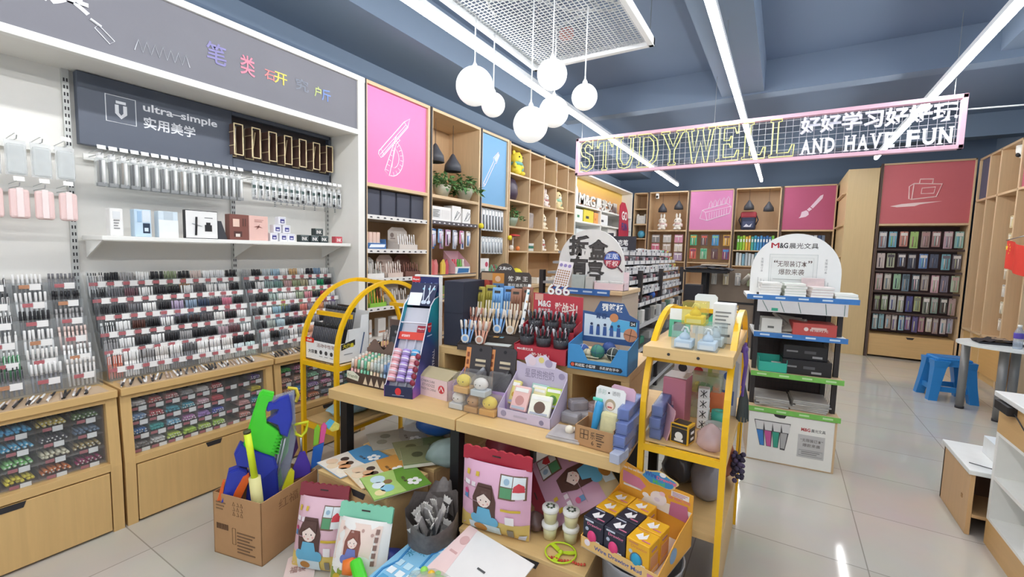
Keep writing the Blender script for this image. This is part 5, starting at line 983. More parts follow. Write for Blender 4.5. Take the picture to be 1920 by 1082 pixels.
# --- lilac tray with black blister cards
LIL = M('#b79bd0', .5)
t = thing('lilac_tray', 'lilac open tray holding two dark toy blister cards, behind the doll cubes', 'display tray', (-1.27, 1.785, TZ + .0005), R(9))
b = B(); b.box(-.15, .15, 0, .003, 0, .10, LIL); b.box(-.15, .15, 0, .17, 0, .004, LIL)
for sx in (-.15, .147): b.on((sx, 0, 0), Y_, Z_).poly([(0, 0), (.17, 0), (.17, .17), (.14, .17), (0, .10)], 0, LIL, .003).pop()
b.box(-.15, .15, .167, .17, 0, .17, M('#cbb6e0')); b.box(.1505, .151, .03, .05, .04, .06, TAGW); b.done('tray', t)
for k in range(2):
    def deco(b):
        b.rect(.0, .03, .028, .27, 0, M('#e0955a')); [b.rect(.008, .06 + .04 * q, .021, .085 + .04 * q, .0015, M('#8a4a2a')) for q in range(5)]; b.disc(.085, .262, .009, 0, M('#14141a')); b.rect(.06, .2, .12, .213, 0, M('#d8c8a8')); b.rect(.06, .175, .12, .187, 0, M('#b8a890'))
    t = hang_card('toy_blister', ('dark toy blister card with orange edge strip, nearer the slanted tower', 'dark toy blister card with orange edge strip, nearer the lilac picture tray')[k], 'toy pack', (-1.345 + .135 * k, 1.85 + .03 * k, TZ + .012), R(8), .15, .285, '#3f3a3c', -.2, deco)
    b = B(); b.rbox(-.06, .065, -.03, 0, .01, .16, clear('#b8b6b8', .3), .012); b.done('bubble', t)
    b = B(); b.tube([(-.05, -.016, .06), (.05, -.016, .17)], .012, M('#8a8c90' if k == 0 else '#2c2a2c', .3, 0, .3), 8); b.tube([(.0, -.016, .09), (.03, -.016, .04)], .01, M('#2c2a2c'), 6); b.done('toy', t)
# --- lilac picture tray with snacks
LPL = M('#cfc4da', .5)
t = thing('candy_tray', 'pale lilac counter tray with cut out header and small packs, mid table', 'display tray', (-.985, 1.745, TZ), R(2))
b = B(); b.box(-.14, .14, 0, .003, 0, .05, LPL); b.box(-.14, .14, 0, .19, 0, .004, LPL)
for sx in (-.14, .137): b.on((sx, 0, 0), Y_, Z_).poly([(0, 0), (.19, 0), (.19, .19), (.165, .17), (0, .05)], 0, LPL, .003).pop()
b.on((-.14, -.0005, 0), X_, Z_); b.disc(.035, .028, .015, 0, M('#9a94b0')); b.rect(.09, .02, .16, .03, 0, M('#b8b0c4')); b.disc(.235, .022, .012, 0, M('#8a84a0')); b.pop(); b.done('tray', t)
b = B(); b.on((-.14, .188, .0), X_, Z_); b.poly([(0, 0), (.28, 0), (.28, .215), (.21, .235), (.05, .23), (.0, .24)], 0, LPL, .003); b.poly([(.06, .22), (.045, .26), (.075, .285), (.1, .27), (.13, .28), (.16, .29), (.185, .265), (.22, .26), (.215, .225)], .001, M('#e6dcec', .5), .004)
b.disc(.09, .25, .022, .006, M('#f0dce4')); b.disc(.14, .262, .015, .006, M('#ecdc8a')); b.disc(.18, .25, .02, .006, M('#b4a8c4')); b.text('星辰抱抱奶', .05, .165, .045, .0035, M('#8c829c'), .0, .16); b.disc(.25, .195, .016, .0035, M('#a89cb8')); b.done('header_card', t)
packs = [('#ecc0b8', -.06, .06, .09, .12, 'pink'), ('#e8dc8a', -.115, .1, .05, .12, 'yellow'), ('#f2f0dc', .055, .05, .11, .1, 'white'), ('#b8d048', .085, .13, .085, .1, 'lime'), ('#a8ccc0', .0, .14, .1, .1, 'mint'), ('#efe6b0', .01, .125, .07, .09, 'cream')]
for c, x, y, w, h, nm in packs:
    o = B(); o.rbox(-w / 2, w / 2, -.01, .01, 0, h, M(c, .4), .006); o.on((-w / 2, -.0105, 0), X_, Z_)
    o.rect(w * .1, h * .75, w * .9, h * .9, 0, M('#f4f2ea')); o.disc(w * .5, h * .4, w * .26, 0, M({'pink': '#c89088', 'yellow': '#d0a83a', 'white': '#6a5040', 'lime': '#5a8a3a', 'mint': '#e0cc7a', 'cream': '#7a9a6a'}[nm])); o.rect(w * .1, h * .06, w * .9, h * .16, 0, M('#b8bcc4'))
    q = o.done('candy_pack'); p_ = Matrix.Rotation(R(2), 4, 'Z') @ Vector((x, y, .015 + y * .25)); q.location = (-.985 + p_.x, 1.745 + p_.y, TZ + p_.z); q.rotation_euler = (-.5, 0, R(2) + random.uniform(-.1, .1)); tag(q, nm + ' small pack lying in the pale lilac counter tray', 'candy pack')
# --- clear odds between tray and carton
for k, (x, y, z, c) in enumerate([(-.80, 1.88, 0, '#c9c7cc'), (-.755, 1.93, 0, '#d6d2d6'), (-.79, 1.93, .05, '#b8b4ba'), (-.73, 1.99, .03, '#ddc8c8')]):
    b = B(); b.rbox(-.045, .045, -.03, .03, 0, .055, clear(c, .5), .012); b.ball((-.015, 0, .025), .018, M('#8a868c')); b.ball((.018, .005, .028), .016, M('#eceaec')); o = b.done('toy_capsule_bag', loc=(x, y, TZ + z), rz=.4 * k); tag(o, 'crumpled clear bag with grey toy bits, %s beside the lilac picture tray' % ('at the table edge', 'at the riser', 'on top', 'pinkish one')[k], 'toy bag')
b = B(); b.rbox(-.075, .075, -.07, .07, 0, .012, clear('#e8e4e4', .5), .004); b.rbox(-.07, .07, -.065, .068, .012, .02, clear('#efeaea', .45), .004); b.ball((.01, .0, .03), .02, M('#efe6d0')); b.ball((.035, .015, .03), .013, M('#f4f0e4')); b.ball((.055, .0, .028), .012, M('#5a4a8a')); tag(b.done('clear_bag', loc=(-.755, 1.735, TZ), rz=R(6)), 'flat clear bag with a cream figure lying at the table edge beside the brown carton', 'clear bag')
# --- small brown carton with slime cards
t = thing('slime_carton', 'small brown carton at the table edge holding slime blister cards', 'carton', (-.612, 1.675, TZ), R(-3))
b = B(); W2 = .085; b.box(-W2, W2, 0, .003, 0, .085, CARD); b.box(-W2, -W2 + .003, 0, .13, 0, .085, CARD); b.box(W2 - .003, W2, 0, .13, 0, .10, CARD); b.box(-W2, W2, .127, .13, 0, .10, CARD); b.box(-W2, W2, 0, .13, 0, .004, CARDIN)
b.on((-W2, -.0005, 0), X_, Z_); INKC = M('#5a4434', .7); b.stroke([(.025, .035), (.06, .035), (.06, .072), (.025, .072)], .003, 0, INKC, True); b.rect(.04, .035, .043, .072, 0, INKC); b.rect(.025, .052, .06, .055, 0, INKC); b.text('乐', .07, .04, .03, 0, INKC, .01, .02); b.text('6', .075, .015, .018, 0, INKC, .01); ln(b, .095, .066, .13, 4, .009, '#5a4434'); ln(b, .1, .026, .12, 2, .01, '#5a4434'); b.pop(); b.done('box', t)
def sld(b):
    b.text('多彩', .008, .2, .022, 0, M('#8ac4b0'), .01, .04); b.text('透明', .075, .205, .018, 0, M('#4a4a4c'), .01, .035); b.disc(.06, .212, .004, 0, BLACK); b.disc(.072, .165, .024, 0, M('#b8a488')); b.disc(.072, .16, .017, .0013, M('#f0d8c8')); b.rect(.062, .152, .082, .158, .003, M('#c8605a'))
for k in range(2):
    t = hang_card('slime_card', ('white slime card with blue tube and pale yellow slime in the small brown carton', 'pink slime card behind the white one in the small brown carton')[k], 'toy pack', (-.585 + .035 * k, 1.735 + .05 * k, TZ + .006), R(-9 - 4 * k), .135 - .02 * k, .235, ('#f1f1ee', '#e0b8cc')[k], -.16, sld if k == 0 else None)
    b = B(); b.rbox(-.02, .06, -.035, 0, .01, .14, M('#d8d0a0' if k == 0 else '#d0a0c0', .25, .25, scale=30), .02, 3); b.done('slime', t)
    if k == 0:
        b = B(); b.lathe([(.012, 0), (.016, .01), (.013, .05), (.018, .1), (.017, .15), (.012, .165)], M('#3a9ad0', .3), n=14); o = b.done('blue_tube', t); o.location = (-.052, -.02, .01); o.rotation_euler = (0, .12, 0)
        b = B(); b.lathe([(.017, 0), (.02, .012), (.02, .035), (.012, .04)], clear('#5ab8b8', .6), n=14); o = b.done('tube_tip', t); o.location = (-.055, -.02, -.03)
        b = B(); b.poly([(-.07, .17), (-.03, .16), (-.02, .172), (-.06, .19)], 0, M('#5ac8b8')) if False else b.rbox(-.065, -.02, -.03, -.02, .172, .186, M('#5ac8b0'), .004); b.done('scoop', t)
# --- blue long boxes
k = 0
for (x, y, z) in ((-.497, 1.64, TZ), (-.499, 1.645, TZ + .047), (-.496, 1.66, TZ + .094), (-.50, 1.69, TZ + .141), (-.412, 1.86, .7255), (-.414, 1.85, .7725), (-.41, 1.87, .8195)):
    b = B(); b.rbox(-.024, .024, 0, .24, 0, .046, clear('#a8b8e0', .34, .12), .003, 1); b.rbox(-.02, .02, .006, .234, .004, .042, M('#6f84c0', .35, .35, scale=22)); o = b.done('long_box', loc=(x, y, z), rz=R(2 - 2 * (k % 3))); tag(o, 'blue clear long box in the pile at the rack leg, ' + ('lowest at the carton', 'second layer at the carton', 'third layer at the carton', 'topmost at the carton', 'lowest on the rack shelf', 'middle on the rack shelf', 'topmost on the rack shelf')[k], 'long box', 'blue clear long boxes'); k += 1
b = B(); b.rbox(-.02, .02, 0, .09, 0, .04, clear('#c8cee0', .72), .003, 1); tag(b.done('long_box', loc=(-.5, 1.597, TZ + .001), rz=R(-8)), 'pale grey clear short box lying at the table corner in front of the blue pile', 'long box')

# --- riser displays
RZ = TZ + .2415; BA = R(13)
t = thing('brown_display', 'tall brown stepped display with packs and pens under an arched header, on the riser', 'display stand', (-1.365, 1.968, RZ), BA)
DB = M('#4a403a', .6); W2 = .165
b = B(); b.box(-W2, W2, 0, .003, 0, .035, DB); b.box(-W2, W2, 0, .1, .03, .035, DB); b.box(-W2, W2, .1, .104, .03, .085, DB); b.box(-W2, W2, .1, .2, .081, .085, DB); b.box(-W2, W2, .2, .204, .08, .19, DB)
for sx in (-W2, W2 - .004): b.on((sx, 0, 0), Y_, Z_).poly([(0, 0), (.32, 0), (.32, .4), (.29, .37), (.11, .06), (0, .035)], 0, DB, .004).pop()
b.tube([(W2, .125, .1), (W2, .285, .36)], .012, M('#e2e6e4', .5), 4)
for k in range(5): b.ball((W2 + .004, .14 + .028 * k, .125 + .046 * k), .011, M(['#c0504a', '#5a8ab0', '#4a4a4c', '#d8b070', '#3a8a9a'][k]), .6, 1, 1, 8, 6)
b.done('stepped_tray', t)
b = B(); b.on((-W2, .316, .235), X_, Z_); b.poly([(0, -.05), (.33, -.05), (.33, .175), (.315, .195), (.23, .195)] + [(.165 + .058 * math.cos(a), .195 + .052 * math.sin(a)) for a in [math.pi * k / 8 for k in range(1, 8)]] + [(.10, .195), (.015, .195), (0, .18)], 0, DB, .004)
b.text('文具HO', .125, .205, .022, .0045, TAGW, .02, .08); b.rect(.012, .07, .16, .185, .0045, M('#b89a78')); b.rect(.012, .07, .085, .14, .006, M('#8a2f2a')); b.disc(.045, .12, .022, .0075, M('#b84a3a')); b.rect(.085, .125, .16, .185, .006, M('#d08a3a')); b.disc(.12, .15, .018, .0075, M('#e0b898')); b.rect(.09, .07, .16, .122, .006, M('#5a82b0')); b.poly([(.1, .07), (.13, .115), (.15, .07)], .0075, M('#2f3a4c'))
b.text('航 海 王', .185, .14, .032, .0045, M('#e8e4da'), .02, .125); b.text('新征途系列', .185, .105, .022, .0045, M('#e8e4da'), .015, .12); b.text('Si', .275, .05, .035, .0045, TAGW, .03, .03); b.rect(.18, .085, .26, .09, .0045, M('#c8c0b4')); b.done('header_card', t)
b = B(); b.on((-.02, .03, .0355), X_, Y_).rect(0, 0, .15, .06, 0, M('#e0e6e2')); b.push(Matrix.Translation((0, 0, 0))); b.on((-.02, .03, .0355), X_, Y_); b.poly([(.02, .02), (.035, .045), (.05, .02), (.035, .01)], .0015, M('#3a3a3c')); b.rect(.06, .01, .09, .05, .0015, M('#c89a5a')); b.rect(.1, .01, .12, .05, .0015, M('#7aa8b8')); b.pop(); b.pop(); b.done('printed_label', t)
for r_, (yy, zz, cs, ph) in enumerate([(.02, .035, ['#8ab4e4', '#d8a088'], .13), (.12, .085, ['#c88a74', '#e0c49a', '#8ab8e8', '#e0c8a8'], .14)]):
    for gi, c in enumerate(cs):
        xc = (-.12 + .085 * gi) if r_ == 0 else (-.125 + .078 * gi)
        for k in range(6): o = inst(pen_mesh('cap', c, ['#efe4d8', c][k % 2], ph), 'cartoon_pen', (xc + .011 * (k - 2.5) * .6, yy + .012 * (k % 2), zz + .002), (-.12 + random.uniform(-.1, .05), (k - 2.5) * .09, 0)); o.parent = t
        b = B(); b.on((xc, yy - .012, zz + .03), X_, Z_); b.disc(0, 0, .024, 0, M('#e8e2d8'), .004); b.disc(0, 0, .015, .004, M(c)); b.done('round_charm', t)
for k, (c, n) in enumerate((('#b4a64a', 'olive'), ('#a89c40', 'olive'), ('#7fb4e4', 'blue'), ('#6a9cd0', 'blue'), ('#a4745c', 'brown'), ('#94644e', 'brown'))):
    xx = -.135 + .058 * k
    t2 = thing('pen_pouch', '%s pen pouch hanging on the brown stepped display, %s of the pouches' % (n, ORD[k]), 'pen pouch', (-1.365 + xx * math.cos(BA) - .225 * math.sin(BA), 1.968 + xx * math.sin(BA) + .225 * math.cos(BA) + .02 * (k % 2), RZ + .17 + .01 * (k % 2)), IA, 'pen pouches on the brown display'); t2.rotation_euler = (-.15, 0, BA)
    b = B(); b.rbox(-.034, .034, -.008, .008, 0, .17, M(c, .35, .15), .006); b.on((0, -.0085, 0), X_, Z_); b.rect(-.018, .135, .018, .15, 0, M('#3a342c')); b.pop(); b.done('pouch', t2)
    for q in range(3): o = inst(pen_mesh('cap', '#e4d8c0', c, .115), 'cartoon_pen', (-.018 + .018 * q, -.013, .01), (0, 0, q)); o.parent = t2
# red tub display
CR = M('#b8313f', .5)
t = thing('red_display', 'red stepped counter display with six tubs of black pens, on the riser', 'display stand', (-1.02, 1.955, RZ), IA)
W2 = .145
b = B(); b.box(-W2, W2, 0, .1, 0, .075, CR); b.box(-W2, W2, .1, .2, 0, .144, CR)
for sx in (-W2, W2 - .003): b.on((sx, 0, 0), Y_, Z_).poly([(0, 0), (.23, 0), (.23, .2), (.1, .17), (.1, .09), (0, .08)], 0, CR, .003).pop()
b.on((-W2, -.0005, 0), X_, Z_); b.text('M&G晨光文具', .02, .052, .014, 0, TAGW, .01, .09); b.text('敢战斗!', .1, .012, .035, 0, M('#f4e2d8'), .03, .1); b.pop(); b.done('stepped_tray', t)
b = B(); b.on((-W2, .226, .0), X_, Z_); b.poly([(0, 0), (.29, 0), (.29, .32), (.0, .33)], 0, M('#c43c48', .5), .004); b.text('M&G', .03, .255, .035, .0045, TAGW, .03, .075); b.text('晨光文具', .03, .225, .022, .0045, TAGW, .01, .075); b.text('敢战斗!', .13, .23, .055, .0045, M('#f6e6dc'), .03, .13); b.rect(.01, .29, .06, .325, .0045, M('#e0a898'))
b.text('666', .085, .325, .06, .006, M('#8a2430'), .06, .13); b.text('666', .085, .325, .06, .008, TAGW, .02, .13); b.done('header_card', t)
for r_ in range(2):
    for k in range(3):
        x = -.095 + .095 * k; y = .05 + .1 * r_; z = .075 + .07 * r_
        b = B(); b.lathe([(.036, 0), (.04, .045), (.038, .045), (.034, .004)], clear('#6a6b70', .45), (x, y, z), 18); tu = b.done('pen_tub', t)
        for q in range(9):
            a = q * .7; rr = .022 if q else 0
            o = inst(pen_mesh(('click', 'cap')[q % 2], '#2c2c30', ['#8a8a90', '#3a3a3e', '#d8d8dc'][q % 3], .095), 'black_pen', (x + rr * math.cos(a), y + rr * math.sin(a), z + .004), (-.2 * math.sin(a), .2 * math.cos(a), 0)); o.parent = tu
# blue basketball box
BB = M('#3f8fc8', .5)
t = thing('blue_display', 'blue counter box of mini basketballs with a printed header, on the riser', 'display box', (-.715, 1.955, RZ), IA)
W2 = .145
b = B()
b.on((-W2, 0, 0), X_, Z_).poly([(0, 0), (.29, 0), (.29, .12), (.245, .12), (.21, .05), (.1, .05), (.06, .12), (0, .12)], -.003, BB, .003).pop()
for sx in (-W2, W2 - .003): b.on((sx, 0, 0), Y_, Z_).poly([(0, 0), (.21, 0), (.21, .15), (0, .12)], 0, BB, .003).pop()
b.box(-W2, W2, .0, .21, 0, .004, BB); b.box(-W2 + .02, W2 - .02, .02, .19, .004, .05, M('#c9c2a4', .5)); b.box(-W2 + .01, W2 - .01, .012, .019, .01, .03, M('#23344e'))
b.on((-W2, -.0005, 0), X_, Z_); BK = M('#20242c'); b.poly([(.02, .012), (.26, .012), (.268, .022), (.26, .034), (.02, .034), (.012, .022)], 0, BK); b.disc(.027, .023, .009, .0014, M('#d85a3a')); b.text('科迈篮 小篮球', .04, .016, .015, .0014, TAGW, .02, .1); b.text('乐趣就在手中', .16, .016, .014, .0014, TAGW, .01, .09); b.pop(); b.done('box', t)
b = B(); b.on((-W2, .206, .1), X_, Z_); b.poly([(0, 0), (.29, 0), (.29, .13), (.24, .155), (.21, .21), (.09, .215), (.06, .155), (0, .16)], 0, M('#35588e', .5), .004); b.poly([(.01, .03), (.28, .03), (.28, .12), (.01, .145)], .0042, M('#d4e4f0')); b.poly([(.14, .07), (.28, .06), (.28, .12), (.16, .13)], .0055, M('#5ab0dc'))
b.text('罚篮板', .1, .165, .04, .0045, TAGW, .03, .11); b.text('青春', .07, .125, .03, .007, M('#2c4a7c'), .03, .06); b.disc(.165, .135, .022, .0072, M('#d08a5a')); b.disc(.25, .055, .034, .0072, M('#c88a68')); b.stroke([(.22, .06), (.28, .05)], .003, .009, M('#5a3a2c')); b.stroke([(.245, .024), (.255, .086)], .003, .009, M('#5a3a2c'))
for k in range(5): b.disc(.05 + .035 * k, .095 - .006 * (k % 2), .007, .0072, M('#2c3a5c')); b.poly([(.04 + .035 * k, .04), (.06 + .035 * k, .04), (.058 + .035 * k, .085), (.042 + .035 * k, .085)], .0072, M('#3a5a9a'))
b.rect(.245, .1, .275, .125, .0072, BK); b.text('24', .25, .105, .014, .0086, TAGW, .02, .02); b.done('header_card', t)
for k, (x, y, z, r, c, c2) in enumerate(((-.015, .06, .085, .034, '#3a7a6a', '#2c4a7c'), (.06, .065, .08, .032, '#2c3430', '#e8e8dc'), (.02, .13, .09, .034, '#2f4a86', '#2f4a86'), (-.1, .1, .075, .03, '#2f4f92', '#c8d0dc'), (-.065, .06, .07, .024, '#c8bfa0', '#5a5a52'))):
    b = B(); b.ball((0, 0, 0), r, M(c, .55), n=18, k=10)
    for ax in range(3): b.tube([tuple(((math.cos(a) * r * 1.01, math.sin(a) * r * 1.01, 0), (0, math.cos(a) * r * 1.01, math.sin(a) * r * 1.01), (math.cos(a) * r * 1.01, 0, math.sin(a) * r * 1.01))[ax]) for a in [q * math.pi / 10 for q in range(20)]], .0012, M(c2), 4, True)
    p_ = Matrix.Rotation(IA, 4, 'Z') @ Vector((x, y, z)); tag(b.done('mini_ball', loc=(-.715 + p_.x, 1.955 + p_.y, RZ + p_.z)), ('green and blue mini basketball in front in the blue box', 'dark mini basketball with pale seams in the blue box', 'navy mini basketball at the back of the blue box', 'blue mini ball at the corner of the blue box', 'small tan mini ball in the blue box')[k], 'mini basketball')
for k in range(3):
    b = B(); b.rect(0, 0, .11 + .02 * k, .02, 0, M('#d8d2b4', .5), .004) ; o = b.done('backboard_strip', loc=(-.83 + .01 * k, 1.985 + .03 * k, RZ + .058 + .003 * k), rz=.1 * k); tag(o, 'pale card strip lying among the mini basketballs, %s from the front' % ORD[k], 'card strip', 'pale card strips in the blue box')
# ---------------------------------------------------------------- goods on the aisle-side arched rack
def giftbox(lb, x0, x1, y0, y1, z0, z1, h, inner, alpha=.3, rz=0):
    t = thing('gift_box', lb, 'gift box', ((x0 + x1) / 2, (y0 + y1) / 2, z0), rz); w, d, hh = (x1 - x0) / 2, (y1 - y0) / 2, z1 - z0
    b = B(); b.rbox(-w, w, -d, d, 0, hh, clear(h, alpha, .08), .002, 1); b.done('clear_box', t)
    b = B(); b.rbox(-w * .8, w * .8, -d * .8, d * .8, .003, hh * .38, M(inner, .5, .1), .004); b.on((-w, -d * .82, 0), X_, Z_).rect(w * .4, hh * .08, w * 1.6, hh * .25, 0, M('#e8eef2')).pop(); b.done('insert', t)
    b = B(); b.lathe([(w * .45, hh * .38), (w * .5, hh * .5), (w * .3, hh * .62), (w * .12, hh * .66), (w * .12, hh * .78)], M(inner, .35, .05), n=14); b.tube([(-w * .3, 0, hh * .7), (-w * .1, 0, hh * .9), (w * .2, 0, hh * .88), (w * .35, 0, hh * .68)], .004, M('#f4f4ee', .4), 6); b.done('bottle', t)
    return t
S1 = 1.129; S2 = .726
giftbox('clear gift box with pale blue bottle on the top board, on the table side', -.362, -.278, 1.83, 1.93, S1, S1 + .092, '#eef4f8', '#c4d8e8', .17); giftbox('clear gift box with pale blue bottle on the top board, beside the yellow arch', -.275, -.192, 1.835, 1.935, S1, S1 + .092, '#eef4f8', '#ccdcea', .17)
giftbox('clear gift box half hidden behind the pale blue one on the top board', -.262, -.18, 1.945, 2.04, S1, S1 + .092, '#e6eef0', '#d8e0e2', .14); giftbox('yellow clear gift box stacked on the pale blue ones', -.335, -.245, 1.87, 1.96, S1 + .094, S1 + .185, '#f2e68a', '#ecd84a', .22)
carton('white_carton', 'white printed carton standing behind the yellow gift box', 'carton', (-.20, 2.06, S1), 0, .085, .07, .17, M('#efefec'), lambda b: (ln(b, .01, .13, .07, 5, .016), b.rect(.01, .03, .07, .04, 0, M('#6a6a6a'))))
carton('white_carton', 'second white carton at the arch on the top board', 'carton', (-.185, 2.14, S1), 0, .05, .07, .12, M('#e6e6e2'), None)
hang_card('teal_card', 'teal and white card pack standing behind the gift boxes', 'card pack', (-.38, 2.08, S1), 0, .09, .13, '#5cc0a4', -.1, lambda b: (b.rect(.0, .08, .09, .13, 0, M('#eef2f0')), b.rect(.02, .03, .07, .07, 0, M('#3a4a44')))); hang_card('teal_card', 'taller teal and white card with a dark gadget, at the rear of the top board', 'card pack', (-.30, 2.25, S1), 0, .1, .19, '#e8ecea', -.08, lambda b: (b.rect(.02, .04, .09, .12, 0, M('#4ab89a')), b.poly([(.04, .07), (.075, .11), (.085, .1), (.05, .06)], .0015, M('#2c2c2e'))))
b = B(); b.lathe([(.03, 0), (.012, .07), (.013, .09), (.02, .1), (.001, .125)], M('#e4e2d4', .5), n=16); b.lathe([(.031, .0), (.027, .015)], M('#d88a3a'), n=16); tag(b.done('shuttlecock', loc=(-.395, 2.3, S1)), 'white shuttlecock with an orange band at the rear of the top board', 'shuttlecock')
carton('pink_carton', 'tall pink carton standing on the middle shelf of the aisle rack', 'carton', (-.385, 2.07, S2), R(-4), .1, .12, .215, M('#d5879a', .5), lambda b: b.rect(.045, .05, .05, .11, 0, M('#e8b8c4')))
b = B(); b.rbox(-.05, .05, 0, .12, 0, .004, M('#e8e4e4')); tag(b.done('carton_lid', loc=(-.385, 2.08, S2 + .2165), rz=R(-4)), 'pale lid lying on the tall pink carton', 'lid')
t = thing('cube_toy_box', 'small black and yellow cube box in front on the middle shelf', 'toy box', (-.318, 1.87, S2), R(-12)); b = B(); b.rbox(-.038, .038, 0, .07, 0, .082, M('#dca822', .4), .003); b.on((-.038, -.0005, 0), X_, Z_); b.rect(.006, .006, .07, .066, 0, M('#2c2826')); b.disc(.038, .035, .016, .0014, M('#e8e4dc')); b.rect(.02, .012, .056, .022, .0014, M('#e8e4dc')); b.rect(.006, .069, .07, .079, 0, M('#2c2826')); b.pop(); b.on((.0385, 0, 0), Y_, Z_); b.rect(.006, .01, .064, .07, 0, M('#3a322c')); b.rect(.02, .02, .05, .03, .0014, TAGW); b.rect(.02, .045, .05, .055, .0014, TAGW); b.pop(); b.on((-.038, 0, .0825), X_, Y_).rect(.01, .01, .066, .06, 0, M('#3a3226')).pop(); b.done('box', t)
for k in range(4): carton('snow_box', 'small white box with black snowflake, %s in the tower on the middle shelf' % ('bottom', 'second', 'third', 'top')[k], 'toy box', (-.262, 2.09, S2 + .0465 * k), R(3 * k - 4), .046, .046, .046, M('#f0f0ee' if k < 3 else '#e4e4e2'), lambda b: (b.stroke([(.01, .01), (.036, .036)], .004, 0, BLACK), b.stroke([(.036, .01), (.01, .036)], .004, 0, BLACK), b.stroke([(.023, .006), (.023, .04)], .004, 0, BLACK)), 'snowflake boxes')
t = thing('toy_tub', 'clear tub with yellow and green toy blocks on the middle shelf', 'toy tub', (-.275, 2.27, S2)); b = B(); b.rbox(-.07, .07, -.05, .05, 0, .21, clear('#e2ead8', .3), .008); b.done('tub', t)
for k in range(4): b = B(); b.rbox(-.06 + .03 * k, -.034 + .03 * k, -.03, .03, .12, .16, M(['#e0c83a', '#5ab84a', '#4ab07a', '#e88a4a'][k], .4)); b.done('toy_block', t)
carton('orange_box', 'orange and white box at the rear of the middle shelf', 'carton', (-.22, 2.2, S2), 0, .06, .05, .14, M('#d8794a'), lambda b: (b.rect(0, 0, .06, .05, 0, M('#f0eeea')), ln(b, .01, .04, .05, 3, .012, '#5a5a5a')))
b = B(); b.lathe([(.035, 0), (.035, .06), (.012, .06), (.012, .0)], M('#3aa08c', .35), n=20); tag(b.done('tape_roll', loc=(-.195, 2.12, S2 + .03)), 'teal tape roll on the middle shelf near the right arch'.replace('right', 'aisle'), 'tape roll')
for k, (x, y, c, c2, nm) in enumerate(((-.33, 2.38, '#f0e4e0', '#c83a44', 'white card pack with a red berry print'), (-.25, 2.42, '#b8c86a', '#e8e0c0', 'olive striped card pack'), (-.19, 2.36, '#c8ccd4', '#4a6ab0', 'grey card pack with a blue block'), (-.41, 2.40, '#e8e8ea', '#3a3a40', 'pale card pack with dark spots'))):
    hang_card('card_pack', nm + ' at the rear of the middle rack shelf', 'card pack', (x, y, S2), 0, .085, .27, c, -.03, lambda b, c2=c2: (b.disc(.042, .19, .022, 0, M(c2)), b.rect(.015, .05, .07, .12, 0, M(c2)), b.rect(.015, .24, .07, .255, 0, M('#f4f2ee'))))
t = thing('clear_cup', 'clear cup under the teal tape roll on the middle shelf', 'cup', (-.2, 2.0, S2)); b = B(); b.lathe([(.036, 0), (.042, .07), (.04, .07), (.034, .004)], clear('#e8e8e8', .3, .06), n=20); b.done('cup', t)
def softbag(name, lb, cat, loc, rz, w, d, h, m, seed, group=None, tilt=0):
    """crumpled bag: lumpy closed form"""
    b = B(); rg = random.Random(seed); K, N = 9, 14; ph = [rg.uniform(0, 6.28) for _ in range(4)]
    prof = []
    vs = []; fs = []
    for i in range(K + 1):
        v = i / K; rr = (math.sin(math.pi * (.08 + .92 * v ** .8)) ** .6 if v < .98 else .12)
        for j in range(N):
            a = 2 * math.pi * j / N; q = rr * (1 + .12 * math.sin(3 * a + ph[0] + v * 4) + .08 * math.sin(5 * a + ph[1] - v * 7) + rg.uniform(-.05, .05))
            vs.append((w / 2 * q * math.cos(a), d / 2 * q * math.sin(a), h * v))
    for i in range(K): fs += [(i * N + j, i * N + (j + 1) % N, (i + 1) * N + (j + 1) % N, (i + 1) * N + j) for j in range(N)]
    fs += [tuple(range(N - 1, -1, -1)), tuple(K * N + j for j in range(N))]
    b.raw(vs, fs, m, True); o = b.done(name, None, loc, rz)
    if tilt: o.rotation_euler = (tilt, 0, rz)
    return tag(o, lb, cat, group)
softbag('pink_bag', 'thin pink clear bag leaning in the rack corner at the blue long boxes', 'bag', (-.30, 1.84, S2 + .001), .3, .09, .04, .10, clear('#e8b8c0', .5), 3) if False else None
t = hang_card('pink_sleeve', 'pink clear sleeve leaning against the tall pink carton', 'sleeve', (-.40, 1.93, S2), R(-60), .13, .13, '#d8a8b0', -.25)
softbag('clear_bag', 'crumpled clear pinkish bag at the front of the middle shelf', 'clear bag', (-.20, 1.88, S2), .2, .10, .09, .11, clear('#e6cfd0', .45), 5)
# ribbons and tassels tied to the aisle-side arch
t = thing('purple_ribbon', 'purple ribbon tied to the yellow arch on the aisle side', 'ribbon', (-.125, 2.25, 1.08)); b = B(); PU = M('#6a4a9a', .5)
for k in range(5): b.tube([(0, .03 * k - .05, .02), (.012, .03 * k - .07 + .02 * (k % 2), -.06), (.004, .02 * k - .03, -.16 - .03 * (k % 3))], .006, PU, 5)
b.lathe([(.03, -.012), (.034, 0), (.03, .012)], PU, n=12, sx=.5); b.done('ribbon', t)
t = thing('dark_tassel', 'dark grey feathery tassel hanging on the aisle side of the rack', 'tassel', (-.118, 2.35, .82)); b = B()
for k in range(22): a = k * .55; b.tube([(0, 0, .07), (.018 * math.cos(a), .02 * math.sin(a), 0), (.025 * math.cos(a), .04 * math.sin(a), -.1)], .004, M('#4a5252', .7), 4)
b.done('tassel', t); b = B(); b.tube([(0, 0, .06), (0, 0, .3)], .002, DARK, 4); b.done('string', t)
t = thing('dark_flower', 'dark purple fluffy bunch hanging low on the aisle side of the rack', 'ornament', (-.12, 2.3, .52)); b = B()
for k in range(30): a = k * 2.4; r_ = .01 + .03 * (k / 30); b.ball((.02 * math.cos(a), r_ * 1.4 * math.sin(a), .05 - .004 * k), .012, M(['#4a4258', '#5c4e6c', '#3c3648'][k % 3], .8), n=6, k=4)
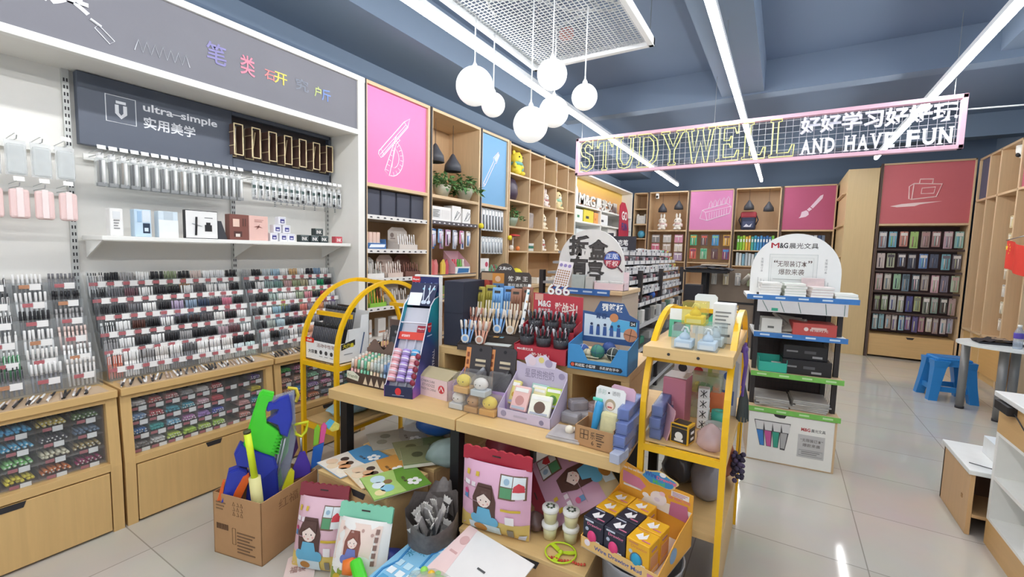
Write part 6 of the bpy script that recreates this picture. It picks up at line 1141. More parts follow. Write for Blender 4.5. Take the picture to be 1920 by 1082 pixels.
b.done('bunch', t); b = B(); b.tube([(0, 0, .05), (0, 0, .2)], .002, DARK, 4); b.done('string', t)
# lower level of the aisle rack
softbag('grey_bag', 'dark grey plastic bag on the low shelf of the aisle rack', 'bag', (-.36, 2.25, .402), 0, .16, .3, .24, clear('#57575c', .8), 11); softbag('grey_bag', 'pale grey bag next to the dark one on the low shelf of the aisle rack', 'bag', (-.23, 2.12, .402), .4, .13, .16, .22, M('#8c8a90', .5, .15), 12); softbag('orange_bag', 'dark bag with orange print at the low shelf corner of the aisle rack', 'bag', (-.20, 2.4, .402), .2, .12, .2, .26, M('#a85a3c', .5, .35, scale=25), 13)

# ---------------------------------------------------------------- egg carton display in front of the aisle rack
b = B(); b.lathe([(.12, 0), (.15, .36), (.155, .375), (.15, .375), (.115, .01)], clear('#b8b8bc', .6, .15), n=28); tag(b.done('grey_tub', loc=(-.385, 1.63, 0)), 'grey translucent round tub carrying the orange egg toy display', 'tub')
EG = R(-10.8); t = thing('egg_display', 'orange display tray with cloud shaped header holding egg toy boxes', 'display tray', (-.44, 1.497, .3765), EG)
OR = M('#e8a83a', .45); ORD_ = M('#e09a20', .45); W2 = .155; D2 = .30
b = B(); b.box(-W2, W2, 0, D2, 0, .004, M('#eee6dc', .5)); b.box(-W2, W2, 0, .003, 0, .045, M('#e6bd78', .5))
for sx in (-W2, W2 - .003): b.on((sx, 0, 0), Y_, Z_).poly([(0, 0), (D2, 0), (D2, .14), (.17, .11), (0, .045)], 0, OR, .003).pop()
b.on((W2 + .0005, 0, 0), Y_, Z_).disc(.12, .055, .03, 0, M('#7fa0c0'), sy=.9).pop()
b.on((-W2, -.0005, 0), X_, Z_); b.text('Wire Drawing Mud', .06, .012, .02, 0, M('#4a5a9a'), .02, .19); b.disc(.03, .03, .012, 0, M('#f0e4ec')); b.rect(.27, .01, .3, .035, 0, M('#c87a98')); b.pop(); b.done('tray', t)
b = B(); b.on((-W2, D2 - .004, .0), X_, Z_).push(Matrix.Diagonal((1, .69, 1, 1))); b.poly([(0, 0), (.31, 0), (.31, .30), (.18, .305), (.1, .33), (0, .36)], 0, OR, .004); b.poly([(.1, .15), (.31, .13), (.31, .2), (.12, .2)], .0042, M('#f3ead8'))
b.poly([(.015, .23), (.1, .215), (.12, .25), (.09, .285), (.015, .30)], .0044, M('#d0809c')); b.rect(.02, .21, .1, .222, .0044, M('#f6f0ea')); b.text('Draw lines and Reusable', .008, .315, .016, .0044, TAGW, .02, .11); b.text('UV REACTIVE', .215, .235, .016, .0044, M('#d86a8a'), .02, .085); b.poly([(.22, .14), (.3, .13), (.29, .225), (.225, .22)], .006, M('#c0708c')); b.rect(.225, .255, .295, .285, .0044, M('#f4ece4')); ln(b, .23, .278, .29, 3, .009, '#b88aa0', .006)
b.disc(.175, .21, .034, .006, M('#f2e8e4'), sy=1.15); b.disc(.19, .245, .012, .0075, M('#f0c8d0')); b.disc(.17, .2, .012, .0075, M('#e0d4dc')); b.disc(.12, .2, .014, .006, M('#f6f4ee'))
cl = [(.175 + .075 * math.cos(a) * (1 + .07 * math.sin(6 * a)), .325 + .043 * math.sin(a) * (1 + .12 * math.sin(5 * a))) for a in [2 * math.pi * k / 40 for k in range(40)]]
b.poly(cl, .005, M('#e8c884'), .004); b.poly([(.175 + (p[0] - .175) * .9, .325 + (p[1] - .325) * .86) for p in cl], .0095, M('#3f90c4'), .002)
b.text('Wire', .115, .325, .03, .012, M('#3a5ab0'), .03, .05); b.text('Drawing', .165, .318, .026, .012, M('#e06a8a'), .03, .08); b.text('Mud', .15, .292, .026, .012, M('#5ac070'), .03, .05); b.disc(.19, .36, .013, .012, M('#f0eeee')); b.done('header_card', t)
def egg_box(lb, x, y, dark, egg):
    c = '#282a3a' if dark else '#eab024'
    p_ = Matrix.Rotation(EG, 4, 'Z') @ Vector((x, y, 0)); t = thing('egg_box', lb, 'toy box', (-.44 + p_.x, 1.497 + p_.y, .381), EG, 'egg toy boxes in the orange tray')
    b = B(); b.rbox(-.043, .043, 0, .083, 0, .118, M(c, .4), .002, 1); b.on((-.043, -.0005, 0), X_, Z_)
    b.disc(.04, .05, .024, 0, M('#3c3040' if dark else '#5a6a7c'), sy=1.15); b.text('Drawing', .018, .088, .014, 0, M('#e0809c' if dark else '#d8884a'), .02, .06); b.rect(.01, .106, .045, .112, 0, M('#c8d0dc' if dark else '#d08a50')); b.rect(.0, .0, .086, .014, 0, M('#5a5a6c' if dark else '#c890b8')); b.disc(.066, .022, .014, .0012, M('#f2eee8')); b.disc(.062, .038, .005, .0012, M('#f2eee8')); b.disc(.07, .038, .005, .0012, M('#f2eee8')); b.disc(.018, .075, .007, 0, M('#b8c4d4')); b.pop()
    b.on((.0435, 0, 0), Y_, Z_); b.rect(.012, .03, .07, .075, 0, M('#6a7a6a' if dark else '#d8a070')); b.rect(.01, .01, .074, .022, 0, M('#c8ccd0' if dark else '#e0b890')); b.rect(.02, .09, .06, .097, 0, M('#b0808c')); b.pop()
    b.on((-.043, 0, .1185), X_, Y_); b.poly([(.02, .03), (.035, .06), (.045, .04), (.055, .065), (.06, .035), (.04, .015)], 0, M('#f0eeee')); b.rect(.01, .07, .05, .076, 0, M('#b8bccc' if dark else '#d89a5a')); b.rect(.05, .015, .08, .021, 0, M('#c8708c')); b.pop(); b.done('carton', t)
    b = B(); b.ball((-.003, .001 if y < .05 else .008, .05), .021, M(egg, .35), .95, .55, 1.2, 16, 12); b.done('egg', t)
egg_box('dark egg toy box with a pink egg, front, beside the white cups', -.108, .008, True, '#e0407a'); egg_box('dark egg toy box with a pink egg, front, in the middle', -.018, .008, True, '#e0407a'); egg_box('yellow egg toy box with a blue egg, front row', .072, .008, False, '#2a9ac0')
egg_box('dark egg toy box in the second row, behind the middle one', -.018, .096, True, '#e0407a'); egg_box('yellow egg toy box in the second row, beside the empty tray space', .072, .096, False, '#2a9ac0'); egg_box('yellow egg toy box in the second row, on the white cup side', -.108, .096, False, '#e0a030'); egg_box('yellow egg toy box in the back row, on the white cup side', -.108, .185, False, '#e0a030'); egg_box('yellow egg toy box in the back row, behind the dark boxes', -.018, .185, False, '#e0a030')

# ---------------------------------------------------------------- low platforms under the table
def crate(lb, x0, x1, y0, y1, h, rz=0, hole=None):
    t = thing('wooden_crate', lb, 'crate', (x0, y0, 0), rz); w, d = x1 - x0, y1 - y0
    b = B(); b.rbox(0, w, 0, d, h - .018, h, LOAK, .002); b.done('top_board', t)
    CR2 = wood('#d2ab78', 'x', .1); b = B(); b.rbox(0.002, w - .002, .002, .018, 0, h - .018, CR2); b.rbox(0, .016, .018, d, 0, h - .018, CR2); b.rbox(w - .016, w, .018, d, 0, h - .018, CR2); b.rbox(.016, w - .016, d - .016, d, 0, h - .018, CR2); sd = b.done('side_board', t)
    if hole: b = B(); b.on((hole, .0012, h), X_, Z_).poly([(-.05, -.018), (.05, -.018), (.035, -.05), (-.035, -.05)], 0, DARK); b.done('hand_hole', t)
    return t
crate('wooden crate carrying the picture books, behind the snack pouches', -1.93, -1.45, 1.335, 1.62, .375, 0, .30)
crate('wooden crate under the table carrying the grey and green books', -1.98, -1.45, 1.66, 2.15, .375, 0)
crate('low wooden crate carrying the large pink snack bag and the white cups', -1.14, -.56, 1.475, 2.05, .28, R(3), .34)
def book(lb, loc, rz, w, d, th, cov, pat, rx=0.0, ry=0.0, blot=()):
    t = thing('picture_book', lb, 'book', loc, rz, 'picture books on the crates'); t.rotation_euler = (rx, ry, rz)
    b = B(); b.rbox(-w / 2, w / 2, -d / 2, d / 2, 0, th, M('#e6e0cc', .6), .002, 1); b.done('pages', t)
    b = B(); b.box(-w / 2 - .002, w / 2 + .002, -d / 2 - .002, d / 2 + .002, th, th + .0015, M(cov, .4, .05)); b.on((0, 0, th + .0016), X_, Y_)
    b.poly([(-w / 2, -d / 2), (w / 2, -d / 2), (w / 2, d * .05), (0, d * .02), (-w / 2, d * .1)], 0, M(pat, .45, .12, scale=30))
    for (px, py, r_, c) in blot: b.disc(px * w, py * d, r_, .0012, M(c, .5), n=12)
    for q in range(5): b.disc(w * .22 + .022 * math.cos(q * 1.257), d * .28 + .022 * math.sin(q * 1.257), .014, .0014, TAGW, n=10)
    b.text('绘本', -w * .1, d * .12, .018, .0014, M('#5a4a3c'), .01, .06); b.done('cover', t)
    return t
BL1 = ((-.3, -.3, .03, '#e8c8a8'), (-.05, -.2, .028, '#e0b088'), (.12, -.25, .03, '#d89a6a'), (-.2, -.1, .022, '#4a3a34'), (.05, -.12, .02, '#5a4438'), (.25, -.35, .03, '#f0e4d0'), (-.1, -.38, .028, '#e8d0b0'))
BL2 = ((-.25, -.25, .035, '#c8e0e8'), (0, -.3, .03, '#e0ecf0'), (.2, -.2, .032, '#8ac0d8'), (-.05, -.12, .02, '#8a6a4a'), (.3, -.35, .025, '#e8d8a0'))
book('picture book with a blue sky cover, beside the toy carton on the crate', (-1.85, 1.495, .376), R(-8), .23, .29, .006, '#4f93c4', '#e8ded0', blot=BL1)
book('picture book with an orange cover, middle of the front books on the crate', (-1.655, 1.49, .3785), R(-17), .22, .28, .006, '#d89a4a', '#e0d2b8', blot=BL1)
book('picture book with a green cover, at the crate corner beside the dark candy bag', (-1.51, 1.455, .383), R(-24), .22, .27, .006, '#6a9a3a', '#a8c870', blot=BL2)
book('grey toned book lying behind the blue one under the table', (-1.87, 1.82, .376), R(-32), .24, .32, .006, '#a8a49c', '#b8b4a6', blot=((-.2, -.2, .03, '#8a8878'), (.1, -.3, .03, '#9a9684')))
book('dull green book behind the orange one under the table', (-1.66, 1.80, .378), R(-34), .22, .29, .012, '#7c8a58', '#9a9a72', blot=((-.1, -.2, .03, '#6a6a48'), (.15, -.25, .03, '#b8b488')))
book('dull green book half under the clear pouch under the table', (-1.55, 1.72, .392), R(-40), .2, .26, .02, '#6c7c4a', '#8c9068', blot=((0, -.2, .03, '#585c40'),))
b = B(); b.sheet([[(-.15 + .03 * i, -.12 + .06 * j, .01 * math.sin(i * 1.1 + j)) for i in range(11)] for j in range(5)], clear('#dfe4e6', .55)); tag(b.done('clear_sheet', loc=(-1.80, 2.02, .47), rz=.3), 'curled grey translucent sheet leaning behind the grey book', 'plastic sheet').rotation_euler = (1.0, 0, .3)
softbag('clear_pouch', 'pale teal clear pouch with a dark print leaning at the black table leg', 'pouch', (-1.40, 1.74, .38), .5, .26, .12, .15, clear('#bcd0cc', .55, .15), 21)
softbag('blue_bag', 'bright blue plastic bag bulging under the table top', 'bag', (-1.70, 1.98, .40), .2, .30, .22, .21, M('#2f5fa8', .3, .2, scale=14), 22)
softbag('maroon_bag', 'crimson bag wedged behind the middle table leg', 'bag', (-1.18, 1.93, .29), 0, .25, .2, .33, M('#9a3040', .4, .15), 23)
softbag('dark_net_bag', 'dark green and brown bag hidden under the table at the rack', 'bag', (-.72, 2.13, .285), 0, .4, .16, .27, M('#55584a', .7, .3, scale=30), 24)
# shelf with bags behind at the pen-wall rack
for k, (x, y, z, w, d, h, c, lb) in enumerate(((-2.42, 1.95, .402, .24, .4, .09, '#a8cfe0', 'pale blue printed bag on the low shelf of the pen wall rack'), (-2.34, 2.1, .48, .3, .5, .07, '#dcdcdc', 'white bag on top of the pale blue one, pen wall rack'), (-2.28, 2.2, .402, .16, .45, .10, '#2f7ab0', 'strong blue bag on the low shelf of the pen wall rack'), (-2.3, 2.33, .402, .3, .3, .05, '#a84a68', 'wine red flat bag under the others, pen wall rack'))):
    softbag('flat_bag', lb, 'bag', (x, y, z), .2 * k, w, d, h, M(c, .35, .12), 30 + k)

# snack pouches (pillow bags with header)
def pillow(name, lb, loc, rz, tilt, w, h, top, body, art, gusset='#e0c46a', puff=.052, group='printed snack pouches', spin=0.0):
    t = thing(name, lb, 'snack pouch', loc, rz, group); t.rotation_euler = (tilt, 0, rz)
    if spin:
        q = Matrix.Rotation(rz, 3, 'Z') @ Matrix.Rotation(tilt, 3, 'X') @ Matrix.Rotation(spin, 3, 'Y'); t.rotation_euler = q.to_euler(); t.location = Vector(loc) - q @ Vector((0, 0, h / 2))
    bulge = lambda x, z: puff * max(0, (1 - (2 * x / w) ** 4)) * max(0, math.sin(math.pi * min(1, max(0, z / (h * .9))))) ** .6
    def grid(sgn, z0, z1, m, nz=10, x0=-.5, x1=.5, off=0):
        b.sheet([[(w * (x0 + (x1 - x0) * i / 10), sgn * (bulge(w * (x0 + (x1 - x0) * i / 10), z0 + (z1 - z0) * j / nz) + .002 + off), z0 + (z1 - z0) * j / nz) for i in range(11)] for j in range(nz + 1)], m)
    b = B(); grid(1, 0, h * .84, M(body, .35, .04)); grid(-1, 0, h * .84, M(body, .35, .04)); grid(-1, 0, h * .2, M(gusset, .35), 4, -.5, .5, .0015); b.done('bag', t)
    b = B(); n = 24
    pts = [(-w / 2, h * .83), (w / 2, h * .83)] + [(w / 2 - w * k / n, h - .004 * (1 + math.cos(k * 2.1)) - .0 * k) for k in range(n + 1)]
    b.on((0, -.006, 0), X_, Z_).poly(pts, -.006, M(top, .4), .012).pop(); b.on((0, -.013, 0), X_, Z_).rect(-.02, h * .915, .02, h * .93, 0, M('#3a2a28')).pop(); b.done('header_strip', t)
    b = B(); art(b, lambda x, z: -(bulge(x, z) + .0045), w, h); b.done('printed_picture', t)
    return t
def dec(b, f, pts, m, lift=0.0):
    cx = sum(p[0] for p in pts) / len(pts); cz = sum(p[1] for p in pts) / len(pts)
    v = [(cx, f(cx, cz) - lift, cz)]
    P = []
    for i, p in enumerate(pts):
        q = pts[(i + 1) % len(pts)]
        for s_ in (0, .5): P.append((p[0] + (q[0] - p[0]) * s_, p[1] + (q[1] - p[1]) * s_))
    mid = [(cx + (p[0] - cx) * .5, cz + (p[1] - cz) * .5) for p in P]
    v += [(p[0], f(*p) - lift, p[1]) for p in mid] + [(p[0], f(*p) - lift, p[1]) for p in P]; n = len(P)
    fs = [(0, 1 + i, 1 + (i + 1) % n) for i in range(n)] + [(1 + i, 1 + n + i, 1 + n + (i + 1) % n, 1 + (i + 1) % n) for i in range(n)]
    b.raw(v, fs, m, True)
circ = lambda x, z, r, s=1.0, n=12: [(x + r * math.cos(6.2832 * k / n), z + r * s * math.sin(6.2832 * k / n)) for k in range(n)]
def girl(b, f, cx, z0, s, hair, dress, arms=True):
    dec(b, f, [(cx - .055 * s, z0 + .0), (cx + .055 * s, z0), (cx + .06 * s, z0 + .1 * s), (cx + .035 * s, z0 + .17 * s), (cx - .035 * s, z0 + .17 * s), (cx - .06 * s, z0 + .1 * s)], M(hair, .5), .001)
    dec(b, f, [(cx - .05 * s, z0 - .03 * s), (cx + .05 * s, z0 - .03 * s), (cx + .03 * s, z0 + .06 * s), (cx - .03 * s, z0 + .06 * s)], M(dress, .5), .0022)
    if arms: [dec(b, f, circ(cx + k * .048 * s, z0 - .005 * s, .024 * s, 1.1), M(dress, .5), .0025) for k in (-1, 1)]
    dec(b, f, circ(cx, z0 + .1 * s, .036 * s, 1.05), M('#f6e2d6', .5), .003)
    dec(b, f, [(cx - .04 * s, z0 + .1 * s), (cx - .036 * s, z0 + .155 * s), (cx + .036 * s, z0 + .155 * s), (cx + .04 * s, z0 + .1 * s), (cx + .02 * s, z0 + .128 * s), (cx - .02 * s, z0 + .128 * s)], M(hair, .5), .004)
    [dec(b, f, circ(cx + k * .014 * s, z0 + .096 * s, .0035 * s, 1, 6), M('#3a2c28'), .0045) for k in (-1, 1)]; dec(b, f, [(cx - .006 * s, z0 + .078 * s), (cx + .006 * s, z0 + .078 * s), (cx, z0 + .073 * s)], M('#c8605a'), .0045)
    [dec(b, f, circ(cx + k * .022 * s, z0 + .084 * s, .005 * s, 1, 6), M('#f0b8b0'), .0042) for k in (-1, 1)]
def art_window(b, f, w, h):
    fr = lambda x, z, ww, hh, c, l: dec(b, f, [(x, z), (x + ww, z), (x + ww, z + hh), (x, z + hh)], M(c, .5), l)
    fr(w * .1, h * .5, w * .36, h * .27, '#7a5a48', .0005); fr(w * .12, h * .52, w * .155, h * .115, '#5c9a6c', .0015); fr(w * .12, h * .645, w * .155, h * .115, '#dce8ea', .0015); fr(w * .285, h * .52, w * .155, h * .115, '#eef2f2', .0015); fr(w * .285, h * .645, w * .155, h * .115, '#e4ecec', .0015)
    dec(b, f, [(w * .29, h * .60), (w * .44, h * .60), (w * .43, h * .67), (w * .36, h * .70), (w * .3, h * .66)], M('#d0404a'), .003); dec(b, f, circ(w * .2, h * .7, w * .04), M('#9ab8cc'), .0025)
    fr(-w * .46, h * .56, w * .24, h * .012, '#b08a98', .001); fr(-w * .42, h * .57, w * .09, h * .05, '#f4eef0', .001); fr(-w * .3, h * .57, w * .06, h * .05, '#e8dce0', .001); fr(-w * .44, h * .40, w * .3, h * .01, '#b08a98', .001); dec(b, f, circ(-w * .38, h * .49, w * .035), M('#c84a78'), .002); fr(-w * .41, h * .41, w * .06, h * .06, '#5a8ab8', .002)
    fr(-w * .4, h * .68, w * .05, h * .06, '#d8b83a', .002); fr(-w * .25, h * .69, w * .05, h * .05, '#d8b83a', .002); fr(w * .14, h * .36, w * .26, h * .03, '#d8b83a', .002); fr(w * .2, h * .2, w * .12, h * .1, '#f4eeee', .0025)
    girl(b, f, -w * .1, h * .2, h * 2.5, '#5a3c34', '#6ab4d4')
    fr(-w * .34, h * .01, w * .46, h * .12, '#cfe0e4', .0035); dec(b, f, circ(-w * .17, h * .07, w * .1, .7), M('#b8803a'), .0045); fr(w * .22, h * .03, w * .09, h * .1, '#8a8478', .004); dec(b, f, [(w * .36, h * .02), (w * .46, h * .02), (w * .48, h * .08), (w * .38, h * .07)], M('#c8ccd8'), .004)
def art_pastry(b, f, w, h):
    fr = lambda x, z, ww, hh, c, l: dec(b, f, [(x, z), (x + ww, z), (x + ww, z + hh), (x, z + hh)], M(c, .5), l)
    fr(-w * .42, h * .42, w * .8, h * .38, '#ecd5c8', .0005); fr(-w * .46, h * .02, w * .4, h * .34, '#8a9a3a', .001); dec(b, f, circ(-w * .28, h * .24, w * .1), M('#c8a82a'), .002); fr(-w * .0, h * .05, w * .4, h * .34, '#f2f0e6', .001); fr(-w * .44, h * .34, w * .45, h * .07, '#f0eee6', .0015)
    girl(b, f, -w * .08, h * .46, h * 1.6, '#8a5244', '#6a78b8'); [dec(b, f, circ(-w * .3 + w * .18 * k, h * .74 - h * .03 * (k % 2), w * .028, 1, 7), M('#b8948a'), .002) for k in range(4)]
    for k in range(5): fr(w * .29, h * .72 - h * .075 * k, w * .06, h * .05, '#8a6a60', .002)
    for k in range(3): fr(w * .08, h * .3 - h * .07 * k, w * .06, h * .045, '#a8a05a', .002)
pillow('snack_pouch', 'pink snack pouch with maroon top and window print leaning on the toy carton', (-1.755, 1.20, 0.004), R(22), -.24, .25, .38, '#8a2f3c', '#e4bcc8', art_window)
pillow('snack_pouch', 'white and pink snack pouch with mint green top standing before the book crate', (-1.45, 1.16, .004), R(20), -.34, .25, .39, '#86cfae', '#f0ece6', art_pastry, '#eef0e6')
pillow('snack_pouch', 'large pink snack pouch with crimson top standing upright on the low crate', (-.99, 1.535, .283), R(9), -.04, .32, .365, '#b0283c', '#e6b4cc', art_window, '#dcc070', .055)
pillow('snack_pouch', 'pink snack pouch lying upside down on its back behind the upright pink one', (-.80, 1.87, .425), R(-12), -.93, .36, .40, '#8a2434', '#c89cb4', art_window, '#c8b48a', .04, spin=R(215))
# cups
def cup(lb, x, y, z):
    t = thing('slime_cup', lb, 'cup', (x, y, z), 0, 'small white lidded cups'); b = B(); b.lathe([(.025, 0), (.032, .055), (.030, .055)], M('#d9d4a8', .35, .06), n=22); b.done('cup', t)
    b = B(); b.lathe([(.034, .05), (.036, .054), (.036, .066), (.034, .069), (.001, .069)], WHITE, n=22); b.on((0, 0, .0692), X_, Y_)
    for k in range(7): a = k * .9; b.disc(.015 * math.cos(a), .015 * math.sin(a), .006, 0, M(['#4a5a4a', '#3a3a3c', '#6a7a5a'][k % 3]), n=7)
    b.pop(); b.done('lid', t)
for k, (x, y) in enumerate(((-.775, 1.635), (-.69, 1.66))):
    for j in range(2): cup('small lidded cup, %s of the stack %s' % (('bottom', 'top')[j], ('beside the brown ball bag', 'beside the dark egg box')[k]), x, y, .283 + .0705 * j)
softbag('ball_bag', 'clear bag of brown balls on the low crate beside the white cups', 'bag', (-.855, 1.65, .283), 0, .085, .085, .08, M('#6a5450', .35, .35, scale=40), 41)
t = thing('propeller_toy', 'yellow green ring propeller toy lying on the low crate before the cups', 'toy', (-.69, 1.565, .289)); PG = M('#c4e02a', .4)
b = B(); b.tube([(.062 * math.cos(a), .062 * math.sin(a), 0) for a in [k * math.pi / 18 for k in range(36)]], .0035, PG, 6, True); b.done('ring', t)
for k in range(3): a = .6 + k * 2.094; b = B(); b.push(Matrix.Rotation(a, 4, 'Z')); b.poly([(.008, -.006), (.03, -.014), (.06, -.012), (.06, .006), (.008, .006)], -.001, PG, .002); b.pop(); b.done('blade', t)
b = B(); b.lathe([(.01, -.004), (.01, .006), (.004, .01)], PG, n=10); b.done('hub', t)
t = thing('red_chain', 'string of small red beads lying at the low crate edge', 'bead string', (-.66, 1.515, .287)); b = B()
for k in range(14): b.ball((-.06 + .0105 * k, .004 * math.sin(k) + .012 * k * .25, 0), .0055, M('#c84a34', .4), n=8, k=5)
b.done('beads', t)
# dark candy bag between the crates
t = thing('candy_bag', 'dark printed bag full of striped wrapped sticks between the two crates', 'bag', (-1.255, 1.43, 0), R(20))
b = B(); DKP = M('#6a625e', .4, .5, scale=45); N = 18
rows = [[((.095 + .02 * z) * (1 + .06 * math.sin(3 * a + z * 9)) * math.cos(a), (.085 + .03 * z) * math.sin(a) * (1 + .06 * math.sin(4 * a)), z * .33 + (.03 * math.sin(a * 2 + 1) + (.06 if math.sin(a) > .3 else 0) if z > .9 else 0)) for a in [2 * math.pi * k / N for k in range(N + 1)]] for z in (0, .2, .4, .6, .8, 1.0)]
b.sheet(rows, DKP); b.done('bag', t)
for k in range(15):
    a = k * 2.4; r_ = .015 + .06 * ((k % 5) / 5); c = ['#8f8a86', '#5c5856', '#aaa5a2', '#484442'][k % 4]
    b = B(); b.rbox(-.019, .019, -.006, .006, 0, .15, M(c, .35, .45, scale=70), .004); b.rbox(-.013, .013, -.0068, -.006, .03, .12, M('#c8c2ba', .4, .4, scale=80), .0005)
    b.on((0, -.002, .148), X_, Z_).poly([(-.019, 0), (.019, 0), (.026, .026), (.016, .021), (.008, .028), (0, .021), (-.008, .028), (-.016, .021), (-.026, .026)], 0, M('#d6d1ca', .4, .25, scale=90), .004).pop()
    o = b.done('wrapped_stick', t); o.location = (r_ * math.cos(a), r_ * math.sin(a), .15 + .03 * (k % 3)); o.rotation_euler = (-.38 * math.sin(a), .38 * math.cos(a), k * 1.1)
b = B(); b.sheet([[((-.08 + .027 * i) * (1 - .17 * j), .085 + .028 * j - .012 * (i - 3) ** 2 * .3, .30 + .035 * j + .012 * math.sin(i * 2 + j)) for i in range(7)] for j in range(4)], DKP); b.done('torn_flap', t)
# heap of packs at the front
b = B(); b.rbox(-.34, .34, -.16, .1, 0, .09, CARD, .006); tag(b.done('low_carton', loc=(-1.17, 1.27, 0), rz=R(20)), 'low brown carton under the loose packs at the picture bottom', 'carton')
softbag('chips_bag', 'navy and red chips bag lying in the front heap', 'bag', (-1.40, 1.30, .06), .5, .24, .15, .12, M('#3a4490', .3, .3, scale=7), 51)
t = thing('blue_sheet_pack', 'pale blue printed sheet pack lying on the front heap', 'toy pack', (-1.235, 1.275, .19), R(-4)); t.rotation_euler = (.12, -.05, R(-4))
b = B(); b.rbox(-.095, .095, -.19, .19, 0, .012, M('#8ac4e4', .35, .1, scale=9), .003); b.on((0, 0, .0122), Y_, (-1, 0, 0)); b.rect(.10, -.095, .19, .095, 0, M('#d4ecf6')); b.text('水晶泥', .02, .02, .04, .0012, M('#3a8aa8'), .01, .11); b.text('泡泡泡', .05, -.03, .035, .0012, M('#3a8aa8'), .01, .11)
for k in range(12): b.rect(-.17 + .045 * (k % 4), -.08 + .05 * (k // 4), -.14 + .045 * (k % 4), -.045 + .05 * (k // 4), .0012, M(['#e4f2f8', '#5aa8d4', '#f0f4f6', '#c4e4f2'][k % 4]))
b.stroke([(-.19, .06), (-.08, .075), (-.02, .05), (.08, .07), (.12, .04)], .012, 0, M('#3a8ac4')); b.stroke([(.0, -.06), (.08, -.05), (.12, -.07), (.19, -.05)], .012, 0, M('#3a8ac4')); b.disc(.15, .05, .025, .0012, M('#b8e0f0')); b.pop(); b.done('pack', t)
t = thing('pink_card', 'pale pink and white card pack lying over the low crate edge', 'toy pack', (-.945, 1.32, .245)); t.rotation_euler = (.26, 0, R(-9))
b = B(); b.rbox(-.18, .18, -.16, .16, 0, .006, M('#f0ece8', .4, .03), .002); b.on((0, 0, .0062), X_, Y_); b.poly([(-.18, -.16), (-.08, -.16), (-.13, .16), (-.18, .16)], 0, M('#f2d4d0')); b.disc(-.14, .09, .022, .0012, M('#dcb0ac')); b.rect(-.16, .02, -.12, .03, .0012, M('#d8a8a4')); b.rect(.0, .02, .04, .028, .0012, M('#4a4a4a')); b.rect(.11, -.04, .15, -.032, .0012, M('#4a4a4a')); b.pop(); b.done('card', t)
softbag('capsule_bag', 'clear bag with coloured round capsules on the front heap', 'clear bag', (-1.06, 1.21, .16), .3, .24, .2, .10, clear('#eef4ee', .3, .1), 53)
for k in range(12):
    a = k * 2.4; r_ = .02 + .065 * (k / 12); b = B(); c = ['#8ae04a', '#f0c02a', '#e8d0e8', '#9ae05a', '#d8eef0', '#c8a8d8'][k % 6]; b.ball((0, 0, 0), .016, M(c, .3), n=12, k=7); tag(b.done('capsule', loc=(-1.06 + r_ * math.cos(a), 1.21 + r_ * math.sin(a), .23 + .02 * math.sin(k))), '%s round capsule, in the clear bag on the front heap' % ['bright green', 'amber', 'pale pink', 'lime', 'icy', 'lilac'][k % 6], 'capsule', 'round capsules ' + str(k % 6))
t = thing('bubble_gun', 'green bubble gun with orange nozzle lying at the front of the heap', 'toy gun', (-1.375, 1.135, .17)); t.rotation_euler = (.2, .25, R(-25)); GN = M('#4ad02a', .35); OG = M('#e8782a', .35)
b = B(); b.rbox(-.07, .10, -.025, .025, -.02, .035, GN, .016, 3); b.rbox(-.05, -.01, -.02, .02, -.08, .0, GN, .012, 3); b.done('body', t); b = B(); b.lathe([(.03, 0), (.034, .015), (.026, .05)], OG, n=16); o = b.done('nozzle', t); o.location = (-.065, -.005, -.01); o.rotation_euler = (R(70), R(-40), 0)
softbag('clear_wrap', 'crumpled clear wrapper at the foot of the mint topped pouch', 'wrapper', (-1.47, 1.16, .0), .3, .13, .1, .16, clear('#eeeae0', .35, .1), 57)
t = hang_card('paper_tag', 'pale pink printed tag lying on the floor before the pouches', 'paper tag', (-1.76, 1.11, .004), R(48), .13, .16, '#e6cfc8', -1.5, lambda b: (b.text('福袋', .02, .05, .04, 0, M('#a85a50'), .02, .07), b.rect(.02, .12, .1, .128, 0, M('#b8807a'))))

# ---------------------------------------------------------------- toy carton on the floor
TC = (-2.125, 1.04); TR = R(13)
t = thing('toy_carton', 'open brown cardboard carton on the floor full of plastic toys', 'carton', (TC[0], TC[1], 0), TR)
b = B(); W2 = .15
b.box(-W2, W2, 0, .004, 0, .307, CARD); b.box(-W2, W2, .351, .355, 0, .307, CARD); b.box(-W2, -W2 + .004, 0, .355, 0, .307, CARD); b.box(W2 - .004, W2, 0, .355, 0, .307, CARD); b.box(-W2, W2, 0, .355, 0, .004, CARDIN)
IK = M('#6a4c34', .8); b.on((-W2, -.0006, 0), X_, Z_)
for i in range(3):
    for j in range(3): b.stroke([(.125 + .024 * i, .215 + .024 * j), (.14 + .024 * i, .215 + .024 * j), (.132 + .024 * i, .233 + .024 * j)], .002, 0, IK, (i + j) % 2 == 0)
for k in range(14): b.rect(.02 + .0055 * k, .13, .0225 + .0055 * k + .002 * (k % 3 == 0), .158, 0, IK)
ln(b, .02, .26, .08, 3, .016, '#8a6a4a'); ln(b, .15, .13, .26, 7, .016, '#7a5a3e'); b.stroke([(.14, .07), (.14, .15), (.12, .15), (.12, .07)], .002, 0, IK, True); b.pop()
b.on((W2 + .0006, 0, 0), Y_, Z_); b.text('红福', .1, .22, .05, 0, M('#8a6444', .8), 0, .12); b.pop(); b.done('box', t)
TO = (-2.14, 1.2); tu = (.48909974, .87222786, 0)
def toy(name, lb, cat, dy=0.0): t = thing(name, lb, cat, (TO[0] - dy * .872, TO[1] + dy * .489, 0)); return t
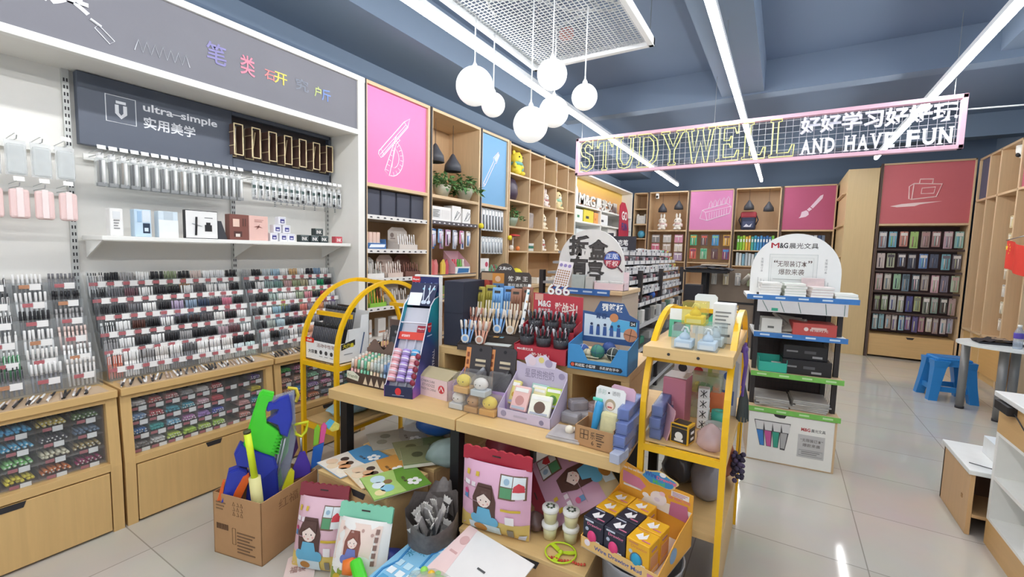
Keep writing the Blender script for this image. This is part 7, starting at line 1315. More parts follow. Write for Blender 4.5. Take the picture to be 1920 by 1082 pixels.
def plate(b, pts, m, d=.04, z=0.0, bev=0):
    cx = sum(p[0] for p in pts) / len(pts); cy = sum(p[1] for p in pts) / len(pts)
    b.on((0, 0, 0), tu, Z_)
    for k_, e_ in ((1, .62), (.955, .84), (.9, 1.0)): b.poly([(cx + (p[0] - cx) * k_, cy + (p[1] - cy) * k_) for p in pts], -d * e_ / 2 + z, m, d * e_)
    b.pop()
BG = M('#2f3fb0', .35); GG = M('#4cd836', .35); OO = M('#e8682a', .35)
t = toy('water_gun', 'large green and blue toy water gun standing upright in the brown carton', 'toy gun')
b = B(); plate(b, [(-.03, .77), (-.015, .785), (.035, .765), (.028, .745), (.012, .74), (-.005, .69), (.0, .62), (.05, .57), (.06, .53), (.03, .44), (-.01, .46), (-.06, .50), (-.115, .46), (-.10, .53)], GG, .05); 
for k in range(6): plate(b, [(.012 + .006 * k, .47 + .016 * k), (.05 + .003 * k, .452 + .016 * k), (.052 + .003 * k, .458 + .016 * k), (.014 + .006 * k, .476 + .016 * k)], M('#3cb82a', .4), .056)
b.done('green_shell', t)
b = B(); plate(b, [(.002, .735), (.03, .715), (.06, .735), (.10, .745), (.11, .70), (.115, .62), (.09, .53), (.06, .55), (.05, .60), (.0, .63), (.045, .66), (.055, .685), (.03, .69), (.0, .68)], BG, .045); b.done('grip', t)
b = B(); plate(b, [(-.14, .49), (-.115, .54), (-.07, .50), (-.02, .47), (.03, .44), (.045, .38), (-.02, .33), (-.06, .40), (-.13, .43)], BG, .055); plate(b, [(-.165, .41), (-.12, .42), (-.09, .40), (-.08, .36), (-.12, .24), (-.2, .26), (-.19, .30)], BG, .06); plate(b, [(-.08, .43), (.04, .40), (.05, .2), (-.1, .2)], M('#2a389c', .35), .05); b.done('blue_body', t)
b = B(); plate(b, [(-.155, .27), (-.12, .26), (-.075, .36), (-.08, .385), (-.105, .375), (-.14, .31)], OO, .03, .026); b.done('orange_panel', t); b = B(); plate(b, [(-.215, .27), (-.195, .27), (-.18, .36), (-.19, .36)], OO, .04); b.done('orange_panel', t)
t = toy('water_gun', 'second green and blue toy gun in a clear bag behind the large one', 'toy gun', .07)
b = B(); plate(b, [(.06, .7), (.12, .72), (.125, .63), (.11, .55), (.07, .56)], BG, .04); plate(b, [(.065, .56), (.11, .55), (.095, .42), (.06, .36), (.03, .40)], GG, .04); plate(b, [(.0, .3), (.06, .34), (.07, .25), (.02, .22)], GG, .04); b.done('shell', t)
b = B(); plate(b, [(.02, .72), (.13, .74), (.135, .5), (.08, .2), (-.0, .22)], clear('#e4e8f4', .22, .06), .06); b.done('clear_bag', t)
t = toy('foam_stick', 'neon yellow foam stick with a cream handle standing in the brown carton', 'toy', -.08)
f3 = lambda a, z, d=0: (a * tu[0] - d * .872, a * tu[1] + d * .489, z)
b = B(); b.tube([f3(-.082, .612), f3(-.055, .38)], .0155, M('#dcf02a', .4), 12); b.done('tube', t); b = B(); b.tube([f3(-.083, .62), f3(-.081, .607)], .0165, M('#4a4a2a'), 12); b.done('cap', t); b = B(); b.tube([f3(-.056, .385), f3(-.036, .13)], .026, M('#e4dc98', .5), 14); b.done('handle', t)
t = toy('toy_shovel', 'toy shovel with yellow handle and violet blade in the brown carton', 'toy shovel', .05)
b = B(); b.tube([f3(.155, .50), f3(.158, .40)], .006, STEEL, 8); b.done('shaft', t); b = B(); b.tube([f3(.12, .565), f3(.19, .57), f3(.18, .52), f3(.158, .495), f3(.13, .515)], .0085, M('#d8e02a', .4), 8, True); b.done('grip', t)
b = B(); plate(b, [(.115, .33), (.15, .415), (.175, .41), (.20, .33), (.20, .28), (.12, .27)], M('#5a44b0', .35, .08), .02); b.done('blade', t)
t = toy('toy_shovel', 'toy shovel with a yellow loop handle at the back of the brown carton', 'toy shovel', .12)
b = B(); b.tube([f3(.10, .745), f3(.14, .735), f3(.15, .70), f3(.14, .665), f3(.125, .67)], .009, M('#e0c83a', .4), 8); b.done('grip', t); b = B(); b.tube([f3(.125, .67), f3(.06, .3)], .007, STEEL, 8); b.done('shaft', t)
t = toy('toy_paddle', 'blue, green and pink toy paddle in the brown carton, beside the yellow rack', 'toy', .06)
b = B(); plate(b, [(.215, .42), (.27, .44), (.25, .33), (.2, .3)], M('#2f6ac0', .35), .015); b.done('blade', t); b = B(); plate(b, [(.215, .43), (.24, .435), (.25, .52), (.24, .545), (.222, .52)], M('#8ac83a', .4), .014); b.done('green_grip', t); b = B(); plate(b, [(.245, .435), (.268, .44), (.285, .53), (.27, .55), (.255, .53)], M('#e05a9a', .4), .014); b.done('pink_grip', t)
b = B(); plate(b, [(.27, .535), (.30, .565), (.35, .525), (.345, .495), (.31, .49)], M('#e8d86a', .5, .3, scale=60), .003); plate(b, [(.27, .535), (.30, .565), (.325, .545), (.295, .505)], M('#5ab8dc', .5, .2), .004); b.done('hang_tag', t)
t = toy('purple_net', 'dark purple folded net toy in the brown carton', 'toy', .1); b = B(); plate(b, [(.06, .52), (.1, .565), (.13, .54), (.145, .42), (.10, .33), (.05, .36)], M('#5a3470', .6, .2), .03); b.done('net', t)
t = toy('yellow_rake', 'yellow toy claw low in the brown carton', 'toy', -.01)
b = B(); plate(b, [(.06, .26), (.09, .34), (.105, .36), (.12, .34), (.11, .25)], M('#d8d42a', .4), .03); b.done('claw', t)
b = B()
for k in range(3): b.tube([f3(.0 + .015 * k, .28), f3(.05 + .015 * k, .52)], .0045, M('#b8bcc4', .3, 0, .5), 6)
o = b.done('steel_rods', None, (TO[0], TO[1], 0)); tag(o, 'thin grey rods standing among the toys in the brown carton', 'rods', None, 'stuff')
None and softbag('label_bag', 'small clear bag with a white label at the front rim of the brown carton', 'clear bag', (-2.02, 1.13, .24), .3, .08, .05, .1, M('#e6e8e8', .4, .1), 61)
# ---------------------------------------------------------------- steel gondola with boxed goods, behind the island
GX0, GX1, GY0, GY1 = -1.85, -1.15, 3.5, 6.35
STB = M('#332f31', .45); STG = M('#a9aaab', .4, .04, .2)
t = thing('gondola_shelf', 'black steel gondola shelving with rows of price strips, behind the island', 'shelving', (GX0, GY0, 0))
w, d = GX1 - GX0, GY1 - GY0
for y in (0, .78, 1.62, 2.82):
    b = B(); b.box(w - .04, w, y, y + .05, 0, 1.34, STB); b.box(0, .04, y, y + .05, 0, 1.34, STB); b.box(w / 2 - .02, w / 2 + .02, y, y + .05, 1.3, 1.56, STB); b.done('post', t)
b = B(); b.box(w / 2 - .01, w / 2 + .01, .02, d, 0, 1.56, M('#6c6a6b', .5)); b.done('back_panel', t)
for z, x0 in ((.1, .0), (.32, .0), (.56, 0), (.83, -.04), (1.02, 0), (1.13, .02), (1.24, .04), (1.33, .08), (1.42, .13), (1.51, .18)):
    b = B(); b.box(x0, w - x0, .0, d + .05, z - .02, z, STG if z > .8 else M('#8c8c8d', .4, .04, .3))
    b.box(w - x0, w - x0 + .004, 0, d + .05, z - .028, z + .012, M('#c9cacb', .4))
    for k in range(int(d / .055)):
        if z > .9: b.box(w - x0 + .0042, w - x0 + .005, .03 + k * .055, .03 + k * .055 + .036, z - .024, z + .008, TAGW if k % 4 else M('#8a8c90'))
    b.done('shelf', t)
GC = ['#3a3a3e', '#c9c9cb', '#5a5a5e', '#8a8a8e', '#2c2c30', '#dcdcdc', '#9a6a70', '#4a4c54', '#e4e0dc', '#6a6a70']
kk = 0
for zi, (z, x0) in enumerate(((1.02, 0), (1.13, .02), (1.24, .04), (1.33, .08), (1.42, .13), (1.51, .18), (.83, -.04))):
    n = 22 if zi < 6 else 12
    for k in range(n):
        y = GY0 + .08 + k * (d - .1) / n; hh = (.038 if zi < 6 else .12) + random.uniform(0, .016); c = GC[(k * 3 + zi * 5 + k // 3) % 10]
        if zi == 0 and min(abs(y + .04 - q) for q in (4.9, 5.2, 5.45)) < .1: continue
        if zi == 6: c = ['#d4d4d0', '#a8acac', '#6a8a7a', '#e4e2dc', '#5a5a5c', '#b8b4ac'][k % 6]
        if zi > 2 and k > 18: c = ['#d8c84a', '#7ac0a8', '#a84a4a'][k % 3]
        b = B(); b.rbox(-.05, .0, 0, .085, 0, hh, M(c, .4), .004, 1); b.box(.0, .001, .02, .065, hh * .25, hh * .7, M(GC[(k + 5) % 10], .5)); o = b.done('boxed_item', loc=(GX1 - x0 - .012, y, z + .0005)); kk += 1
        tag(o, '%s small box on gondola shelf %s, %s from its near end' % ({'#3a3a3e': 'charcoal', '#c9c9cb': 'silver', '#5a5a5e': 'grey', '#8a8a8e': 'mid grey', '#2c2c30': 'black', '#dcdcdc': 'white', '#9a6a70': 'dull red', '#4a4c54': 'slate', '#e4e0dc': 'cream', '#6a6a70': 'ash'}.get(c, 'coloured'), ORD[zi], ORD[k] if k < 20 else 'over twentieth'), 'boxed goods', 'small boxes on the gondola')
for k, (y, lb, tx) in enumerate(((3.75, 'dark header sign on the gondola near end', '眼影盘'), (4.45, 'dark header sign further along the gondola top', '马克笔'))):
    b = B(); b.box(-.15, .15, 0, .01, 0, .14, M('#3a3840', .5)); b.on((-.15, -.0005, 0), X_, Z_).text(tx, .06, .045, .06, 0, TAGW, .02, .16).pop(); tag(b.done('header_sign', loc=(-1.42 + .0 * k, y, 1.535)), lb, 'sign')
for k, (y, c) in enumerate(((4.9, '#3a6ac0'), (5.2, '#e08a7a'), (5.45, '#e8e4e0'))):
    b = B(); b.ball((0, 0, .042), .042, M(c, .5), n=16, k=10); tag(b.done('toy_ball', loc=(-1.205, y, 1.0215)), ['blue', 'coral', 'white'][k] + ' ball on the lower gondola shelf at the far end', 'ball')
for k in range(6):
    b = B(); b.rbox(-.1, .02, 0, .2, 0, .07 + .02 * (k % 2), M(['#c4c6c4', '#7a7c7c', '#4aa080', '#d8d6d0', '#8a8684', '#b0b4b4'][k], .5), .006); tag(b.done('flat_pack', loc=(-1.235, 3.7 + .42 * k, .561)), ['pale', 'dark grey', 'green', 'white', 'taupe', 'silver'][k] + ' flat pack on the low gondola shelf', 'pack', 'flat packs on the low gondola shelf')
# end unit with the round topped board
t = thing('end_display', 'pale wood end unit carrying the round topped board with black lettering', 'display unit', (-1.47, 3.05, 0))
b = B(); b.rbox(0, .52, 0, .42, .0, 1.205, M('#bfae9c', .6), .003); b.done('body', t); b = B(); b.rbox(-.01, .53, -.03, .43, 1.205, 1.235, OAKX, .003); b.done('top_board', t)
b = B(); b.box(-.01, .44, -.036, -.03, 1.195, 1.24, M('#3a6ab0', .4, .3, scale=14)); b.on((-.01, -.0363, 1.2), X_, Z_); [b.rect(.03 + .11 * k, .012, .1 + .11 * k, .024, 0, M('#c8dcf0')) for k in range(4)]; b.pop(); b.done('blue_strip', t)
t = thing('round_topped_board', 'pale round topped board with large black characters and a magnifier mark', 'display board', (-1.24, 3.16, 1.2355))
pts = [(-.26, 0), (.26, 0), (.26, .18)] + [(.26 * math.cos(a), .18 + .26 * math.sin(a)) for a in [math.pi * k / 24 for k in range(1, 24)]] + [(-.26, .18)]
b = B(); b.on((0, 0, 0), X_, Z_); b.poly(pts, -.02, M('#e6e4e0', .5, .05), .02)
CHK2 = M('#4a4644', .6)
for s_, x, y, hh, ww in (('拆', -.175, .24, .15, .155), ('盒', -.02, .21, .15, .155), ('有', -.165, .085, .145, .14), ('喜', -.02, .06, .14, .13)):
    b.text(s_, x - .006, y - .006, hh + .012, .0, M('#f6f5f2'), .05, ww + .012); b.text(s_, x, y, hh, .001, CHK2, .035, ww)
b.disc(.17, .215, .068, .002, M('#5a3a44')); b.disc(.17, .215, .06, .003, M('#b83a4a')); b.disc(.17, .215, .06, .0035, M('#3f62b8'), a0=0, a1=math.pi, n=20); b.text('正版', .122, .222, .042, .005, M('#e4ecfa'), .02, .095); b.text('授权', .122, .168, .042, .005, M('#f6e2e0'), .02, .095); b.stroke([(.215, .165), (.25, .13)], .016, .003, M('#5a3a44')); b.pop(); b.done('board', t)
t = thing('sheet_stand', 'slanted card sheet of small tan buttons on the end unit', 'card sheet', (-1.43, 3.04, 1.2365)); t.rotation_euler = (-.3, .12, 0)
b = B(); b.rbox(-.06, .06, 0, .006, 0, .2, M('#efe8ea', .5), .002); b.on((-.06, -.0004, 0), X_, Z_)
for i in range(6):
    for j in range(7): b.disc(.015 + .018 * i, .02 + .018 * j, .0065, 0, M('#a87c50'), n=7)
[b.disc(.025 + .035 * k, .17, .014, 0, M('#9a8ac0'), n=8) for k in range(3)]; b.pop(); b.done('card', t)
for k, (x, w_, h_, c, lb) in enumerate(((-1.29, .1, .10, '#d8e0de', 'clear boxed frame on the end unit before the round topped board'), (-1.2, .06, .09, '#e8e8e4', 'small white card box on the end unit before the round topped board'))):
    b = B(); b.rbox(-w_ / 2, w_ / 2, 0, .05, 0, h_, clear(c, .6), .003); b.box(-w_ * .3, w_ * .3, .01, .03, .015, h_ * .8, M('#c4d0cc', .4)); tag(b.done('clear_carton', loc=(x, 3.05, 1.2355)), lb, 'carton')
t = thing('pink_tray_box', 'pale pink open display box with clear packs at the end unit corner', 'display box', (-1.05, 3.045, 1.2355)); b = B(); PPB = M('#ecd4d8', .5)
b.box(-.11, .11, 0, .003, 0, .05, PPB); b.box(-.11, .11, 0, .12, 0, .003, PPB); b.box(-.11, .11, .117, .12, 0, .13, PPB); b.box(.107, .11, 0, .12, 0, .06, PPB); b.box(-.11, -.107, 0, .12, 0, .06, PPB); b.on((-.11, .1165, .085), X_, Z_); b.disc(.03, .02, .012, 0, M('#d89aa8')); b.rect(.06, .015, .18, .022, 0, M('#d8a0ac')); b.pop(); b.done('tray', t)
for k in range(2): b = B(); b.rbox(-.045, .045, 0, .07, 0, .06, clear('#f2f2ee', .6), .004); o = b.done('clear_pack', t); o.location = (-.052 + .1 * k, .015, .005)

# ---------------------------------------------------------------- white stand with arched head board
ST = R(7); SO = (-.14, 3.66)
t = thing('notebook_stand', 'black wire display stand with blue and green edged shelves, beside the aisle', 'display stand', (SO[0], SO[1], 0), ST)
w = .54; d = .42
for x, y in ((.01, .40), (w - .04, .40), (w - .03, .1), (0.0, .1)): b = B(); b.box(x, x + .03, y, y + .03, .38, 1.24, STB); b.done('post', t)
b = B()
for k in range(18): b.tube([(.02 + .03 * k, .41, .4), (.02 + .03 * k, .41, 1.24)], .0018, STB, 4)
for k in range(20): b.tube([(.02, .41, .42 + .042 * k), (w - .02, .41, .42 + .042 * k)], .0018, STB, 4)
for k in range(8): b.tube([(w - .005, .1 + .045 * k, .42), (w - .005, .1 + .045 * k, 1.2)], .0018, STB, 4)
b.done('wire_back', t); b = B(); b.box(.03, w - .03, .425, .43, .40, 1.24, M('#4a4244', .7, .2, scale=6)); b.done('back_sheet', t)
BLS = M('#3f7ec4', .4, .35, scale=10); GRS = M('#7cc45a', .4, .2, scale=16)
for i, (z, m, nm) in enumerate(((1.225, BLS, 'blue_edge_shelf'), (.955, BLS, 'blue_edge_shelf'), (.665, GRS, 'green_edge_shelf'), (.40, GRS, 'green_edge_shelf'))):
    b = B(); x1 = .60 if i == 0 else w + .015; x0 = -.07 if i == 0 else -.01; b.rbox(x0, x1, 0, d, z - .025, z, OAKX if m is GRS else WHITE, .002); b.box(x0, x1, -.004, 0, z - .03, z + .006, m); b.on((x0, -.0043, z - .024), X_, Z_); [b.rect(.04 + .14 * k, .007, .1 + .14 * k, .019, 0, M('#cfe4f4' if m is BLS else '#c4e8b0')) for k in range(4)]; b.pop(); b.done(nm, t)
b = B(); b.on((-.0, -.002, 1.11), X_, Z_); b.rect(0, 0, w, .085, 0, M('#d9d8d8', .5)); [b.stroke([(.03 + .11 * k + .05 * (k > 2), .08), (.07 + .1 * k + .05 * (k > 2), .005)], .006, 0, M('#5a7a70')) for k in range(5)]; b.rect(.09, .01, .13, .03, .0014, M('#3aa888')); b.pop(); b.done('printed_band', t)
t = thing('stand_base_box', 'white printed base box with fanned colour cards under the notebook stand', 'base box', (SO[0], SO[1], 0), ST)
b = B(); b.rbox(0, w, .004, d + .03, 0, .366, OAK, .003); b.rbox(-.001, w - .015, 0, .006, .01, .366, WHITE, .002); b.done('box', t)
b = B(); b.on((0, -.0005, 0), X_, Z_); b.poly([(.155, .366), (.235, .366), (.225, .345), (.195, .343), (.165, .35)], 0, DARK)
for k, c in enumerate(('#3f80c8', '#c85a9a', '#3aa088', '#b0b0b0')):
    x = .045 + .055 * k; b.poly([(x + .035 - .012 * k, .12 - .008 * (k == 3)), (x + .065 - .012 * k, .12 - .01 * (k == 3)), (x + .055, .31), (x - .01, .31)], .0002 * k, M('#4a4a4c')); b.poly([(x + .038 - .012 * k, .123), (x + .062 - .012 * k, .122), (x + .05 - .004 * k, .235), (x + .008 - .004 * k, .235)], .0015 + .0002 * k, M(c)); b.poly([(x + .008, .24), (x + .05, .24), (x + .052, .305), (x - .004, .305)], .0015 + .0002 * k, M('#dadada'))
b.text('M&G', .33, .275, .025, 0, M('#b83a40'), .03, .055); b.text('晨光文具', .39, .275, .024, 0, M('#5a5a5c'), .01, .085); b.rect(.315, .085, .475, .25, 0, M('#c4c4c4')); b.text('“无限装订本”', .33, .2, .024, .0014, M('#6a6260'), .01, .135); b.text('爆款来袭', .345, .165, .024, .0014, M('#6a6260'), .01, .105); b.stroke([(.325, .1), (.465, .1), (.465, .14), (.325, .14)], .003, .0014, M('#7a7a7a'), True); ln(b, .34, .125, .45, 2, .014, '#8a8a8a', .0014); b.done('printed_front', t)
t = thing('arched_head_board', 'white arched head board with red and black brand lettering on the notebook stand', 'display board', (SO[0], SO[1] + .0, 1.2265), ST)
b = B(); AW = .29; b.on((.25, .25, 0), X_, Z_); pts = [(-AW, 0), (AW, 0), (AW, .16)] + [(AW * math.cos(a), .16 + .295 * math.sin(a)) for a in [math.pi * k / 24 for k in range(1, 24)]] + [(-AW, .16)]
b.poly(pts, -.012, M('#f2f2ef', .45, .02), .012); b.pop(); b.done('board', t)
b = B(); b.on((-.04, .2495, 0), X_, Z_); b.text('M', .125, .345, .04, 0, M('#c4303c'), .0, .05); b.text('M', .128, .345, .04, .0, M('#c4303c'), .0, .05); b.text('&G', .18, .345, .04, 0, M('#38363a'), .03, .055); b.text('晨光文具', .242, .343, .042, 0, M('#55524f'), .01, .185)
b.rect(.12, .0, .43, .30, 0, M('#c4cac6')); b.rect(.123, .0, .427, .297, .0005, M('#e9eae6')); b.stroke([(.135, .0), (.135, .275), (.405, .275), (.405, .0)], .002, .0016, M('#b0b6b2')); BRT = M('#6a5a54'); b.text('“', .15, .235, .02, .0018, BRT, .02); b.text('无限装订本', .175, .205, .045, .0018, BRT, .01, .19); b.text('”', .37, .235, .02, .0018, BRT, .02); b.text('爆款来袭', .185, .145, .045, .0018, BRT, .008, .165); b.rect(.15, .11, .385, .113, .0018, M('#9a9a96')); b.stroke([(.15, .02), (.15, .085), (.225, .085), (.225, .02)], .004, .0018, M('#4a4a48')); b.stroke([(.24, .02), (.24, .085), (.31, .085), (.31, .02)], .004, .0018, M('#8a8a88'))
for xx in (.065, .475):
    for k, s_ in enumerate('无限装订本'): b.text(s_, xx, .25 - .022 * k, .018, 0, M('#7a7a78'), .0, .016)
    for q in range(3): b.rect(xx - .015 + .02 * q, .04, xx - .012 + .02 * q, .12 - .01 * q, 0, M('#b0b0ae'))
b.done('printed_front', t)
cs, sn = math.cos(ST), math.sin(ST)
LOC = lambda x, y, z: (SO[0] + x * cs - y * sn, SO[1] + x * sn + y * cs, z)
for k, (x, n_, c, nm) in enumerate(((.02, 5, '#eceae4', 'white'), (.17, 5, '#e4e8de', 'pale green edged'), (.33, 4, '#e8dcd8', 'pale pink edged'), (.47, 2, '#e2e6de', 'grey edged'))):
    for q in range(n_):
        b = B(); b.rbox(-.065, .065, -.09, .09, 0, .018, M(c, .5, .03), .002, 1); b.box(-.064, .064, -.0902, -.09, .004, .014, M('#f4f2ec')); tag(b.done('notepad', loc=LOC(x + .06 + .004 * (q % 2), .12, 1.2265 + .0185 * q), rz=ST + random.uniform(-.08, .08)), '%s notepad in the pile below the arched board, %s from the bottom' % (nm, ORD[q]), 'notepad', 'notepads on the arched stand')
carton('patterned_pad', 'pink marbled pad standing behind the notepad piles on the arched stand', 'pad', LOC(.36, .19, 1.2265), ST, .14, .02, .13, M('#d8c4c2', .5, .2, scale=25))
carton('coral_box', 'coral red flat box with white print on the second shelf of the arched stand', 'box', LOC(.365, .03, .9565), ST, .26, .2, .085, M('#c4524c', .5), lambda b: (b.disc(.08, .045, .014, 0, M('#f0dcd4')), b.rect(.11, .045, .2, .06, 0, M('#e8c4bc')), b.text('有限时光', .1, .03, .02, .001, M('#f2e0d8'), .01, .11)))
carton('white_carton', 'white carton at the arch rack side of the second shelf of the notebook stand', 'box', LOC(.105, .05, .9565), ST, .13, .14, .10, M('#dcdad2'), lambda b: b.rect(.04, .03, .08, .045, 0, M('#6a6a64')))
for k in range(4): b = B(); b.rbox(-.07, .07, -.01, .01, 0, .16, clear('#d8d2c6', .7), .004); o = b.done('clear_booklet', loc=LOC(.2 + .02 * k, .10 + .035 * k, .968 + .006 * k)); o.rotation_euler = (-1.1, .15 * (k - 1), ST + .5 * (k - 1.5)); tag(o, 'pale clear booklet fanned on the second shelf of the arched stand, %s layer' % ORD[k], 'booklet', 'pale clear booklets')
t = thing('teal_tray', 'teal open box on the third shelf of the notebook stand', 'box', LOC(.13, .04, .6665), ST); b = B(); TE = M('#3ab8a4', .45); b.box(-.09, .09, 0, .003, 0, .07, TE); b.box(-.09, .09, 0, .16, 0, .003, TE); b.box(-.09, -.087, 0, .16, 0, .095, TE); b.box(.087, .09, 0, .16, 0, .095, TE); b.box(-.09, .09, .157, .16, 0, .1, TE); b.box(.0, .06, .02, .1, .003, .06, M('#d8d4cc')); b.done('tray', t)
for k, (x, z, hh) in enumerate(((.34, .6665, .105), (.33, .772, .10))): carton('black_box', ('lower black printed box on the third shelf of the notebook stand', 'upper black printed box on the third shelf of the notebook stand')[k], 'box', LOC(x, .05 + .03 * k, z), ST, .30 - .03 * k, .2, hh, M('#232226', .4), lambda b: (b.rect(.02, .05, .09, .062, 0, M('#8a8a8c')), b.rect(.13, .045, .2, .065, 0, M('#5a5a5e')), b.rect(.18, .015, .24, .03, 0, M('#aaaaac'))))
for k, (x, n_) in enumerate(((.15, 5), (.385, 6))):
    for q in range(n_): b = B(); b.rbox(-.11, .11, -.14, .12, 0, .012, clear('#d4d2ce', .8, .25), .003, 1); tag(b.done('bagged_pad', loc=LOC(x + .006 * (q % 2), .19, .4015 + .0125 * q), rz=ST + random.uniform(-.12, .12)), 'clear bagged pad on the lowest stand shelf, %s pile, %s from the bottom' % (('rack side', 'aisle side')[k], ORD[q]), 'bagged pad', 'clear bagged pads')

# ---------------------------------------------------------------- dark high table and hanging board in mid store
t = thing('black_table', 'high black table under a dark flat bag, in the middle of the store', 'table', (-.92, 6.62, 0))
b = B(); b.rbox(-.3, .3, -.18, .15, 1.27, 1.30, BLACK); b.done('table_top', t); b = B(); b.box(-.03, .03, -.03, .03, 0, 1.27, BLACK); b.done('leg', t); b = B(); b.box(-.25, .25, -.17, .15, 0, .03, BLACK); b.done('foot', t)
b = B(); b.sheet([[(-.3 + .06 * i, -.18 + .09 * j, .05 * math.sin(math.pi * i / 10) * math.sin(math.pi * (j + .5) / 5) + .01 * math.sin(i * 3 + j * 2)) for i in range(11)] for j in range(5)], M('#2a282c', .6)); b.box(-.28, .28, -.15, .15, -.02, .0, M('#2a282c', .6)); b.rbox(-.1, .22, -.1, .1, .045, .06, M('#c8bca8', .5)); tag(b.done('flat_bag', loc=(-.86, 6.61, 1.322)), 'dark flat bag with a pale strip lying on the high black table', 'bag')
b = B(); b.rbox(-.1, .1, 0, .2, 0, 1.12, M('#2c2a30', .5)); tag(b.done('black_bin', loc=(-.98, 6.1, 0)), 'tall black box standing at the end of the gondola', 'bin')
t = thing('peg_board', 'brown peg board end panel with hanging bags, behind the notebook stand', 'peg board', (-.90, 6.85, 0))
b = B(); b.rbox(0, .62, 0, .04, .25, 1.33, M('#8d7c6c', .7, .08)); b.done('panel', t); b = B(); b.box(-.02, .02, -.02, .06, 0, 1.36, BLACK); b.box(.6, .64, -.02, .06, 0, 1.36, BLACK); b.box(0, .62, -.004, .0, .84, .87, DARK); b.done('post', t)
for k in range(7): pouch('hanging_accessory', '%s small accessory hanging on the brown peg board, %s row' % (['white', 'cream', 'silver', 'pale green', 'blue', 'grey', 'gold'][k], ('upper', 'lower')[k // 4]), 'accessory', (-.82 + .15 * (k % 4), 6.83, 1.27 - .45 * (k // 4)), .07, .17, ['#d8d4cc', '#d8c8a4', '#c0bcb8', '#b8c49a', '#7aa8c8', '#a8a4a0', '#c8a868'][k], 'accessories on the peg board', ('#e8e2d8',), 0)
b = B(); b.tube([(0, 0, 0), (.08, -.03, .1), (.16, -.02, .06), (.2, -.01, -.08), (.14, 0, -.2)], .035, M('#b8b0a4', .6, .1), 8); tag(b.done('grey_neck_pillow', loc=(-.46, 6.75, 1.14)), 'grey curled soft tube hanging on the peg board edge', 'soft tube')

# ---------------------------------------------------------------- stool, round table, counter side
t = thing('plastic_stool', 'bright blue plastic stool standing on the tiled aisle', 'stool', (1.62, 6.60, 0), R(8))
BS = M('#2f86cc', .32, .03)
b = B(); b.rbox(-.15, .15, -.135, .135, .43, .462, BS, .014, 3); b.rbox(-.12, .12, -.105, .105, .4625, .466, M('#2a78ba', .4), .003); b.done('seat', t)
for sx in (-1, 1):
    for sy in (-1, 1):
        b = B(); vs = []; 
        for z, k_, s_ in ((0, 1.28, .038), (.2, 1.1, .042), (.36, .95, .052), (.435, .86, .07)):
            cx, cy = sx * .15 * k_ - sx * .02, sy * .135 * k_ - sy * .02; vs += [(cx - s_, cy - s_, z), (cx + s_, cy - s_, z), (cx + s_, cy + s_, z), (cx - s_, cy + s_, z)]
        fs = [(3, 2, 1, 0), (12, 13, 14, 15)] + [(4 * i + j, 4 * i + (j + 1) % 4, 4 * i + 4 + (j + 1) % 4, 4 * i + 4 + j) for i in range(3) for j in range(4)]
        b.raw(vs, fs, BS); b.done('leg', t)
for s_ in (-1, 1):
    b = B(); b.box(-.15, .15, s_ * .145 - .01, s_ * .145 + .01, .10, .155, BS); b.done('rail', t); b = B(); b.box(-.13, .13, s_ * .125 - .008, s_ * .125 + .008, .375, .44, BS); b.done('apron', t)
    b = B(); b.box(s_ * .162 - .01, s_ * .162 + .01, -.13, .13, .10, .155, BS); b.done('rail', t); b = B(); b.box(s_ * .14 - .008, s_ * .14 + .008, -.12, .12, .375, .44, BS); b.done('apron', t)
t = thing('half_round_table', 'white half round table on thick grey legs by the counter side wall', 'table', (2.0, 6.05, 0))
b = B(); pts = [(.47 * math.cos(a), .38 * math.sin(a)) for a in [2 * math.pi * k / 40 for k in range(40)]]; b.on((0, 0, .70), X_, Y_).poly(pts, 0, M('#e9ece8', .35), .022).pop(); b.done('table_top', t)
for x, y in ((-.35, .19), (-.17, -.13), (-.02, .1)): b = B(); b.tube([(x, y, .02), (x, y, .70)], .034, M('#8f8e8c', .35, .03, .3), 16); b.tube([(x, y, 0), (x, y, .025)], .036, DARK, 16); b.done('leg', t)
b = B(); b.sheet([[(-.16 + .04 * i, -.11 + .055 * j, .014 + .03 * math.sin(math.pi * i / 8) + .012 * math.sin(i * 2.2 + j * 1.7)) for i in range(9)] for j in range(5)], M('#2c2a2e', .6)); b.rbox(-.15, .15, -.1, .1, -.0, .02, M('#2c2a2e', .6)); b.rbox(-.03, .06, -.05, .05, .02, .05, M('#a08a74', .6)); tag(b.done('dark_bag', loc=(1.82, 6.08, .7225)), 'black folded bag lying on the half round white table', 'bag')
t = thing('water_bottle', 'clear water bottle with violet label on the half round table', 'bottle', (1.885, 5.85, .7225)); b = B(); b.lathe([(.03, 0), (.033, .02), (.033, .15), (.015, .19), (.013, .205)], clear('#dfe8f2', .3, .05), n=18); b.done('bottle', t); b = B(); b.lathe([(.0335, .095), (.034, .1), (.034, .14), (.0335, .145)], M('#5a4aa8', .4), n=18); b.done('label', t); b = B(); b.lathe([(.015, .2), (.015, .22)], WHITE, n=14); b.done('cap', t)
t = thing('small_white_stand', 'small white open stand on the half round table beside the bottle', 'stand', (2.02, 5.78, .7225)); b = B(); b.box(-.05, .05, -.03, .03, .055, .062, WHITE); b.done('plate', t)
for x in (-.046, .042): b = B(); b.box(x, x + .005, -.03, .03, 0, .055, WHITE); b.done('side', t)
b = B(); b.rbox(-.08, .08, -.05, .05, 0, .05, M('#b8323c', .5)); tag(b.done('red_case', loc=(2.14, 5.95, .7225)), 'red flat case on the half round table', 'case')
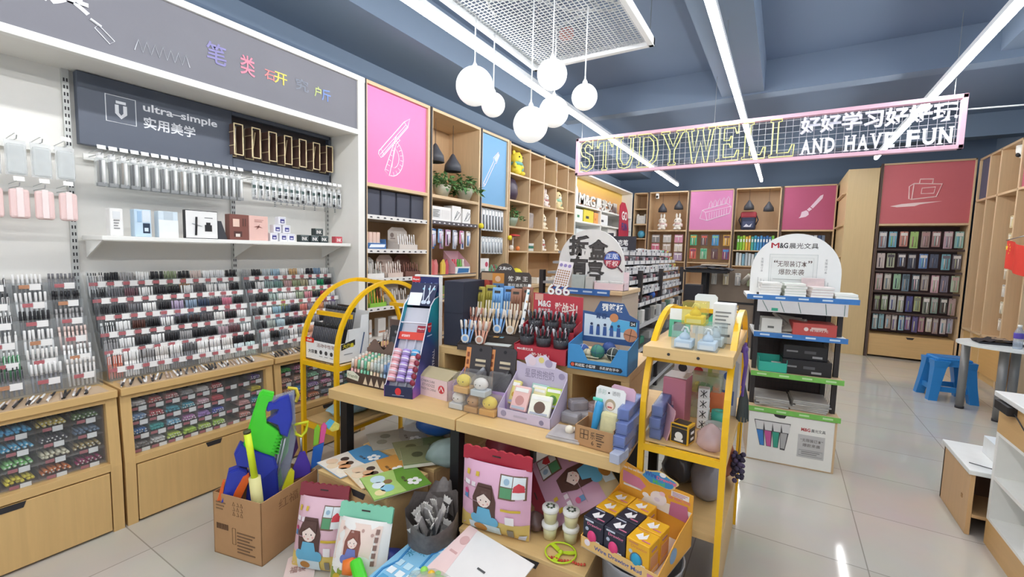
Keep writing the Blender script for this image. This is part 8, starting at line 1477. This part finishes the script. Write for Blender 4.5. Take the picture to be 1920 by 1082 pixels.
# low cabinet with white top
t = thing('low_cabinet', 'low wooden cabinet with white top and open end beside the counter', 'cabinet', (.955, 3.32, 0))
b = B(); CBW = wood('#cfa878', 'z', .1); b.rbox(0, .02, 0, .46, 0, .345, CBW, .002); b.rbox(0, .32, .44, .46, 0, .345, CBW, .002); b.rbox(.3, .32, 0, .46, 0, .345, CBW); b.rbox(.02, .3, .0, .44, .1, .12, CBW); b.box(.02, .3, .3, .31, .12, .345, M('#6a4c3c')); b.done('body', t)
b = B(); b.rbox(-.012, .34, -.015, .475, .345, .372, M('#eceeec', .35), .004); b.done('top_board', t); b = B(); b.on((-.0006, .1, .17), (0, -1, 0), Z_).stroke([(0, 0), (.016, 0), (.016, .022), (0, .022)], .004, 0, M('#a07a50'), True).pop(); b.done('lock', t)
b = B(); b.rbox(0, .2, 0, .17, 0, .10, M('#eef0ef', .4)); b.box(.0, .2, .0, .17, .1, .102, M('#dfe6ea')); tag(b.done('white_device', loc=(1.09, 3.5, .373)), 'white box device standing on the low cabinet', 'device')
b = B(); b.tube([(.97, 3.42, .375), (1.05, 3.38, .376), (1.15, 3.4, .378), (1.24, 3.36, .376)], .0025, M('#4a4a4c'), 5); tag(b.done('thin_cable'), 'thin dark cable lying across the low cabinet top', 'cable')
# cashier counter
t = thing('cashier_counter', 'cashier counter with white top and open white shelf niche', 'counter', (1.02, 2.08, .018))
b = B(); b.rbox(-.02, .55, -1.2, 1.22, .785, .812, M('#eef0ee', .3), .004); b.done('top_board', t)
b = B(); b.box(0, .5, -1.2, 1.2, .60, .785, wood('#d3aa70', 'y', .1)); b.box(0, .5, -1.2, 1.2, -.018, .12, wood('#d3aa70', 'y', .1)); b.box(0.0, .5, 1.17, 1.2, .12, .6, WHITE); b.box(.45, .5, -1.2, 1.17, .12, .6, WHITE); b.box(0, .45, -1.2, 1.17, .585, .60, WHITE); b.box(0, .45, -1.2, 1.17, .12, .135, WHITE); b.done('body', t)
b = B(); b.rbox(.0, .45, -1.2, 1.17, .345, .365, WHITE, .002); b.done('niche_shelf', t)
b = B(); b.rbox(-.03, .06, .0, .16, 0, .045, BLACK); tag(b.done('black_reader', loc=(1.015, 3.08, .753)), 'small black reader box fixed under the counter top edge', 'card reader')
b = B(); b.tube([(1.01, 3.08, .77), (1.016, 2.98, .72), (1.016, 2.83, .68), (1.016, 2.7, .74)], .003, BLACK, 5); tag(b.done('counter_cable'), 'black cable hanging along the counter front', 'cable')
for k in range(3): carton('white_bottle_box', 'white box with a faint bottle print in the counter niche, %s from the cabinet' % ORD[k], 'box', (1.05, 2.9 - .13 * k, .1545), R(-90), .12, .1, .16, M('#eeeeec'), lambda b: (b.disc(.06, .07, .025, 0, M('#d2d4d6'), sy=1.6), b.rect(.05, .11, .07, .13, 0, M('#c4c6c8'))), 'white bottle boxes in the counter niche')
softbag('white_tissue', 'crumpled white tissue bag on the counter top', 'tissue', (1.14, 2.98, .8315), 0, .16, .2, .07, M('#f2f4f4', .5), 71)
